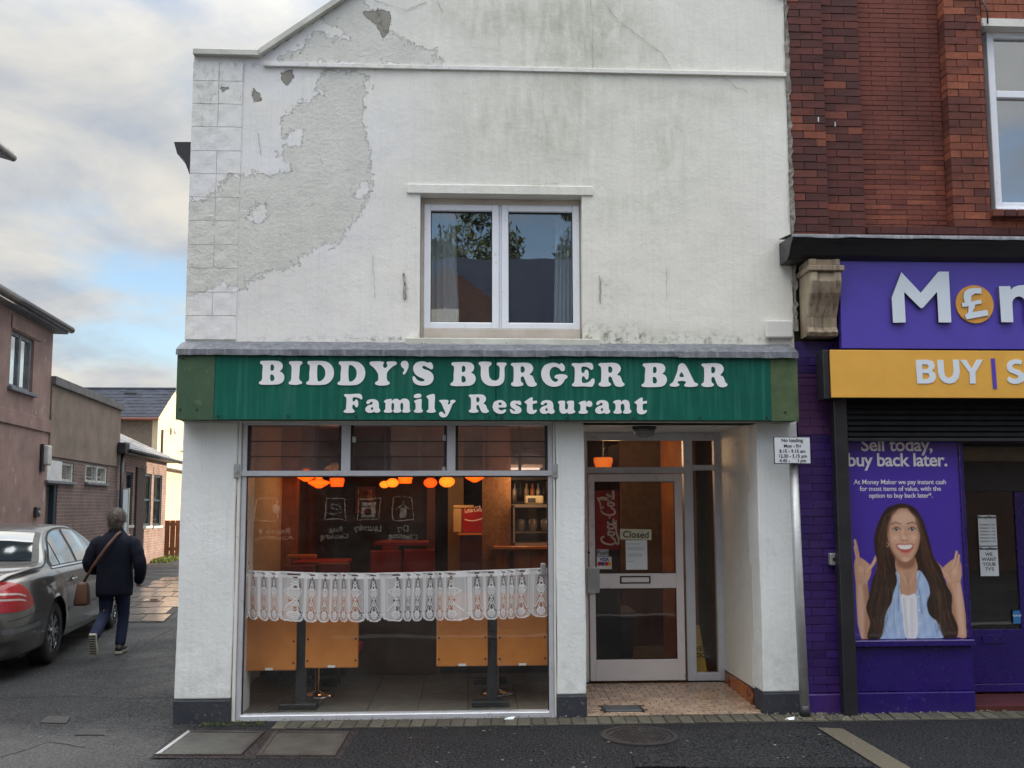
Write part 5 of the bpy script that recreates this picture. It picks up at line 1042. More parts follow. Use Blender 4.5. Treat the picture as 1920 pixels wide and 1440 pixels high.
# ------------------------------------------------------------------ purple shop front
SF=thing('purple_shopfront','glossy purple painted shopfront with a black roller shutter box and recessed door','shopfront')
mPur=M('gloss_purple_paint',(.022,.009,.14),(.018,.008,.11),rough=.30,sc=4,bump=.25,bsc=30,spots=((.2,.18,.3),.25,30)); mPurM=brickmat('x',[(0,(.035,.015,.14)),(1,(.045,.02,.17))])
mPurB=M('purple_painted_brick',(.040,.017,.150),(.050,.020,.13),rough=.38,sc=4,bump=.5,bsc=40,rnd=.3); mPink=M('plum_painted_brick',(.09,.025,.10),(.06,.018,.10),rough=.45,bump=.4)
MPu=brick_meshes(mPurB); MPk=brick_meshes(mPink)
xq0,xq1=X(1508,1050,-.01),X(1585,1050,-.01)
zg=Z(1500,640,0)
bricks(SF,xq0-.06,xq1+.02,.16,Z(1500,1000,0),-.0,.0665,.215,.006,MPu,bed=mPurB); B('brick_base',(xq0-.03,xq1+.02),(-.03,.05),(-.02,.155),mPurB,SF,.006)
bricks(SF,XR+.003,xq1+.02,Z(1500,1000,0),Z(1500,815,0),-.0,.0665,.215,.006,MPu,bed=mPurB); bricks(SF,XR+.003,xq1+.02,Z(1500,815,0),Z(1500,700,0),-.0,.0665,.215,.006,MPk,bed=mPink); bricks(SF,XR+.003,xq1+.02,Z(1500,700,0),zg,-.0,.0665,.215,.006,MPu,bed=mPurB)
mGB=M('dark_glazed_green_brick',(.018,.024,.012),(.03,.028,.012),rough=.15,bump=.2); bricks(SF,XR+.003,XR+.20,zg,Z(1500,497,0),.02,.0665,.215,.006,brick_meshes(mGB))
# cornice
bm=bmesh.new(); zA,zB_=Z(1700,451,-.2),Z(1700,488,-.2); x0=X(1484,460,-.28)
prof=[(0,zA+.02),(-.30,zA),(-.31,zA-.03),(-.27,zA-.06),(-.22,zB_+.03),(-.17,zB_+.0),(0,zB_)]
prism(bm,[(x0,a,b) for a,b in prof],(7,0,0)); mk('cornice',bm,mBlackP,SF)
bm=bmesh.new(); prev=None
for k in range(60):
    x=x0-.01+k*.12; r=[bm.verts.new((x,-.01,zA+.05+random.uniform(-.006,.01))),bm.verts.new((x,-.2,zA+.03+random.uniform(-.004,.008))),bm.verts.new((x,-.318,zA+.008)),bm.verts.new((x,-.322,zA-.018+random.uniform(-.007,.004)))]
    if prev: 
        for q in range(3): bm.faces.new([prev[q],prev[q+1],r[q+1],r[q]])
    prev=r
mk('lead_capping',bm,mLead,SF,True)
# stone console bracket with an S curve front
mStone=M('weathered_cream_stone',(.40,.33,.24),(.25,.19,.13),rough=.75,sc=5,bump=.5,bsc=40,streak=((.06,.04,.025),.8))
cx0,cx1=X(1516,560,-.2),X(1574,560,-.2); zt_,zb_=zB_-.01,Z(1545,632,-.1); hh_=zt_-zb_
pr=[(-.0,1.),(-.25,1.),(-.25,.93),(-.24,.88),(-.265,.80),(-.27,.70),(-.24,.55),(-.185,.40),(-.15,.25),(-.145,.12),(-.17,.05),(-.15,0.),(0,0)]
bm=bmesh.new(); N=len(pr); cols=[]
for xx,ins in ((cx0,.014),(cx0+.012,0),(cx0+.05,0),(cx0+.07,.018),(cx1-.07,.018),(cx1-.05,0),(cx1-.012,0),(cx1,.014)):
    cols.append([bm.verts.new((xx,a+(ins if a<-.01 else 0),zb_+b*hh_)) for a,b in pr])
for A,Bq in zip(cols,cols[1:]):
    for i in range(N): bm.faces.new([A[i],A[(i+1)%N],Bq[(i+1)%N],Bq[i]])
bm.faces.new(cols[0]); bm.faces.new(cols[-1][::-1]); mk('stone_bracket',bm,mStone,SF)
B('bracket_cap',(cx0-.02,cx1+.02),(-.275,0),(zt_-.10,zt_-.055),mStone,SF,.006)
mShut=M('dull_black_shutter',(.007,.008,.011),(.010,.011,.014),rough=.7,bump=.2,spec=.2)
# shutter box, guide post
ysb=-.16; xg0,xg1=X(1572,1050,-.12),X(1597,1050,-.12)
B('shutter_post',(xg0,xg1),(-.14,-.05),(0,Z(1580,745,-.12)),mBlackP,SF,.006)
zs0_=Z(1700,828,-.1); zs1_=Z(1700,748,-.1)
n=7; 
for k in range(n):
    z=zs0_+.03+(zs1_-zs0_-.03)*k/n; bm=bmesh.new(); h=(zs1_-zs0_-.03)/n
    prism(bm,[(xg1+.002,-.10,z+.004),(xg1+.002,-.118,z+.012),(xg1+.002,-.112,z+h-.006),(xg1+.002,-.10,z+h)],(4,0,0)); mk('shutter_slat',bm,mShut,SF)
B('shutter_bottom_bar',(xg1+.002,xg1+4),(-.13,-.09),(zs0_,zs0_+.028),mBlackP,SF,.004); B('shutter_housing',(xg1,xg1+4),(-.09,.2),(zs0_+.01,zc),mBlackP,SF)
# poster window bay
yp=.0; xP0=X(1590,1000,yp)-.0; xP1=X(1803,1000,yp); zP0=Z(1700,1198,yp)
B('window_sill',(xg1+.0,X(1829,1205,-.07)),(-.07,.2),(Z(1700,1212,-.05),Z(1700,1200,-.05)),mPur,SF,.006)
B('stall_riser',(xg1+.0,X(1827,1270,-.03)),(-.03,.45),(.17,Z(1700,1213,-.05)),mPur,SF,.004); B('stall_riser_base',(xg1,X(1830,1320,-.05)),(-.05,.45),(-.02,.167),mPur,SF,.008)
B('bay_post',(xP1+.002,xP1+.035),(-.02,.42),(zP0,zs0_+.02),mPur,SF,.004)
# door recess
yd=.45; xd0=xP1+.036
B('recess_floor',(xd0-.02,6.5),(-.02,1.2),(-.02,.045),M('maroon_step_paint',(.085,.022,.020),(.065,.018,.017),rough=.45,bump=.4),SF)
dz=[.13,Z(1860,1180,yd),Z(1860,922,yd),Z(1860,900,yd),Z(1860,866,yd),Z(1860,838,yd)]
B('door_panel',(xd0,6),(yd,yd+.05),(dz[0],dz[1]),mPur,SF,.004); B('door_rail',(xd0,6),(yd-.01,yd+.05),(dz[2],dz[4]),mBlackP,SF,.004); B('door_stile',(xd0,X(1807,1000,yd)+.02),(yd-.005,yd+.045),(dz[1],dz[2]),mPur,SF,.004)
xq=X(1908,1050,yd); B('door_stile',(xq,xq+.3),(yd-.005,yd+.045),(dz[1],dz[2]),mPur,SF,.004); B('door_glass',(X(1807,1000,yd)+.02,xq),(yd+.01,yd+.016),(dz[1],dz[2]),glass('dark_door_glass',1.6,(.30,.32,.36),.02,.03),SF)
B('letter_plate',(X(1841,1198,yd),X(1884,1198,yd)),(yd-.008,yd),(Z(1860,1207,yd),Z(1860,1190,yd)),mPur,SF,.003)
B('door_bottom_rail',(xd0,6),(yd-.012,yd+.04),(.06,.128),mPur,SF,.004)
B('transom_glass',(xd0,6),(yd+.02,yd+.03),(dz[4],dz[5]),M('yellowed_transom_glass',(.20,.17,.12),(.14,.12,.09),rough=.15,bump=.05),SF); B('recess_head',(xd0,6.),(yd-.02,yd+.1),(dz[5],zs1_),mBlackP,SF)
B('dark_interior',(xd0,6),(3.0,3.1),(0,3),mVoid,SF); B('inside_floor',(xd0,6),(1.21,3.0),(0,.04),mDarkM,SF)
BX=thing('key_switch_box','small grey shutter key switch box on the purple brick','switch box'); x0,z0=P(1556,1060,-.04); x1,z1=P(1575,1037,-.04); B('box_body',(x0,x1),(-.05,-.002),(z0,z1),mSteel,BX,.008); bm=bmesh.new(); lathe(bm,[(.014,-.008),(.014,0)],10,((x0+x1)/2-.01,-.05,(z0+z1)/2),'y'); mk('key_barrel',bm,mInk,BX)
# signs
def S7(l,y): return [P(1640+a/5.143,480+b/5.143,y) for a,b in l]
mPurS=M('purple_sign_vinyl',(.090,.060,.45),(.082,.055,.41),rough=.35,bump=.02); mOrS=M('orange_sign_face',(.78,.42,.07),(.72,.38,.065),rough=.38,bump=.02); mOrC=M('orange_disc',(.78,.38,.06),rough=.4,bump=.02)
mLet=M('pale_blue_white_letter',(.70,.78,.88),(.67,.75,.85),rough=.35,bump=.0); mLetS=M('letter_return_grey',(.12,.12,.17),rough=.5,bump=0)
PS=thing('purple_sign','large purple shop sign with raised white letters and an orange pound coin','sign'); ys=-.16
x0,x1=X(1576,570,ys),7.; z0,z1=Z(1750,654,ys),Z(1750,489,ys)
B('sign_panel',(x0,x1),(ys,ys+.06),(z0,z1),mPurS,PS,.002)
Mo=[(258,155),(445,355),(615,150),(715,150),(740,640),(618,640),(602,345),(470,495),(452,503),(436,495),(285,345),(300,640),(178,643),(165,400)]
flat_shape('letter',[S7(Mo,ys-.03)],[mLet,mLetS],PS,ys-.001,.014)
Nn=[(1200,292),(1308,290),(1314,325),(1345,298),(1390,283),(1440,280),(1500,292),(1550,335),(1568,400),(1580,640),(1465,640),(1452,440),(1435,405),(1400,388),(1360,395),(1335,425),(1328,450),(1338,638),(1222,638)]
flat_shape('letter',[S7(Nn,ys-.03)],[mLet,mLetS],PS,ys-.001,.014)
x,z=P(1640+968/5.143,480+464/5.143,ys-.015); bm=bmesh.new(); lathe(bm,[(.156,-.012),(.156,0)],48,(x,ys-.001,z),'y'); mk('coin_disc',bm,mOrC,PS)
Pd=[(855,400),(862,350),(900,318),(960,308),(1026,310),(1030,362),(965,362),(932,385),(930,440),(1024,420),(1030,458),(968,470),(962,500),(940,540),(1085,520),(1098,572),(885,612),(868,572),(900,545),(905,485),(845,492),(838,455),(868,448)]
flat_shape('pound_symbol',[S7(Pd,ys-.02)],[mLet,mLetS],PS,ys-.014,.004)
OS=thing('orange_sign','projecting orange sign box with white lettering BUY and a purple divider','sign'); yo=-.26
x0=X(1558,700,yo); z0,z1=Z(1750,746,yo),Z(1750,657,yo)
B('sign_face',(x0,7.),(yo,yo+.02),(z0,z1),mOrS,OS,.003); B('sign_box',(x0+.002,7.),(yo+.021,-.1),(z0-.002,z1+.002),mBlackP,OS); B('end_cap',(x0-.05,x0+.001),(yo+.022,-.09),(z0-.01,z1+.004),mBlackP,OS,.006)
for lp in ([[(397,1003),(510,1000),(560,1015),(577,1055),(572,1085),(550,1105),(585,1135),(590,1175),(570,1215),(520,1230),(410,1230)],[(455,1045),(505,1045),(522,1065),(510,1090),(458,1092)],[(460,1130),(515,1130),(530,1158),(515,1185),(462,1187)]],
    [[(605,1003),(662,1003),(668,1110),(676,1150),(698,1173),(730,1175),(752,1153),(762,1110),(755,1000),(810,1000),(820,1120),(808,1180),(770,1220),(720,1232),(665,1218),(628,1180),(613,1130)]],
    [[(825,1003),(885,1003),(935,1090),(985,1000),(1043,1000),(970,1125),(975,1230),(918,1230),(915,1125)]],
    [[(1422,1010),(1410,1050),(1385,1041),(1350,1040),(1328,1052),(1327,1070),(1345,1086),(1400,1105),(1438,1135),(1450,1175),(1432,1210),(1390,1230),(1345,1235),(1300,1222),(1275,1195),(1295,1165),(1330,1182),(1370,1186),(1387,1170),(1380,1153),(1350,1138),(1300,1120),(1276,1090),(1275,1045),(1300,1012),(1340,998),(1385,997)]]):
    flat_shape('letter',[S7(l,yo-.003) for l in lp],mLet,OS,yo-.001,.002)
flat_shape('divider_bar',[S7([(1120,988),(1158,986),(1180,1278),(1143,1280)],yo-.003)],mPurS,OS,yo-.001,.002)
# ------------------------------------------------------------------ poster, printed picture painted cell by cell
PO=thing('window_poster','tall purple window poster of a smiling long-haired woman in a blue striped shirt','poster')
mPW=M('white_poster_print',(.9,.88,.9),(.88,.86,.88),rough=.5,bump=0)
def paint():
    K=.27; W_,H_=int(830*K),int(1340*K); c=Canvas(W_,H_,(.066,.034,.40)); q=lambda l:[((a-38)*K,(b-30)*K) for a,b in l]
    c.a*= (1.05-.25*(c.y/H_))[...,None]
    sk=(.64,.375,.255); skd=(.36,.165,.095); skl=(.82,.56,.43); hr=(.028,.015,.011); hrm=(.085,.043,.027); hrl=(.22,.12,.07)
    L=lambda pts,w,col,al=1.,w2=None,soft=.7: c.line(q(pts),w*K,col,al,soft,None if w2 is None else w2*K)
    Py=lambda pts,col,al=1.,soft=.7: c.poly([tuple(v) for v in [(p.x,p.y) for p in smooth_closed([(a,b,0) for a,b in q(pts)],3)]],col,soft,al)
    E=lambda x,y,rx,ry,col,al=1.,soft=.7: c.ell((x-38)*K,(y-30)*K,rx*K,ry*K,col,al,soft)
    rs=np.random.default_rng(5)
    Py([(330,500),(420,465),(520,490),(580,570),(620,700),(660,860),(700,960),(745,1060),(760,1150),(800,1260),(770,1362),(560,1362),(520,900),(400,900),(330,1150),(260,1362),(150,1362),(165,1250),(150,1130),(185,1020),(235,880),(225,700),(270,590)],hr)
    # forearms and hands
    Py([(76,880),(110,900),(160,930),(158,1010),(162,1120),(150,1362),(98,1362),(72,1000)],sk); Py([(830,880),(838,980),(864,1200),(862,1362),(775,1340),(758,1150),(738,1010),(735,940)],sk)
    Py([(128,1000),(158,1010),(162,1120),(150,1362),(122,1362),(135,1150)],skd,.6,5); Py([(738,1000),(765,1010),(795,1200),(800,1362),(770,1340),(755,1150)],skd,.6,5); Py([(92,1010),(108,1010),(118,1200),(112,1350),(98,1350)],skl,.5,5); Py([(815,1000),(832,1010),(850,1200),(850,1340),(830,1340)],skl,.5,5)
    Py([(72,840),(100,825),(150,850),(188,890),(180,950),(140,1000),(80,980)],sk); Py([(840,840),(800,840),(750,870),(712,905),(722,965),(765,1000),(840,990)],sk)
    for pts,w in (([(78,715),(90,765),(104,850)],21),([(76,755),(84,810),(92,870)],18),([(237,815),(205,868),(158,925)],25)): L(pts,w,sk,1,w*.75); L([(a-3,b) for a,b in pts],w*.4,skl,.65,soft=2); L([(a+w*.42,b+4) for a,b in pts],3,skd,.8)
    for pts,w in (([(656,855),(695,895),(745,945)],25),([(822,792),(806,850),(785,900)],21),([(838,815),(828,870),(815,910)],19)): L(pts,w*.8,sk,1,w); L([(a-2,b) for a,b in pts],w*.35,skl,.65,soft=2); L([(a+w*.42,b+4) for a,b in pts],3,skd,.8)
    L([(120,880),(140,915),(138,955)],5,skd,.45,soft=2); L([(790,900),(765,925),(770,965)],5,skd,.45,soft=2); E(112,905,20,24,skl,.45,5); E(800,925,18,24,skl,.45,5); L([(95,985),(150,990)],4,skd,.35,soft=2); L([(745,1000),(838,990)],4,skd,.35,soft=2)
    def shirt(x,y):
        s=.5+.5*np.sin((x+y*.14+2*np.sin(y*.05))*2.1); n=.5+.5*np.sin(x*.31+y*.07)*np.sin(y*.12-x*.1); return np.stack([.24+.36*s*(.6+.4*n)+.05*n,.40+.30*s*(.6+.4*n)+.05*n,.68+.20*s+.03*n],-1)
    Py([(375,915),(402,950),(400,1060),(420,1362),(205,1362),(230,1250),(195,1215),(170,1250),(190,1130),(300,1000),(350,960)],shirt); Py([(505,940),(542,915),(580,960),(640,1090),(700,1240),(695,1362),(500,1362),(500,1080)],shirt)
    for pts,w,al in (([(400,955),(404,1080),(427,1355)],9,.75),([(504,960),(504,1080),(500,1355)],8,.65),([(372,925),(390,990),(382,1060),(375,1180)],8,.6),([(547,925),(520,1000),(536,1070),(545,1200)],8,.55),([(300,1090),(275,1230),(250,1350)],12,.4),([(590,1100),(630,1230),(655,1350)],12,.4),([(345,1100),(340,1250),(352,1350)],8,.3),([(215,1180),(235,1270)],9,.5)): L(pts,w,(.06,.11,.24),al,soft=2.5)
    for pts in ([(385,925),(392,1000)],[(530,930),(512,1000)],[(320,1080),(300,1200)],[(610,1150),(640,1260)]): L(pts,7,(.80,.88,.98),.6,soft=2)
    for yy in (1090,1180,1270): E(528,yy,6,6,(.9,.93,.97)); E(529,yy+5,5,2,(.1,.15,.3),.6)
    Py([(380,820),(500,820),(528,880),(520,950),(505,1070),(400,1075),(394,950),(368,900)],(.55,.31,.205)); Py([(372,800),(505,810),(510,875),(455,905),(380,880)],(.25,.11,.065),.85,6); L([(405,925),(448,1005)],10,skl,.45,soft=5); L([(505,925),(468,1005)],10,skl,.35,soft=5); L([(455,930),(455,1060)],8,skd,.35,soft=5); E(452,990,12,16,skd,.3,5)
    Py([(398,1073),(450,1082),(505,1070),(512,1200),(500,1362),(425,1362),(405,1200)],(.80,.80,.86)); L([(418,1100),(432,1350)],9,(.42,.43,.52),.6,soft=4); L([(475,1110),(468,1350)],12,(.55,.56,.64),.5,soft=5); L([(450,1120),(445,1260)],7,(.95,.95,.98),.6,soft=4)
    # face, turned a little
    Py([(342,570),(372,520),(440,497),(508,515),(548,570),(558,640),(552,715),(528,785),(488,838),(440,860),(390,838),(348,785),(322,705),(318,630)],sk)
    E(440,565,72,42,skl,.55,9); E(372,705,34,28,(.80,.47,.36),.6,8); E(512,702,32,28,(.80,.47,.36),.6,8); E(376,695,16,12,skl,.6,5); E(508,692,16,12,skl,.6,5); E(440,838,26,12,skl,.5,4)
    Py([(318,640),(330,640),(338,720),(372,800),(420,850),(385,840),(342,785),(318,700)],skd,.7,6); Py([(548,590),(558,650),(552,720),(524,792),(486,842),(524,770),(540,690)],skd,.65,6); Py([(330,540),(372,516),(440,496),(510,514),(552,575),(520,540),(440,512),(365,540)],skd,.35,8)
    for ex,s_ in ((384,-1),(500,1)):
        E(ex,632,36,17,skd,.25,6)
        Py([(ex-25,641),(ex-10,631),(ex+12,630),(ex+26,640),(ex+10,649),(ex-12,649)],(.50,.46,.43)); E(ex+1,639,11,10.5,(.030,.016,.011)); E(ex+4,634,2.5,2.5,(.9,.9,.9)); L([(ex-29,642),(ex-10,628),(ex+12,627),(ex+30,639)],6,(.015,.008,.007),.95)
        L([(ex-34,605),(ex-6,592),(ex+34,603)] if s_<0 else [(ex-34,603),(ex+6,592),(ex+34,605)],9,(.06,.03,.02),.8,6)
    L([(432,640),(428,690)],9,skl,.6,soft=4); L([(452,640),(458,690)],8,skd,.3,soft=4); E(444,702,24,15,(.70,.42,.30),.9,4); E(440,697,10,7,skl,.8,3); E(430,714,6,3,(.2,.08,.05),.8,3); E(458,714,6,3,(.2,.08,.05),.8,3); L([(418,706),(412,700)],4,skd,.5,soft=2)
    Py([(378,742),(405,735),(445,739),(485,734),(508,741),(500,768),(478,795),(442,804),(408,792),(388,768)],(.50,.10,.09)); Py([(388,747),(445,745),(499,746),(490,760),(470,771),(442,774),(412,770),(396,760)],(.88,.85,.83)); L([(380,743),(415,737),(445,742),(480,736),(507,742)],5,(.55,.16,.14),.95); L([(396,778),(420,796),(442,800),(470,795),(492,776)],8,(.66,.25,.22),.95)
    for k in range(8): L([(397+k*13.5,746),(399+k*13,768-abs(k-3.5)*1.4)],1.2,(.55,.50,.48),.45)
    L([(400,770),(442,779),(486,769)],2.,(.4,.25,.22),.5); L([(364,712),(366,742),(380,770)],7,skd,.3,soft=5); L([(524,710),(521,742),(508,768)],7,skd,.3,soft=5); E(440,815,24,5,skd,.35,4)
    E(314,742,11,15,(.75,.6,.32)); E(314,742,7,11,hr)
    Py([(440,470),(385,482),(340,540),(312,640),(305,745),(330,850),(360,915),(375,985),(345,1060),(325,1130),(280,1200),(262,1290),(235,1362),(140,1362),(165,1260),(140,1160),(172,1070),(190,980),(232,890),(215,720),(256,590),(330,490)],hr); Py([(440,470),(520,490),(570,570),(605,680),(640,810),(700,900),(728,1000),(772,1080),(765,1190),(805,1290),(790,1362),(700,1362),(668,1270),(600,1210),(585,1130),(612,1060),(575,930),(535,850),(558,740),(562,640),(536,565),(490,515)],hr)
    for k in range(420):
        s_=-1 if k%2 else 1; w=rs.random(); ph=rs.random()*6.28; am=rs.uniform(4,16)
        if s_<0: base=[(430-10*w,474+8*w),(360-60*w,550),(318-75*w,690),(322-85*w,840),(348-140*w,980),(330-165*w,1130),(270-110*w,1340)]
        else: base=[(450+10*w,474+6*w),(520+40*w,560),(562+36*w,690),(560+80*w,840),(600+115*w,990),(620+125*w,1140),(690+80*w,1345)]
        a=int(rs.integers(0,6)); n0=rs.uniform(a,a+.6); n1=min(6,n0+rs.uniform(.7,1.8)); pts=[]
        for t_ in np.linspace(n0,n1,12):
            i_=min(int(t_),5); f=t_-i_; x=base[i_][0]*(1-f)+base[i_+1][0]*f; y=base[i_][1]*(1-f)+base[i_+1][1]*f; wv=max(0,(y-760)/400); pts.append((x+am*wv*math.sin(y*.022+ph*.4+w*3),y))
        col=[hrm,hrl,hrm,(.010,.006,.005),(.12,.06,.035)][int(rs.integers(0,5))]; L(pts,rs.uniform(1.5,5),col,rs.uniform(.3,.7),1)
    for k in range(26):
        x,y=(rs.uniform(165,300),rs.uniform(1050,1340)) if k%2 else (rs.uniform(640,770),rs.uniform(1000,1340)); L([(x,y),(x+rs.normal()*14,y+30),(x+rs.normal()*22,y+70)],2.2,hr,.8)
    # soft lens grain so it reads as a printed photograph, not a drawing
    a=c.a; b=a.copy(); b[1:-1,1:-1]=.5*a[1:-1,1:-1]+.125*(a[:-2,1:-1]+a[2:,1:-1]+a[1:-1,:-2]+a[1:-1,2:]); lum=1+rs.normal(size=a.shape[:2])*.025
    return np.clip(b*lum[...,None],0,1)
def poster():
    a=paint(); H_,W_=a.shape[:2]; (xl,zt),(xr,zb)=P(1580.5,829,yp),(0,0); co=[P(1581,828,yp),P(1795,828,yp),P(1809,1198,yp),P(1601,1197,yp)]
    xa,xb=min(co[0][0],co[3][0])+.0,max(co[1][0],co[2][0])-.01; xa=X(1592,1010,yp); xb=xP1; za,zb=zP0+.003,Z(1690,828,yp)+.02
    xs=np.linspace(xa,xb,W_+1); zs=np.linspace(zb,za,H_+1); v=np.stack([np.repeat(xs[None],H_+1,0),np.full((H_+1,W_+1),yp-.002),np.repeat(zs[:,None],W_+1,1)],-1).reshape(-1,3)
    idx=np.arange((H_+1)*(W_+1)).reshape(H_+1,W_+1); qd=np.stack([idx[:-1,:-1],idx[1:,:-1],idx[1:,1:],idx[:-1,1:]],-1).reshape(-1,4)
    me=bpy.data.meshes.new('printed_picture'); me.from_pydata(v.tolist(),[],qd.tolist()); at=me.color_attributes.new('ink','FLOAT_COLOR','CORNER'); col=np.ones((H_*W_,4,4),np.float32); col[:,:,:3]=a.reshape(-1,1,3); at.data.foreach_set('color',col.reshape(-1))
    t=NT('printed_poster'); t.set(t.attr('ink','Color'),.28,spec=.4); me.materials.append(t.m); link(bpy.data.objects.new('printed_picture',me),PO)
    B('poster_backing',(xa,xb),(yp,yp+.01),(za,zb),mPurS,PO)
    K=(xb-xa)/(860-38); f=lambda px,py:(xa+(px-38)*K,zb-(py-30)*(zb-za)/(1362-30))
    x,z=f(412,72); text('Sell today,',.150,x,z,yp-.0045,mPW,PO,bold=.0028,space=.97); x,z=f(412,175); text('buy back later.',.150,x,z,yp-.0045,mPW,PO,bold=.0028,space=.95)
    for k,(s_,py) in enumerate((('At Money Maker we pay instant cash',322),('for most items of value, with the',367),('option to buy back later*.',413))): x,z=f(425,py); text(s_,.054,x,z,yp-.0045,mPW,PO,bold=.0002,space=.95)
poster()
B('bay_glass',(X(1592,1010,yp),xP1),(-.022,-.018),(zP0,zs0_+.02),glass('bay_glass',.5,(.99,.99,.99),.0,.004),SF)
def lines(n,w,a,b,sz): return [(w,a+(b-a)*k/max(1,n-1),sz,'CENTER',mInk,0) for k in range(n)]
paper('opening_hours_sheet','upper white opening hours sheet taped inside the purple shop door','notice',1833,966,1870,1023,yd-.002+.0,[('MoneyMaker',.07,.030,'CENTER',mInk,.001)]+lines(6,'MONDAY 9 - 5.30',.32,.86,.017))
paper('tv_notice','lower white notice reading WE WANT YOUR TVS on the purple shop door','notice',1836,1025,1873,1080,yd-.002,[('MoneyMaker',.07,.030,'CENTER',mInk,.001),('WE\nWANT\nYOUR\nTV\u2019S',.52,.042,'CENTER',mInk,.0004)])
paper('blue_door_sticker','small light blue payment sticker low on the purple shop door glass','sticker',1899,1145,1914,1169,yd-.006,[('TOP UP',.4,.022,'CENTER',mLet,.0005)],M('sky_blue_sticker',(.03,.18,.45),rough=.4))
# ------------------------------------------------------------------ the side road: frame along the left-hand wall line
AO=G(0,1126); AR=math.atan2(1,-.105)                       # local x runs away down the alley, local y to the left, z up
aV=np.array([math.cos(AR),math.sin(AR),0]); nV=np.array([aV[1],-aV[0],0]); O3=np.array([AO[0],AO[1],0])
def Wp(px,py,off=0.):
    d=ray(px,py); t=((O3-CP)@nV+off)/(d@nV); p=CP+d*t-O3; return float(p@aV),float(p[2])
def alley(name,label,cat): return thing(name,label,cat,(AO[0],AO[1],0),AR)
def rend(name,c,c2,**k): return M(name,c,c2,rough=.85,sc=2.2,bump=.5,bsc=45,bdist=.008,streak=(tuple(v*.45 for v in c),.55),**k)
mPinkR=rend('stained_pink_brown_render',(.24,.155,.135),(.17,.11,.098),spots=((.36,.28,.25),.6,3)); mPinkR2=rend('brown_mossy_render',(.20,.145,.12),(.135,.11,.08),spots=((.06,.06,.03),.5,2.5))
def brickwall(name,c1,c2,mortar,w=.225,h=.075,obj=True):
    t=NT(name); sx=t.N.new('ShaderNodeSeparateXYZ'); t.L.new(t.tc.outputs['Object'],sx.inputs[0]); cv=t.N.new('ShaderNodeCombineXYZ'); t.L.new(t.math('ADD',sx.outputs[0],sx.outputs[1]),cv.inputs[0]); t.L.new(sx.outputs[2],cv.inputs[1])
    b=t.N.new('ShaderNodeTexBrick'); t.L.new(cv.outputs[0],b.inputs[0]); b.inputs['Scale'].default_value=1; b.inputs['Brick Width'].default_value=w; b.inputs['Row Height'].default_value=h; b.inputs['Mortar Size'].default_value=.007; b.inputs['Mortar Smooth'].default_value=.2
    for k,v in (('Color1',c1),('Color2',c2),('Mortar',mortar)): b.inputs[k].default_value=(*v,1)
    c=t.mix(t.rng(t.noise(2.5,5,.6),.35,.7),b.outputs[0],t.mix(1.,b.outputs[0],(.62,.6,.6),'MULTIPLY'))
    return t.set(c,.8,t.bump(t.math('ADD',t.math('MULTIPLY',b.outputs[1],-1.),t.math('MULTIPLY',t.noise(80,4,.6),.4)),.8,.008))
mABr=brickwall('alley_brick',(.16,.10,.088),(.12,.078,.07),(.25,.21,.19)); mABr2=brickwall('alley_brick_rosy',(.22,.13,.11),(.165,.10,.085),(.31,.26,.22))
mWSill=M('old_white_paint',(.45,.45,.43),(.3,.3,.28),rough=.7,bump=.3); mGrW=M('worn_grey_window',(.15,.16,.18),(.09,.1,.11),rough=.6,bump=.3); mDarkBlue=M('dark_blue_timber',(.015,.03,.045),rough=.5)
mGlA=glass('alley_glass',3.,(.5,.55,.58),.25,.15); mLeadG=M('parapet_lead',(.13,.125,.125),(.075,.07,.07),rough=.7,sc=6,bump=.5)
HA=alley('pink_rendered_house','two-storey pinkish brown rendered house with a slate eave and worn grey window','building')
wA=[Wp(22,620)[0],Wp(65,635)[0]]; zA0,zA1=3.82,4.86; x1A=1.95; x1A=Wp(92,800)[0]
def wallrect(nm,xa,xb,z0,z1,holes,mat,par,th=.3,y0=0.):
    xs=sorted(set([xa,xb]+[h[0] for h in holes]+[h[1] for h in holes])); bm=bmesh.new()
    for a,b in zip(xs,xs[1:]):
        cuts=sorted([(h[2],h[3]) for h in holes if h[0]<=a+1e-6 and h[1]>=b-1e-6]); z=z0
        for c,d in cuts: 
            if c>z: box(bm,a,b,y0,y0+th,z,c)
            z=d
        if z1>z: box(bm,a,b,y0,y0+th,z,z1)
    return mk(nm,bm,mat,par)
wallrect('side_wall',-6.6,x1A,3.40,5.2,[(wA[0],wA[1],zA0,zA1)],mPinkR,HA); B('render_band',(-6.6,x1A+.02),(-.04,.3),(3.14,3.399),mPinkR,HA,.01); B('side_wall',(-6.6,x1A),(.0,.3),(0,3.139),mPinkR,HA)
B('end_wall',(x1A-.3,x1A),(.3,6),(3.4,5.2),mPinkR,HA); B('lintel',(wA[0]-.05,wA[1]+.3),(-.03,.0),(zA1+.02,zA1+.26),mPinkR,HA,.005)
WA=node('grey_window',HA); wm=(wA[0]+wA[1])/2
for a,b in ((wA[0],wA[0]+.07),(wm-.05,wm+.05),(wA[1]-.07,wA[1])): B('window_frame',(a,b),(.05,.12),(zA0,zA1),mGrW,WA,.005)
for a,b in ((zA0,zA0+.07),(zA1-.07,zA1)): B('window_frame',(wA[0],wA[1]),(.06,.12),(a,b),mGrW,WA)
B('pane',(wA[0]+.07,wm-.05),(.09,.095),(zA0+.07,zA1-.07),mGlA,WA); B('pane',(wm+.05,wA[1]-.07),(.09,.095),(zA0+.07,zA1-.07),mGlA,WA); B('sill',(wA[0]-.08,wA[1]+.08),(-.08,.1),(zA0-.07,zA0-.001),mGrW,WA,.006); B('blind',(wA[0],wA[1]),(.25,.28),(zA0,zA1),M('grey_blind',(.2,.2,.2),rough=.9),WA)
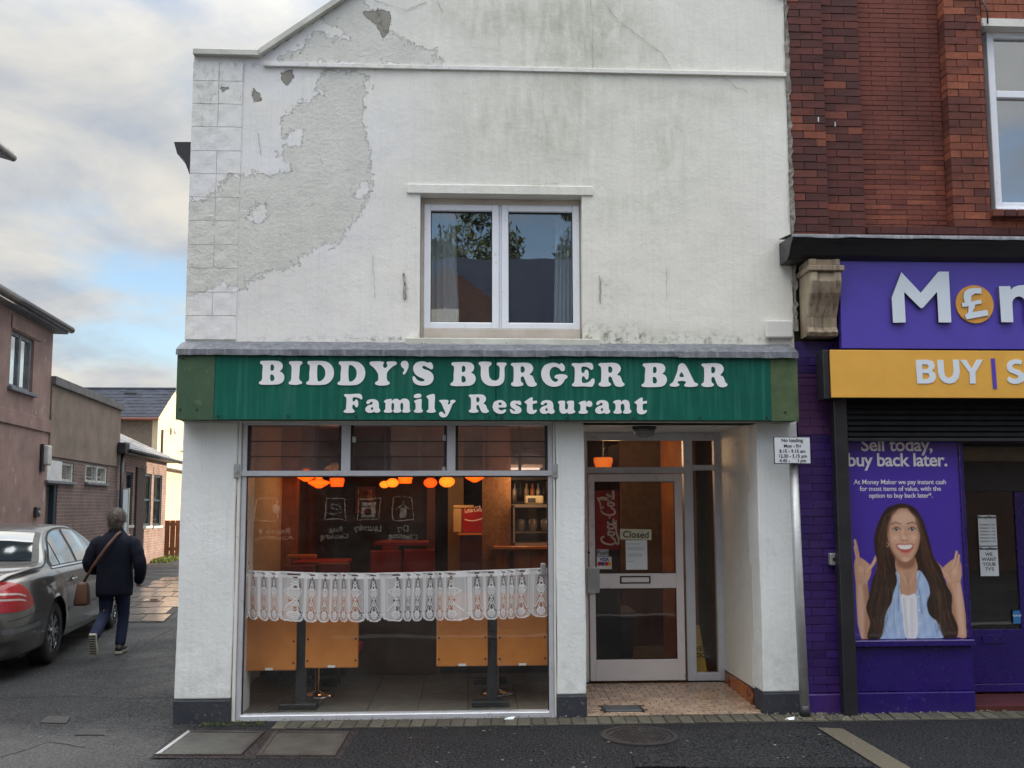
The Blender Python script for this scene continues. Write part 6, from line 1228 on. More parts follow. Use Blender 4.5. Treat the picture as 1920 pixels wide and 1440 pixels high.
# eave: soffit board, gutter, slates
B('soffit',(-6.6,x1A+.15),(-.24,.3),(5.2,5.28),mGrW,HA); 
bm=bmesh.new(); tube(bm,[(-6.6,-.28,5.3),(x1A+.22,-.28,5.3)],.07,10); mk('gutter',bm,mBlackP,HA,True)
def slates(par,x0,x1,y0,z0,dy,dz,rows,w,mat,yaw_=0,jit=.01,th=.012):
    L_=math.hypot(dy,dz); pitch=math.atan2(dz,dy); h=L_/rows; bmt=bmesh.new(); box(bmt,.004,w-.004,0,h*1.25,0,th); me=bpy.data.meshes.new('slate'); bmt.to_mesh(me); bmt.free(); me.materials.append(mat); n=0
    for r in range(rows):
        x=x0-(w/2 if r%2 else 0)
        while x<x1:
            a=max(x,x0); b=min(x+w,x1)
            if b-a>.05:
                o=bpy.data.objects.new('slate',me); o.location=(a,y0+dy*r/rows,z0+dz*r/rows+random.uniform(0,jit)); o.rotation_euler=(pitch-.03,0,0); o.scale=((b-a)/w,1,1); link(o,par); n+=1
            x+=w
    return n
slates(HA,-3,x1A+.18,-.26,5.31,3.0,1.9,9,.5,mSlate); 
bm=bmesh.new(); prism(bm,[(-6.6,-.3,5.28),(-6.6,2.7,7.15),(-6.6,6,5.0),(-6.6,6,0),(-6.6,.35,0),(-6.6,.35,5.28)],(6.6+x1A-.02,0,0)); mk('roof_body',bm,mSlate,HA)
# lower rendered extension over brick
HB=alley('flat_roofed_extension','lower brown rendered extension with a lead-capped parapet over a brick ground floor','building')
xB1=7.18; zb_=Wp(130,863)[1]+.0; zb_=2.68; bw=[(Wp(85,880)[0],3.70,2.19,2.60),(4.52,6.26,2.22,2.64)]; dd=(Wp(84,950)[0],2.72,0,2.14)
wallrect('upper_wall',x1A+.003,xB1,zb_,4.13,[],mPinkR2,HB,y0=-.03); wallrect('brick_wall',x1A+.003,xB1,0,zb_-.002,[(bw[0][0]+.08,bw[0][1],bw[0][2],bw[0][3]),bw[1],(dd[0]+.04,dd[1],0,2.10)],mABr,HB)
B('parapet_cap',(x1A-.0,xB1+.06),(-.10,.35),(4.131,4.31),mLeadG,HB,.01); B('end_wall',(xB1-.3,xB1),(.3,6),(0,4.13),mPinkR2,HB); B('roof_deck',(x1A,xB1-.3),(.3,6),(3.9,4.0),mLeadG,HB)
for (a,b,z0,z1),lb in ((bw[0],1),(bw[1],0)):
    n_=node('low_window',HB); m_=a+(b-a)*.55
    if lb: B('white_board',(a+.08,m_),(-.01,.1),(z0,z1),M('white_board_panel',(.55,.55,.56),rough=.5),n_)
    for u,v in ((a+.081,a+.14),(m_-.03,m_+.05),(b-.08,b-.001)): B('window_frame',(u,v),(.02,.12),(z0,z1),mWSill,n_,.004)
    for u,v in ((z0,z0+.06),(z1-.06,z1)): B('window_frame',(a+.08,b),(.03,.12),(u,v),mWSill,n_)
    B('pane',(a+.1,b-.05),(.08,.085),(z0+.05,z1-.05),mGlA,n_); B('sill',(a-.02,b+.05),(-.07,.1),(z0-.06,z0-.001),mGrW,n_,.006); B('room_behind',(a+.1,b-.05),(.5,.52),(z0-.2,z1+.2),M('pale_room',(.2,.19,.17),rough=.9),n_)
B('side_door',(dd[0]+.04,dd[1]-.13),(.12,.16),(.03,2.08),M('brown_grey_door',(.06,.05,.045),rough=.6,streak=((.03,.025,.02),.6)),HB); B('door_post',(dd[1]-.13,dd[1]),(.02,.16),(0,2.1),mDarkBlue,HB,.004); B('number_plaque',(dd[0]+.12,dd[0]+.3),(.115,.119),(1.25,1.5),mPaper,HB)
bm=bmesh.new(); tube(bm,[(xB1-.12,-.14,3.05),(xB1-.12,-.14,.05)],.05,8); mk('downpipe',bm,mBlackP,HB,True); B('rain_hopper',(xB1-.28,xB1+.08),(-.26,-.04),(3.0,3.3),mBlackP,HB,.03)
# lamp and lock on the corner of the pink house
AL=alley('alarm_box','cream security light box on the pink house corner','alarm box'); lx,lz=Wp(90,852,.1); B('box_body',(lx-.12,lx+.10),(-.15,-.04),(lz-.22,lz+.18),mWSill,AL,.03); B('box_bracket',(lx-.16,lx-.0),(-.06,-.01),(lz-.34,lz+.2),mBlackP,AL,.01)
KX=alley('key_safe','small black key safe on the pink rendered wall behind the car','key safe'); lx,lz=Wp(71,960,.05); B('safe_body',(lx-.1,lx+.1),(-.07,-.001),(lz-.1,lz+.1),mBlackP,KX,.02); bm=bmesh.new(); lathe(bm,[(.03,-.02),(.03,0)],10,(lx,-.07,lz),'y'); mk('dial',bm,mSteel,KX)
# single-storey brick building
HC=alley('brick_outbuilding','single-storey rosy brick building with a wet slate roof and narrow dark windows','building')
xC0,xC1=7.19,12.8; cw=[(8.0,8.74,1.16,2.58),(9.80,10.86,1.10,2.62),(11.14,12.22,1.08,2.62)]
wallrect('side_wall',xC0,xC1,0,3.05,cw+[],mABr2,HC); B('end_wall',(xC1-.3,xC1),(.3,5),(0,3.05),mABr2,HC); B('dark_brick_pier',(8.97,9.79),(-.06,.0),(0,2.75),M('sooty_brick',(.035,.025,.024),(.06,.04,.035),rough=.8,sc=12,bump=.8),HC)
for a,b,z0,z1 in cw:
    n_=node('narrow_window',HC)
    for u,v in ((a,a+.08),(b-.08,b)): B('window_frame',(u,v),(.03,.12),(z0,z1),mDarkBlue,n_)
    for u,v in ((z0,z0+.07),((z0+z1)/2-.03,(z0+z1)/2+.03),(z1-.07,z1)): B('window_frame',(a+.08,b-.08),(.04,.12),(u,v),mDarkBlue,n_)
    B('pane',(a+.08,b-.08),(.08,.085),(z0+.07,z1-.07),glass('teal_glass',1.2,(.15,.25,.3),.03,.05),n_); B('sill',(a-.05,b+.05),(-.06,.1),(z0-.07,z0-.001),mWSill,n_); B('room_behind',(a,b),(.4,.42),(z0,z1),mDarkBlue,n_); B('soldier_lintel',(a-.1,b+.1),(-.015,.0),(z1+.003,z1+.22),mABr2,n_)
B('white_door',(7.1+.15,7.93),(-.09,.0),(0,2.10),M('pale_blue_door',(.42,.47,.52),(.36,.4,.45),rough=.5),HC,.01); B('door_frame',(7.93,8.02),(-.11,.0),(0,2.15),mWSill,HC)
bm=bmesh.new(); tube(bm,[(xC0,-.3,3.1),(xC1+.9,-.3,3.1)],.06,8); mk('gutter',bm,mBlackP,HC,True); B('soffit',(xC0,xC1+.3),(-.25,.3),(3.051,3.10),mWSill,HC)
mWetS=M('wet_roof_slate',(.22,.22,.23),(.13,.13,.14),rough=.32,sc=5,bump=.5,bsc=25,rnd=.35); slates(HC,xC0,xC1+.3,-.28,3.13,2.6,1.25,11,.42,mWetS)
bm=bmesh.new(); prism(bm,[(xC0,-.2,3.10),(xC0,2.5,4.34),(xC0,5,3.1)],(xC1-xC0+.25,0,0)); mk('roof_body',bm,mSlate,HC)
# pinkish outhouse and orange-brown gate beyond
HE=alley('cream_outhouse','small cream rendered outhouse with a felt roof at the far end of the alley','building'); B('wall',(xC1+.9,xC1+9),(.5,4),(0,2.95),M('pinkish_cream_render',(.52,.38,.28),(.45,.33,.24),rough=.85,bump=.3),HE); B('roof_edge',(xC1+.5,xC1+9.1),(.2,4.1),(2.951,3.05),mWSill,HE)
GT=alley('timber_gate','orange-brown timber gate below the cream outhouse wall','gate')
gx=xC1+.55; ng=7
for k in range(ng): B('board',(gx,gx+.04),(.3+.01-k*.17,.3+.165-k*.17),(.08,1.22),M('orange_gate_board',(.30,.105,.04),(.22,.075,.03),rough=.6,bump=.4,rnd=.2) if k==0 else bpy.data.materials['orange_gate_board'],GT,.004)
for z in (.25,1.05): B('rail',(gx+.041,gx+.08),(.3-ng*.17+.17,.46),(z,z+.1),bpy.data.materials['orange_gate_board'],GT)
VG=bmesh.new()
for k in range(1500):
    t_=random.random(); x=xC1-1.8+t_*2.6; y=-random.random()**2*.5-.02; p=O3+aV*x-nV*y*-1 if False else O3+aV*x+nV*(-y); h=random.uniform(.03,.14); s=.02; a=random.random()*6
    VG.faces.new([VG.verts.new((p[0]+s*math.cos(a),p[1]+s*math.sin(a),0)),VG.verts.new((p[0]-s*math.cos(a),p[1]-s*math.sin(a),0)),VG.verts.new((p[0]+random.uniform(-.05,.05),p[1],h))])
tag(mk('grass_tuft',VG,M('yellow_green_grass',(.14,.16,.03),(.08,.11,.02),rough=.9),recalc=False),'sunlit green weeds along the foot of the brick outbuilding','grass',kind='stuff')
# big slate-roofed house with a sunlit cream gable
mSlateD=M('blue_black_slate',(.022,.028,.045),(.034,.04,.058),rough=.8,sc=3,bump=.4,bsc=30,rnd=.3,spec=.25)
HD=thing('slate_roofed_house','large house with a blue-black slate roof and sunlit cream gable behind the outbuildings','building',(-16.9,42.8,0),R(0)); 
mGab=M('cream_gable_render',(.62,.50,.33),(.55,.44,.28),rough=.85,sc=1.2,bump=.3,streak=((.38,.30,.18),.4)); mShadeR=M('shaded_brown_render',(.20,.15,.11),(.15,.11,.085),rough=.85)  # front and back render coloured as seen in shade
bm=bmesh.new(); prism(bm,[(-.3,0,0),(-.3,0,6.45),(-.3,2.6,8.3),(-.3,5.2,6.45),(-.3,5.2,0)],(.3,0,0)); mk('gable_wall',bm,mGab,HD); B('front_wall',(-14,-.301),(0.,.3),(0,6.45),mShadeR,HD); B('back_wall',(-14,-.301),(4.9,5.2),(0,6.4),mShadeR,HD)
bm=bmesh.new(); tube(bm,[(-14,-.28,6.42),(.1,-.28,6.42)],.09,8); mk('gutter',bm,M('maroon_gutter',(.10,.03,.025),rough=.5),HD,True); 
bm=bmesh.new(); prism(bm,[(-14,-.2,6.42),(-14,2.6,8.36),(-14,5.4,6.42)],(13.68,0,0)); mk('roof_body',bm,mSlate,HD); slates(HD,-6.5,.12,-.28,6.50,2.88,1.93,9,.55,mSlateD,jit=.015,th=.03); B('ridge_tile',(-14,.12),(2.45,2.75),(8.38,8.5),mSlate,HD,.04); B('roof_vent',(-2.6,-1.9),(1.9,2.3),(7.9,8.12),mBlackP,HD)
bm=bmesh.new(); tube(bm,[(.06,.6,5.9),(.06,.6,0)],.06,8); mk('downpipe',bm,mBlackP,HD,True); bm=bmesh.new(); lathe(bm,[(.02,0),(.22,.06),(.23,.08)],16,(.15,2.2,6.0),'x'); mk('satellite_dish',bm,mWSill,HD,True)
for dz_ in (0,.35): B('wall_bracket',(.0,.5),(3.9+dz_,3.96+dz_),(4.9,4.96),mGrW,HD)
# nearer tall house on the left whose eave pokes into the frame
HN=thing('eaves_house','house at far left showing only its eaves corner and gutter','building')
xe,ze=P(8,284,7); 
bm=bmesh.new(); prism(bm,[(X(26,292,7)-.0,7.,Z(26,292,7)+.05),(X(26,292,7)-.02,7.,Z(26,300,7)-.02),(xe-.6,7,ze+.05),(xe-2.5,7,ze+.75),(xe-2.5,7,ze+1.),(xe-.6,7,ze+.35)],(0,-9,0)); mk('eave',bm,mGrW,HN); B('wall',(-14,-8.55),(-3,6.8),(0,7.0),mABr,HN)
bm=bmesh.new(); tube(bm,[(X(24,295,7),-2,Z(24,296,7)),(X(24,295,7),7.02,Z(24,296,7))],.055,10); mk('gutter',bm,mBlackP,HN,True)
# wet flagstones down the middle of the side road
FS=bpy.data.objects.new('flagstone_channel',None); link(FS); tag(FS,kind='structure')
mFlag=M('wet_flagstone',(.17,.165,.155),(.10,.10,.095),rough=.16,sc=3,bump=.35,bsc=25,rnd=.25)
fq=[(-5.55,6.2),(-4.35,6.2),(-6.0,14.6),(-7.2,14.6)]
sheet('channel_bed',[fq[0],fq[1],fq[2],fq[3]],.002,mGrout,FS)
for k in range(9):
    for j in range(3):
        f0,f1=k/9+.006,(k+1)/9-.006; jj=(j+(.0 if k%2 else .25))/3.25; j0,j1=jj+.008,jj+1/3.25-.008
        def q_(f,g): a=[fq[0][i]+(fq[3][i]-fq[0][i])*f for i in (0,1)]; b=[fq[1][i]+(fq[2][i]-fq[1][i])*f for i in (0,1)]; return (a[0]+(b[0]-a[0])*g+random.uniform(-.01,.01),a[1]+(b[1]-a[1])*g+random.uniform(-.02,.02))
        bm=bmesh.new(); prism(bm,[(*q_(a,b),-.03) for a,b in ((f0,j0),(f0,j1),(f1,j1),(f1,j0))],(0,0,.038+random.uniform(0,.010))); mk('flagstone',bm,mFlag,FS)
mPud=NT('puddle_water'); mPud.set((.03,.028,.025),.03,mPud.bump(mPud.noise(6,2,.5),.05,.004),spec=.6)
for px,py,w,h in ((318,1084,14,3.),(285,1128,16,2.)):
    x,y=G(px,py); s=(y+D)/FL; n=40; ph=random.random()*6; sheet('puddle',[(x+s*w*math.cos(6.283*k/n)*(1+.15*math.sin(3*6.283*k/n+ph)),y+s*h*8*math.sin(6.283*k/n)*(1+.2*math.sin(2*6.283*k/n+ph))) for k in range(n)],.03 if px<300 else .004,mPud.m)
# ------------------------------------------------------------------ parked car
def car():
    c=thing('silver_car','silver grey saloon car parked by the pink house with its red tail lamp nearest','car')
    mP=NT('silver_paint'); fl=mP.noise(900,1,.5); mP.set(mP.mix(fl,(.095,.093,.090),(.15,.148,.143)),.30,mP.bump(mP.noise(3,2,.5),.02,.01),.75,.5,.8); mP.b.inputs['Coat Roughness'].default_value=.06
    mG=NT('tinted_car_glass'); mG.set((.012,.02,.025),.05,spec=1.,coat=1.); mG=mG.m
    mPl=M('grey_bumper_strip',(.16,.165,.17),rough=.35,metal=.5,bump=.02); mRub=M('tyre_rubber',(.018,.018,.019),rough=.8,bump=.3); mRim=M('alloy_rim',(.42,.43,.45),rough=.25,metal=.9,bump=.0)
    mTL=NT('red_lamp_lens'); mTL.set(mTL.mix(mTL.rng(mTL.noise(90,1,.5,sc=(1,1,.2)),.4,.6),(.33,.006,.008),(.20,.004,.006)),.2,spec=.4,coat=.25); mTL.b.inputs['Emission Color'].default_value=(0,0,0,1); mTL=mTL.m; mCl=M('clear_lamp_lens',(.42,.36,.35),rough=.15,coat=1.,bump=.1)
    Lc,WH,R_=4.82,.91,.33; ax=[1.10,3.95]
    st=[0,.05,.12,.22,.36,.55,.80,1.00,1.20,1.45,1.70,1.95,2.25,2.6,2.95,3.2,3.5,3.7,4.0,4.3,4.6,4.75,4.82]
    def lerp(x,xs,ys):
        i=np.searchsorted(xs,x)-1; i=int(np.clip(i,0,len(xs)-2)); t=(x-xs[i])/(xs[i+1]-xs[i]); t=min(max(t,0),1)
        m=lambda k:(ys[min(k+1,len(xs)-1)]-ys[max(k-1,0)])/(xs[min(k+1,len(xs)-1)]-xs[max(k-1,0)]); h=xs[i+1]-xs[i]
        return (2*t**3-3*t**2+1)*ys[i]+(t**3-2*t**2+t)*h*m(i)+(-2*t**3+3*t**2)*ys[i+1]+(t**3-t**2)*h*m(i+1)
    def wf(s): return lerp(s,[0,.03,.10,.25,.5,1.,2,3.4,4.2,4.6,4.75,4.82],[.72,.80,.88,.945,.98,1.,1.,1.,.97,.88,.74,.55])
    def top(s): return lerp(s,[0,.10,.5,.92,1.05,1.4,1.75,2.1,2.5,2.9,3.3,3.62,3.9,4.4,4.7,4.82],[.93,1.00,1.035,1.05,1.09,1.28,1.405,1.445,1.45,1.42,1.27,1.04,.98,.90,.78,.70])
    def belt(s): return lerp(s,[0,.2,1.,2.,3.,3.6,4.3,4.7,4.82],[.86,.925,.965,.965,.955,.94,.85,.72,.62])
    def gh(s): # how much the roof stands off the body
        return min(max((top(s)-belt(s)-.06)/.40,0),1)
    def sec(s,t):
        w=WH*wf(s); b=belt(s); T=top(s); g=gh(s)
        y5=w*(.90-.02*g); yr=w*(.88-.24*g)
        pts=[(w*.90,.19),(w*.965,.24),(w*.99,.36),(w*1.0,.52),(w*1.0,.66),(w*.985,.80),(w*.955,b-.05),(w*.915,b-.005),(y5-.015,b+.015),(w*(.86-.09*g),b+(T-b)*.38),(yr+.015,b+(T-b)*.74),(yr-.04,b+(T-b)*.92),(yr*.62,T-.012),(yr*.3,T-.002),(0,T)]
        k=t*(len(pts)-1); i=min(int(k),len(pts)-2); f=k-i; a=pts[max(i-1,0)];p=pts[i];q=pts[i+1];d=pts[min(i+2,len(pts)-1)]
        cr=lambda j:.5*((2*p[j])+(q[j]-a[j])*f+(2*a[j]-5*p[j]+4*q[j]-d[j])*f*f+(3*p[j]-a[j]-3*q[j]+d[j])*f**3)
        z=cr(1); y=max(cr(0),0)
        # rear and nose faces lean with height
        xo=0
        if s<.6: xo=(1-s/.6)*(.00+.16*max(0,(z-.55)/.45)**1.3+ (.03 if z<.35 else 0))
        return Vector((s+xo,y,z))
    def grid(s0,s1,ns,t0,t1,nt,off=0.,side=1,fn=None):
        P_=[[sec(s0+(s1-s0)*i/ns,t0+(t1-t0)*j/nt) for j in range(nt+1)] for i in range(ns+1)]
        out=[]
        for i in range(ns+1):
            row=[]
            for j in range(nt+1):
                a=P_[min(i+1,ns)][j]-P_[max(i-1,0)][j]; b=P_[i][min(j+1,nt)]-P_[i][max(j-1,0)]; n=b.cross(a); n=n.normalized() if n.length>1e-9 else Vector((0,1,0))
                if n.y<-1e-4 and abs(n.y)>abs(n.z): n=-n
                if n.z<0 and abs(n.z)>abs(n.y): n=-n
                p=P_[i][j]+n*off; row.append(Vector((p.x,p.y*side,p.z)))
            out.append(row)
        return out
    def gm(name,g,mat,par=c,flip=False):
        bm=bmesh.new(); V=[[bm.verts.new(p) for p in r] for r in g]
        for i in range(len(V)-1):
            for j in range(len(V[0])-1):
                try: bm.faces.new([V[i][j],V[i+1][j],V[i+1][j+1],V[i][j+1]])
                except ValueError: pass
        return mk(name,bm,mat,par,True)
    # body shell
    bm=bmesh.new(); ss=np.concatenate([np.linspace(0,.6,16),np.linspace(.65,4.2,72),np.linspace(4.25,4.82,14)]); NTt=64
    for side in (1,-1):
        V=[]
        for s in ss: V.append([bm.verts.new((lambda p:(p.x,p.y*side,p.z))(sec(s,j/NTt))) for j in range(NTt+1)])
        for i in range(len(ss)-1):
            for j in range(NTt):
                bm.faces.new([V[i][j],V[i+1][j],V[i+1][j+1],V[i][j+1]])
        for idx in (0,-1):      # tail and nose panels, bulging slightly
            r=V[idx]; K=8; dx=-.05 if idx==0 else .04; cols=[r]
            for k in range(1,K+1): f=1-k/K; cols.append([bm.verts.new((v.co.x+dx*(1-f*f),v.co.y*f,v.co.z)) for v in r])
            for A,Bq in zip(cols,cols[1:]):
                for j in range(NTt):
                    try: bm.faces.new([A[j],A[j+1],Bq[j+1],Bq[j]])
                    except ValueError: pass
    bmesh.ops.remove_doubles(bm,verts=bm.verts[:],dist=.0008)
    # wheel arches opened
    dele=[f for f in bm.faces if any((f.calc_center_median().x-a)**2+(f.calc_center_median().z-.325)**2<.372**2 for a in ax) and abs(f.calc_center_median().y)>.6]
    bmesh.ops.delete(bm,geom=dele,context='FACES')
    for v in bm.verts:   # flare the arch lips and snap them round
        for a in ax:
            d=math.hypot(v.co.x-a,v.co.z-.325)
            if d<.46 and abs(v.co.y)>.6 and v.co.z>.18:
                if d<.40: k=.375/d; v.co.x=a+(v.co.x-a)*k; v.co.z=.325+(v.co.z-.325)*k
                v.co.y+=math.copysign(.014*max(0,1-abs(d-.375)/.085),v.co.y)
    body=mk('body',bm,mP.m,c,True)
    B('floor_pan',(.35,4.55),(-.78,.78),(.17,.24),mBlackP,c)
    for a in ax:
        bm=bmesh.new(); lathe(bm,[(.40,-.86),(.40,-.45)],24,(a,0,.33),'y'); lathe(bm,[(.40,.45),(.40,.86)],24,(a,0,.33),'y')
        bm.free()
    # dark arch liners
    for a in ax:
        for sd_ in (1,-1):
            bm=bmesh.new(); n=20; prev=None
            for k in range(n+1):
                t=math.pi*k/n; p=[bm.verts.new((a+.39*math.cos(t),sd_*yy,.30+.39*math.sin(t))) for yy in (.885,.50)]
                if prev: bm.faces.new([prev[0],prev[1],p[1],p[0]])
                prev=p
            mk('arch_liner',bm,mBlackP,c); 
    B('under_dark',(.1,4.7),(-.5,.5),(.2,.6),mBlackP,c)
    for a in ax:
        for sd_ in (1,-1):
            w=node('wheel',c); w.location=(a,sd_*.79,.325)
            bm=bmesh.new(); lathe(bm,[(.21,-.10),(.29,-.105),(.318,-.085),(.325,-.04),(.325,.04),(.318,.085),(.29,.105),(.21,.10)],40,axis='y',cap=False); mk('tyre',bm,mRub,w,True)
            bm=bmesh.new(); lathe(bm,[(.212,-.045),(.212,.045)],32,axis='y'); bm.faces.ensure_lookup_table(); mk('wheel_barrel',bm,mDarkM,w)
            bm=bmesh.new()
            for k in range(7):
                th=2*math.pi*k/7
                for dth in (-.13,.13):
                    a0,a1=th+dth*.5,th+dth; yy=.088*sd_; pts=[(.045,a0-.25),(.045,a0+.25),(.215,a1+.055),(.215,a1-.055)]; prism(bm,[(r_*math.cos(q),yy,r_*math.sin(q)) for r_,q in pts],(0,-.03*sd_,0))
            ys_=sorted((.092*sd_,.06*sd_)); lathe(bm,[(.205,ys_[0]),(.222,ys_[0]),(.222,ys_[1]),(.205,ys_[1]),(.205,ys_[0])],40,axis='y',cap=False); lathe(bm,[(.05,min(.097*sd_,.05*sd_)),(.05,max(.097*sd_,.05*sd_))],20,axis='y'); mk('rim',bm,mRim,w)
    # glazing, set a hair proud of the shell, with dark surrounds and bright trim below
    q8,q9,q10,q11=8.25/14,9.1/14,10.55/14,11.2/14
    def outline(side,pts,n,off,name,mat):   # closed region in (s,t) as strips between lower and upper curves
        bm=bmesh.new(); prev=None
        for k in range(n+1):
            s,tl,th=pts(k/n); col=[]
            for j in range(7):
                t=tl+(th-tl)*j/6; p=sec(s,t); pa=sec(s+.01,t); pb=sec(s,min(t+.01,1)); nn=(pb-p).cross(pa-p); nn=nn.normalized() if nn.length>1e-9 else Vector((0,0,1))
                if nn.dot(Vector((0,p.y,max(p.z-.8,0))))<0: nn=-nn
                p=p+nn*off; col.append(bm.verts.new((p.x,p.y*side,p.z)))
            if prev:
                for j in range(6): bm.faces.new([prev[j],col[j],col[j+1],prev[j+1]])
            prev=col
        return mk(name,bm,mat,c,True)
    def zt(s,z):   # invert height -> t on the side of the cabin
        lo,hi=.45,.92
        for _ in range(24):
            m=(lo+hi)/2
            if sec(s,m).z<z: lo=m
            else: hi=m
        return lo
    archz=lambda s: min(1.385,lerp(s,[1.28,1.45,1.65,1.9,2.2,2.6,2.9,3.2,3.42],[1.03,1.14,1.26,1.345,1.375,1.37,1.325,1.17,.99]))
    for side in (1,-1):
        base=lambda s:belt(s)+.035
        def reg(s0,s1): return lambda f:(s0+(s1-s0)*f,zt(s0+(s1-s0)*f,base(s0+(s1-s0)*f)),zt(s0+(s1-s0)*f,max(archz(s0+(s1-s0)*f),base(s0+(s1-s0)*f)+.01)))
        outline(side,lambda f:(1.25+2.2*f,zt(1.25+2.2*f,base(1.25+2.2*f)-.012),zt(1.25+2.2*f,max(archz(1.25+2.2*f)+.022,base(1.25+2.2*f)+.005))),40,.004,'window_surround',mGasket)
        for s0,s1 in ((1.33,1.60),(1.65,2.27),(2.37,3.36)): outline(side,reg(s0,s1),24,.008,'side_window',mG)
        outline(side,lambda f:(1.25+2.2*f,zt(1.25+2.2*f,base(1.25+2.2*f)-.03),zt(1.25+2.2*f,base(1.25+2.2*f)-.012)),40,.009,'chrome_trim',mChrome)
        # door shut lines, flap, handles, rubbing strip, sill
        def seam(pts,w=.008,name='shut_line',mat=mGasket,off=.003):
            bm=bmesh.new(); prev=None; sm=[(v.x,v.y) for v in pts]
            for k in range(len(sm)):
                s,z=sm[k]; a=sm[max(k-1,0)]; b=sm[min(k+1,len(sm)-1)]; d=Vector((b[0]-a[0],b[1]-a[1])); d=d.normalized() if d.length else Vector((0,1)); o_=Vector((-d.y,d.x))*w/2; col=[]
                for sg in (1,-1):
                    ss_,zz=s+o_.x*sg,z+o_.y*sg; lo,hi=.02,.80
                    for _ in range(22):
                        m=(lo+hi)/2
                        if sec(ss_,m).z<zz: lo=m
                        else: hi=m
                    p=sec(ss_,lo); col.append(bm.verts.new((p.x,(p.y+off)*side,p.z)))
                if prev: bm.faces.new([prev[0],prev[1],col[1],col[0]])
                prev=col
            mk(name,bm,mat,c,recalc=True)
        V2=lambda l,n=8:[Vector(l[i]).lerp(Vector(l[i+1]),k/n) for i in range(len(l)-1) for k in range(n)]+[Vector(l[-1])]
        seam(V2([(1.27,.96),(1.40,.86),(1.52,.70),(1.55,.50),(1.50,.36)])); seam(V2([(2.32,.96),(2.33,.7),(2.30,.30)])); seam(V2([(3.36,.94),(3.42,.7),(3.38,.30)])); seam(V2([(1.5,.30),(2.4,.27),(3.4,.28)]))
        seam(V2([(.93,.86),(.95,.66),(1.12,.66),(1.12,.86),(.93,.86)]),.006,'fuel_flap_line'); seam(V2([(.05,.56),(.4,.60),(.72,.60)],10),.008,'bumper_line')
        seam(V2([(1.58,.505),(2.28,.495)],8),.035,'rubbing_strip',mP.m,.012); seam(V2([(2.36,.495),(3.36,.49)],8),.035,'rubbing_strip',mP.m,.012)
        seam(V2([(.02,.46),(.2,.47),(.55,.49)],12),.05,'bumper_moulding',mPl,.012)
        for s in (1.72,2.62):
            p=sec(s,zt(s,.84)) if False else sec(s,.42); lo,hi=.02,.6
            for _ in range(22):
                m=(lo+hi)/2
                if sec(s,m).z<.83: lo=m
                else: hi=m
            p=sec(s,lo); B('door_handle',(s-.09,s+.10),(side*(p.y+.022),side*(p.y+.042)),(.823,.847),mChrome,c,.008); bm=bmesh.new(); lathe(bm,[(.05,-.004),(.05,.004)],16,(s,side*(p.y+.0),.828),'y'); mk('handle_recess',bm,mDarkM,c)
        p=sec(3.3,.56); bm=bmesh.new(); box(bm,3.2,3.36,side*(p.y+.02) if side>0 else side*(p.y+.22),side*(p.y+.22) if side>0 else side*(p.y+.02),.97,1.10,.03); mk('wing_mirror',bm,mP.m,c,True)
        # tail lamp wraps the corner: (s,z) region on the flank plus a wing on the tail panel
        def lampz(s): return lerp(s,[0,.12,.22,.31,.37],[.93,.915,.86,.78,.70]),lerp(s,[0,.15,.28,.37],[.64,.643,.655,.69])
        bm=bmesh.new(); prev=None; T=sec(0,.3)
        us=[-.16,-.12,-.08,-.04,0]+[.37*k/12 for k in range(1,13)]
        for u in us:
            col=[]
            hi_,lo_=lampz(max(u,0)); 
            if u<0: lo_=.64; hi_=.93-abs(u)*.9
            for j in range(17):
                z=lo_+(hi_-lo_)*j/16; s=max(u,0); lo,hi=.02,.62
                for _ in range(22):
                    m=(lo+hi)/2
                    if sec(s,m).z<z: lo=m
                    else: hi=m
                p=sec(s,lo); y=p.y+.010; x=p.x-.004
                if u<0: f=1+u/.80; x=p.x-.05*(1-f*f)-.008; y=p.y*f
                col.append(bm.verts.new((x-(.006 if s<.1 else 0),y*side,z)))
            if prev:
                for j in range(16):
                    f_=bm.faces.new([prev[j],col[j],col[j+1],prev[j+1]]); f_.material_index=1 if (j in (6,9) and us.index(u)<12) else 0
            prev=col
        mk('tail_lamp',bm,[mTL,mCl],c,True)
    # rear screen with black border, front screen
    gm('rear_screen_border',[[(lambda p:Vector((p.x,p.y,p.z+.004)))(v) for v in r] for r in grid(.985,1.66,14,11.0/14,1,10,.003,1)],mGasket); gm('rear_screen_border',grid(.985,1.66,14,11.0/14,1,10,.003,-1),mGasket)
    for sd_ in (1,-1): gm('rear_screen',grid(1.03,1.61,14,11.35/14,1,10,.012,sd_),mG); gm('windscreen',grid(2.98,3.60,14,11.0/14,1,10,.008,sd_),mG)
    # boot lid shut line, plate, badge-less garnish
    for sd_ in (1,-1):
        bm=bmesh.new(); prev=None
        for k in range(20):
            s=.03+.9*k/19; p=sec(s,11.0/14+(.0 if s<.7 else .0)); a=bm.verts.new((p.x,p.y*sd_,p.z+.003)); b=bm.verts.new((p.x,(p.y-.007)*sd_,p.z+.0035))
            if prev: bm.faces.new([prev[0],prev[1],b,a])
            prev=(a,b)
        mk('boot_line',bm,mGasket,c)
    B('number_plate',(-.075,-.062),(-.26,.26),(.62,.73),M('yellow_plate',(.6,.45,.03),rough=.4),c,.002); B('bumper_garnish',(-.065,-.03),(-.55,.55),(.44,.49),mPl,c,.01)
    return c
CAR=car()
cr_=G(100,1243); c2_=G(190,1180); hd=math.atan2(c2_[1]-cr_[1],c2_[0]-cr_[0]); hd=R(96)+R(3.0)
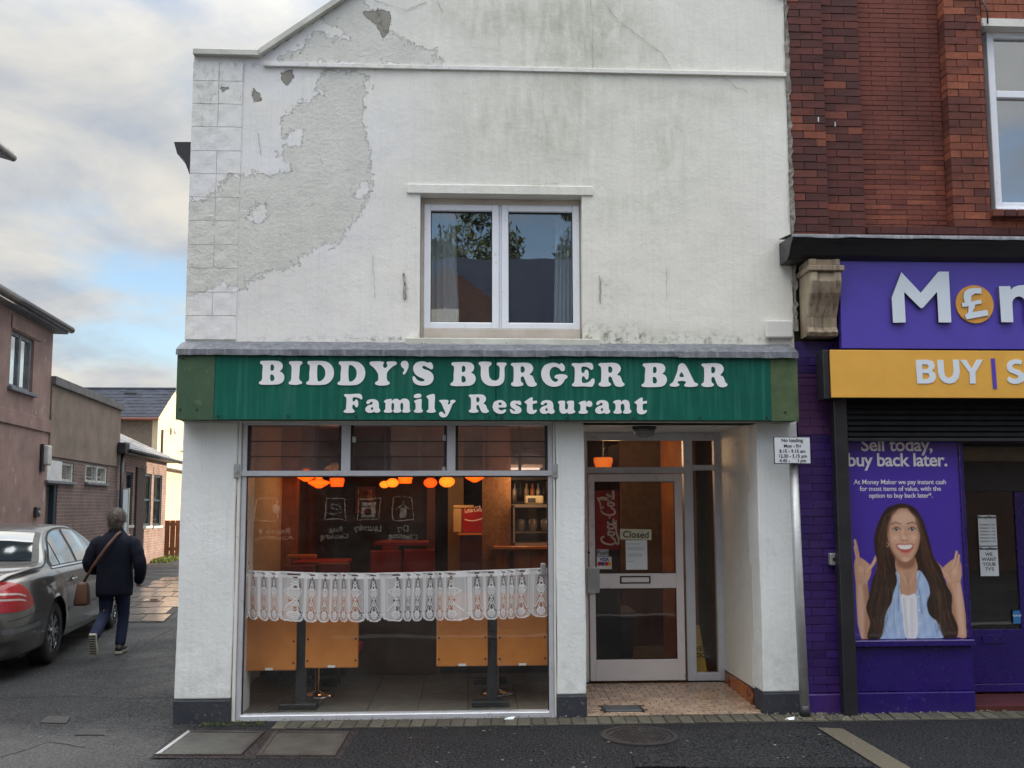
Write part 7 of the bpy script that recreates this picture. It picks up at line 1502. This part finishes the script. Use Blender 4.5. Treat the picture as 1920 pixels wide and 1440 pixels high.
# right rear wheel contact sits at the measured point
ox,oy=1.10,-.90; CAR.rotation_euler=(0,0,hd); CAR.location=(cr_[0]-(ox*math.cos(hd)-oy*math.sin(hd)),cr_[1]-(ox*math.sin(hd)+oy*math.cos(hd)),0)
# ------------------------------------------------------------------ pedestrian
def skin(name,nodes,edges,mat,parent,sub=2,root=0):
    me=bpy.data.meshes.new(name); me.from_pydata([n[:3] for n in nodes],edges,[]); o=bpy.data.objects.new(name,me); COL.objects.link(o)
    m=o.modifiers.new('s','SKIN'); m.use_smooth_shade=True; sl_=me.skin_vertices[0].data
    for i,n in enumerate(nodes): r=n[3]; sl_[i].radius=r if isinstance(r,tuple) else (r,r); sl_[i].use_root=(i==root)
    s=o.modifiers.new('u','SUBSURF'); s.levels=sub; s.render_levels=sub
    dg=bpy.context.evaluated_depsgraph_get(); m2=bpy.data.meshes.new_from_object(o.evaluated_get(dg)); bpy.data.objects.remove(o); m2.materials.clear(); m2.materials.append(mat); m2.name=name
    m2.polygons.foreach_set('use_smooth',[True]*len(m2.polygons)); ob=bpy.data.objects.new(name,m2); return link(ob,parent)
def person():
    p=thing('person','person walking away in a dark navy coat and blue jeans beside the silver car','person')
    mSk=M('skin',(.45,.25,.18),rough=.6,bump=.05); mCoat=M('navy_wool_coat',(.006,.008,.016),(.009,.011,.022),rough=.85,bump=.4,bsc=120,spec=.2); mJean=M('blue_denim',(.007,.012,.042),(.011,.018,.055),rough=.85,bump=.4,bsc=200); mHair=M('grey_brown_hair',(.11,.088,.075),(.035,.027,.022),rough=.6,sc=26,bump=1.,bsc=60); mShoe=M('dark_shoe',(.03,.03,.033),rough=.6); mSole=M('pale_rubber_sole',(.52,.50,.43),(.36,.34,.28),rough=.7,bump=.5)
    # y forward (walking away), x right. left foot pushed off behind with sole showing
    N_=[(0,0,.86,.115),(0,.01,1.02,.13),(0,.0,1.20,.14),(0,-.01,1.33,.10),(0,.0,1.40,.055),(0,.02,1.47,.06),(0,.02,1.55,.078),
        (-.09,0,.80,.085),(-.095,.02,.46,.056),(-.10,-.28,.30,.045),(-.10,-.33,.24,.04),
        (.09,0,.80,.085),(.085,.10,.47,.056),(.07,.06,.10,.042),(.075,.20,.035,.034),
        (-.19,-.01,1.29,.055),(-.27,-.03,1.04,.044),(-.20,.16,.95,.034),(-.17,.24,.96,.028),
        (.19,-.01,1.29,.055),(.27,-.04,1.04,.044),(.23,.08,.84,.034),(.22,.13,.78,.028)]
    E_=[(0,1),(1,2),(2,3),(3,4),(4,5),(5,6),(0,7),(7,8),(8,9),(9,10),(0,11),(11,12),(12,13),(13,14),(3,15),(15,16),(16,17),(17,18),(3,19),(19,20),(20,21),(21,22)]
    # short finger chains
    def hand(i,b,d):
        x,y,z=b
        for k in range(4):
            a=(x+(k-1.5)*.014*d,y+.05,z-.005); e=(x+(k-1.5)*.015*d,y+.09-.006*abs(k-1.5),z-.035); N_.append((*a,.011)); N_.append((*e,.008)); E_.append((i,len(N_)-2)); E_.append((len(N_)-2,len(N_)-1))
    hand(18,(-.17,.24,.96),1); hand(22,(.22,.13,.78),1)
    skin('body',N_,E_,mSk,p,1)
    skin('jeans',[(0,0,.88,(.12,.10)),(-.085,0,.80,.092),(-.09,.02,.62,.088),(-.098,.03,.46,.070),(-.10,-.12,.37,.068),(-.10,-.315,.255,.066),(-.10,-.34,.225,.062),(.085,0,.80,.092),(.085,.06,.62,.088),(.085,.10,.46,.072),(.078,.09,.28,.066),(.07,.06,.12,.064),(.07,.065,.075,.060)],[(0,1),(1,2),(2,3),(3,4),(4,5),(5,6),(0,7),(7,8),(8,9),(9,10),(10,11),(11,12)],mJean,p,2)
    bm=bmesh.new(); rings=[]; nr=36
    for z,rx,ry,yo in ((.66,0.191,.155,.0),(.70,0.197,.160,.0),(.80,0.197,.165,.0),(.92,0.191,.160,-.005),(1.04,0.191,.152,-.01),(1.16,0.203,.148,-.02),(1.25,0.206,.142,-.025),(1.31,0.191,.128,-.025),(1.35,0.153,.108,-.02),(1.385,0.102,.088,-.01),(1.42,0.073,.076,.0),(1.445,0.069,.072,.002)):
        ring=[]
        for k in range(nr):
            a=2*math.pi*k/nr; e=.82; cx_,sy_=math.cos(a),math.sin(a); fold=1+.018*math.sin(5*a+z*9)+.012*math.sin(9*a-z*14) if z<1.3 else 1
            ring.append(bm.verts.new((math.copysign(abs(cx_)**e,cx_)*rx*fold,yo+math.copysign(abs(sy_)**e,sy_)*ry*fold,z)))
        rings.append(ring)
    for A,Bq in zip(rings,rings[1:]):
        for k in range(nr): bm.faces.new([A[k],A[(k+1)%nr],Bq[(k+1)%nr],Bq[k]])
    bm.faces.new(rings[0]); bm.faces.new(rings[-1])
    for pts,rs in (([(-.13,-.02,1.30),(-.195,-.025,1.255),(-.245,-.035,1.15),(-.28,-.04,1.04),(-.275,.02,.975),(-.235,.11,.95),(-.20,.18,.955)],[.07,.082,.08,.074,.07,.062,.055]),([(.13,-.02,1.30),(.195,-.025,1.255),(.245,-.035,1.15),(.285,-.04,1.03),(.285,-.01,.95),(.265,.05,.88),(.24,.10,.82)],[.07,.082,.08,.072,.068,.062,.054])):
        P_=[Vector(q) for q in pts]; sm=[]; rr_=[]
        for i_ in range(len(P_)-1):
            for k in range(4): sm.append(P_[i_].lerp(P_[i_+1],k/4)); rr_.append((rs[i_]+(rs[i_+1]-rs[i_])*k/4)*(1+.03*math.sin(k*2.1+i_)))
        sm.append(P_[-1]); rr_.append(rs[-1]); tube(bm,sm,rr_,14)
    mk('coat',bm,mCoat,p,True)
    # hair: shaped cap with collar-length back
    bm=bmesh.new(); bmesh.ops.create_uvsphere(bm,u_segments=40,v_segments=28,radius=1)
    for v in bm.verts:
        q=v.co.copy(); n=math.sin(q.x*9+q.z*5)*.018+math.sin(q.z*17+q.x*6)*.012; f=1+n
        v.co=Vector((q.x*.100*f,.0+q.y*.114*f-.004,1.548+q.z*(.122 if q.z>0 else .15)*f)); 
        if q.z<-.3: v.co.x*=.86; v.co.y=v.co.y*.8-.012
        if q.y>.55 and q.z<.45: v.co.y-=.05
    hv=[v.co.copy() for v in bm.verts]; rs_=random.Random(3)
    for k in range(1400):
        q=rs_.choice(hv)
        if q.y>.06 and q.z<1.58: continue
        n=(q-Vector((0,0,1.55))).normalized(); d=Vector((n.x*.5+rs_.uniform(-.4,.4),n.y*.4+rs_.uniform(-.3,.3),-1.1+max(0,n.z)*.9)).normalized(); sdw=d.cross(n).normalized()*.0035; l=rs_.uniform(.02,.05); o_=n*rs_.uniform(.002,.009)
        bm.faces.new([bm.verts.new(q+o_-sdw),bm.verts.new(q+o_+sdw),bm.verts.new(q+o_*1.6+d*l)])
    mk('hair',bm,mHair,p,False,recalc=False)
    bm=bmesh.new(); lathe(bm,[(.004,-.012),(.012,0),(.004,.012)],8,(.086,.03,1.52),'x'); mk('ear',bm,mSk,p,True); bm=bmesh.new(); tube(bm,[(.03,.095,1.55),(-.03,.095,1.55)],.012,6); mk('face_front',bm,mSk,p,True)
    bm=bmesh.new(); tube(bm,[(.0,.10,1.555),(0,.118,1.53),(0,.105,1.52)],.011,6); mk('nose',bm,mSk,p,True)
    # shoes: planted right, lifted left with sole towards us
    def shoe(mat4):
        s=node('shoe',p); 
        prof=[(-.12,.034,.045),(-.09,.040,.06),(-.03,.036,.05),(.05,.045,.04),(.11,.042,.032),(.145,.025,.022)]
        for nm,z0,z1,g,m_ in (('upper',.0,1,0,mShoe),('sole',-.028,0,.004,mSole)):
            bm=bmesh.new(); rings=[]
            for y,w,h in prof:
                ring=[]
                for k in range(12):
                    a=2*math.pi*k/12; xx=math.cos(a)*(w+g); zz=math.sin(a)
                    z=(max(zz,0)**.7*h*1.3) if nm=='upper' else (z0 if zz<0 else .002)
                    ring.append(bm.verts.new((xx,y,z)))
                rings.append(ring)
            for A,Bq in zip(rings,rings[1:]):
                for k in range(12): bm.faces.new([A[k],A[(k+1)%12],Bq[(k+1)%12],Bq[k]])
            bm.faces.new(rings[0]); bm.faces.new(rings[-1][::-1]); mk(nm,bm,m_,s,nm=='upper')
        BB('tread_bar',[(-.034,.034,-.10+.028*k,-.088+.028*k,-.0315,-.0275) for k in range(8)],mShoe,s)
        s.matrix_local=mat4; return s
    shoe(Matrix.Translation((.07,.10,.032)))
    shoe(Matrix.Translation((-.10,-.335,.165))@Matrix.Rotation(R(-75),4,'X'))
    return p
PE=person(); fx,fy=G(220,1226); PE.location=(fx-.06,fy,0); PE.rotation_euler=(0,0,R(4)); PE.scale=(.975,.975,.975)
def bag():
    b=thing('shoulder_bag','brown leather shoulder bag on a long strap worn across the navy coat','bag'); b.location=PE.location; b.rotation_euler=PE.rotation_euler; b.scale=PE.scale
    mB=M('brown_leather',(.13,.06,.035),(.09,.04,.025),rough=.5,bump=.3)
    bm=bmesh.new(); pts=[(.075,-.10,1.405),(.06,-.165,1.37),(-.02,-.225,1.25),(-.10,-.228,1.13),(-.18,-.215,1.01),(-.25,-.17,.90),(-.30,-.12,.83)]; prev=None
    sm=[]
    for i in range(len(pts)-1):
        for k in range(5): sm.append(Vector(pts[i]).lerp(Vector(pts[i+1]),k/5))
    sm.append(Vector(pts[-1]))
    for k,q in enumerate(sm):
        d=(sm[min(k+1,len(sm)-1)]-sm[max(k-1,0)]).normalized(); s=d.cross(Vector((0,-1,0))).normalized()*.016; a=[bm.verts.new(q+s),bm.verts.new(q-s),bm.verts.new(q-s+Vector((0,.006,0))),bm.verts.new(q+s+Vector((0,.006,0)))]
        if prev:
            for j in range(4): bm.faces.new([prev[j],prev[(j+1)%4],a[(j+1)%4],a[j]])
        prev=a
    mk('strap',bm,mB,b,True)
    bm=bmesh.new(); box(bm,-.41,-.25,-.14,.02,.56,.82,.03)
    for v in bm.verts:
        if v.co.z>.7: v.co.y=-.06+(v.co.y+.06)*.45; v.co.x=-.32+(v.co.x+.32)*.75
    mk('bag_body',bm,mB,b,True); return b
bag()
# ------------------------------------------------------------------ across the road (seen in the window reflections)
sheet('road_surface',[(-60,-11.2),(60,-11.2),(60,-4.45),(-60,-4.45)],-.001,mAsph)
B('kerb',(-1.7,60),(-4.45,-4.2),(-.05,.008),M('granite_kerb',(.2,.2,.2),(.15,.15,.15),rough=.8),None); tag(bpy.data.objects['kerb'],kind='structure')
YO=-14.
mOB=brickwall('red_brick_terrace',(.085,.036,.030),(.06,.028,.026),(.09,.075,.07)); 
OB=thing('laundry_shop_building','red brick shop across the road with white laundry graphics on its windows','building')
mOD=M('shop_dark_glass',(.02,.022,.025),rough=.1,bump=0); mGra=M('white_window_graphic',(.85,.85,.85),rough=.6,bump=0)
B('brick_upper',(-9,7),(YO-8,YO),(2.5,5.2),mOB,OB); B('window_band',(-9,7),(YO-.3,YO-.1),(.35,2.45),mOD,OB); B('stall_riser',(-9,7),(YO-.3,YO),(0,.34),mOB,OB); B('grey_pier',(-8.6,-7.6),(YO-.1,YO+.02),(0,2.45),mTrim,OB); B('lintel_band',(-9,7),(YO-.1,YO+.03),(2.45,2.6),M('grey_lintel',(.25,.25,.25),rough=.8),OB)
yv=-YO+.1; rr=(R(90),0,R(180))
def otext(s_,px,py,sz): x,z=P(px,py,yv); text(s_,sz,x,z,YO+.0,mGra,OB,rot=rr,ext=.001,loc=(x,YO-.09,z),bold=.002)
for s_,px,py in (('Rug',627,992),('Cleaning',627,1007),('Laundry',691,990),('Dry',754,988),('Cleaning',754,1003),('Repairs &',512,995),('Alterations',512,1010)): otext(s_,px,py,.19)
for px in (500,628,692,754):
    x,z=P(px,955,yv); w=.25
    BB('icon_frame',[(x-w,x+w,YO-.095,YO-.09,z+w-.02,z+w),(x-w,x+w,YO-.095,YO-.09,z-w,z-w+.02),(x-w,x-w+.02,YO-.095,YO-.09,z-w,z+w),(x+w-.02,x+w,YO-.095,YO-.09,z-w,z+w)],mGra,OB)
x,z=P(692,955,yv); BB('washer_icon',[(x-.15,x+.15,YO-.095,YO-.088,z-.18,z+.07),(x-.15,x+.15,YO-.095,YO-.088,z+.09,z+.17)],mGra,OB); bm=bmesh.new(); lathe(bm,[(.08,0),(.08,.004)],20,(x,YO-.088,z-.05),'y'); mk('washer_door',bm,mOD,OB)
x,z=P(754,957,yv); BB('towel_icon',[(x-.07,x+.08,YO-.095,YO-.088,z-.16,z+.04)],mGra,OB); bm=bmesh.new(); tube(bm,[(x-.17,YO-.09,z-.0),(x,YO-.09,z+.09),(x+.17,YO-.09,z)],.012,6); tube(bm,[(x,YO-.09,z+.09),(x+.03,YO-.09,z+.15),(x-.02,YO-.09,z+.18)],.01,6); mk('hanger_icon',bm,mGra,OB)
x,z=P(628,955,yv); bm=bmesh.new(); tube(bm,[(x-.17,YO-.09,z-.1),(x-.05,YO-.09,z-.14),(x+.18,YO-.09,z-.02),(x+.1,YO-.09,z+.1),(x-.1,YO-.09,z+.12),(x-.12,YO-.09,z+.03),(x+.1,YO-.09,z+.0)],.01,6); mk('rug_icon',bm,mGra,OB)
x,z=P(517,953,yv); bm=bmesh.new(); lathe(bm,[(.10,0),(.10,.004)],20,(x,YO-.09,z),'y'); mk('button_icon',bm,mGra,OB)
# roofs and gable above, then trees
bm=bmesh.new(); prism(bm,[(-9.2,YO+.4,5.0),(-9.2,YO-4,8.7),(-9.2,YO-8.2,5.0)],(17,0,0)); mk('slate_roof',bm,M('blue_slate_roof',(.018,.026,.05),(.028,.036,.06),rough=.9,sc=6,bump=.3,spec=.1),OB)
gx0=P(835,600,yv)[0]; gx1=P(935,600,yv)[0]; gz=P(868,512,yv)[1]; bm=bmesh.new(); prism(bm,[(gx0-1.2,YO+.6,2.7),(gx1+.2,YO+.6,2.7),(gx1+.2,YO+.6,6.2),((gx0+gx1)/2-.6,YO+.6,gz+.1),(gx0-1.2,YO+.6,6.0)],(0,-4,0)); mk('front_gable',bm,mOB,OB); B('gable_window',((gx0+gx1)/2-1.,(gx0+gx1)/2-.3),(YO+.6,YO+.64),(5.,6.2),mWSill,OB)
OC=thing('terrace_house','plain brick terrace across the road further along','building'); B('terrace_wall',(7.1,40),(YO-8,YO-.3),(0,6.0),mOB,OC); bm=bmesh.new(); prism(bm,[(7.1,YO,5.8),(7.1,YO-4,8.4),(7.1,YO-8.2,5.8)],(33,0,0)); mk('slate_roof',bm,mSlate,OC)
for k in range(6): B('terrace_window',(9+4*k,10.2+4*k),(YO-.32,YO-.26),(3.4,4.8),mWSill,OC)
OD=thing('cream_terrace','cream painted terrace across the road at the left','building'); B('terrace_wall',(-40,-9.3),(YO-8,YO-.5),(0,6.4),mPil,OD); bm=bmesh.new(); prism(bm,[(-40,YO,6.2),(-40,YO-4,8.6),(-40,YO-8.2,6.2)],(30.7,0,0)); mk('slate_roof',bm,mSlate,OD)
for k in range(5): B('terrace_window',(-13-5*k,-12-5*k),(YO-.52,YO-.46),(3.6,5),mGrW,OD)
mLeaf=M('dark_green_leaves',(.035,.055,.02),(.06,.08,.03),rough=.8,sc=2,bump=0); mBark=M('bark',(.06,.045,.035),rough=.9)
def tree(x,y,h,r,label):
    t=thing('broadleaf_tree',label,'tree',(x,y,0),group='trees beyond the far roofs'); bm=bmesh.new(); tube(bm,[(0,0,0),(.1,0,h*.4),(0,.1,h*.7)],[.3,.22,.1],8)
    for k in range(7): a=k*.9; tube(bm,[(0,0,h*(.35+.04*k)),(r*.5*math.cos(a),r*.5*math.sin(a),h*(.5+.05*k)),(r*.8*math.cos(a),r*.8*math.sin(a),h*(.62+.04*k))],[.12,.07,.03],5)
    mk('trunk',bm,mBark,t); cl=[(rng.normal()*r*.5,rng.normal()*r*.5,h*.62+rng.normal()*h*.13,rng.uniform(.5,1.1)*r*.35) for _ in range(34)]; V=[];F=[]
    for k in range(26000):
        cx_,cy_,cz_,cr=cl[k%34]; d=rng.normal(size=3); d/=np.linalg.norm(d); p=np.array([cx_,cy_,cz_])+d*cr*rng.uniform(.6,1.05); a=rng.normal(size=3)*.11; b=rng.normal(size=3)*.11; i=len(V); V+= [tuple(p),tuple(p+a),tuple(p+b)]; F.append((i,i+1,i+2))
    me=bpy.data.meshes.new('crown'); me.from_pydata(V,[],F); me.materials.append(mLeaf); link(bpy.data.objects.new('crown',me),t)
tree(.2,-30,16.6,3.3,'tallest dark tree behind the far red brick gable, seen in the upper window'); tree(3.8,-31,15.4,2.6,'rounded dark tree beside the tallest one, seen in the upper window'); tree(-5.2,-33,13.6,2.8,'lowest dark tree at the end of the row beyond the far roofs')

# row of houses closing the view down the side road
FT=thing('far_terrace','pale rendered terrace with a slate roof closing the far end of the side road','building')
B('front_wall',(-13,14),(50,50.3),(0,5.6),mPinkR2,FT); bm=bmesh.new(); prism(bm,[(-13.2,49.7,5.5),(-13.2,53,7.8),(-13.2,56.3,5.5)],(27.4,0,0)); mk('roof',bm,mSlateD,FT)
for k in range(6):
    for z in (.9,3.4):
        w=B('window',(-11.6+4.2*k,-10.2+4.2*k),(49.93,49.99),(z,z+1.3),mWSill,FT); B('pane',(-11.5+4.2*k,-10.3+4.2*k),(49.90,49.925),(z+.1,z+1.2),mOD,w)
    B('door',(-9.6+4.2*k,-8.7+4.2*k),(49.93,49.99),(0,2.1),mDarkBlue,FT)
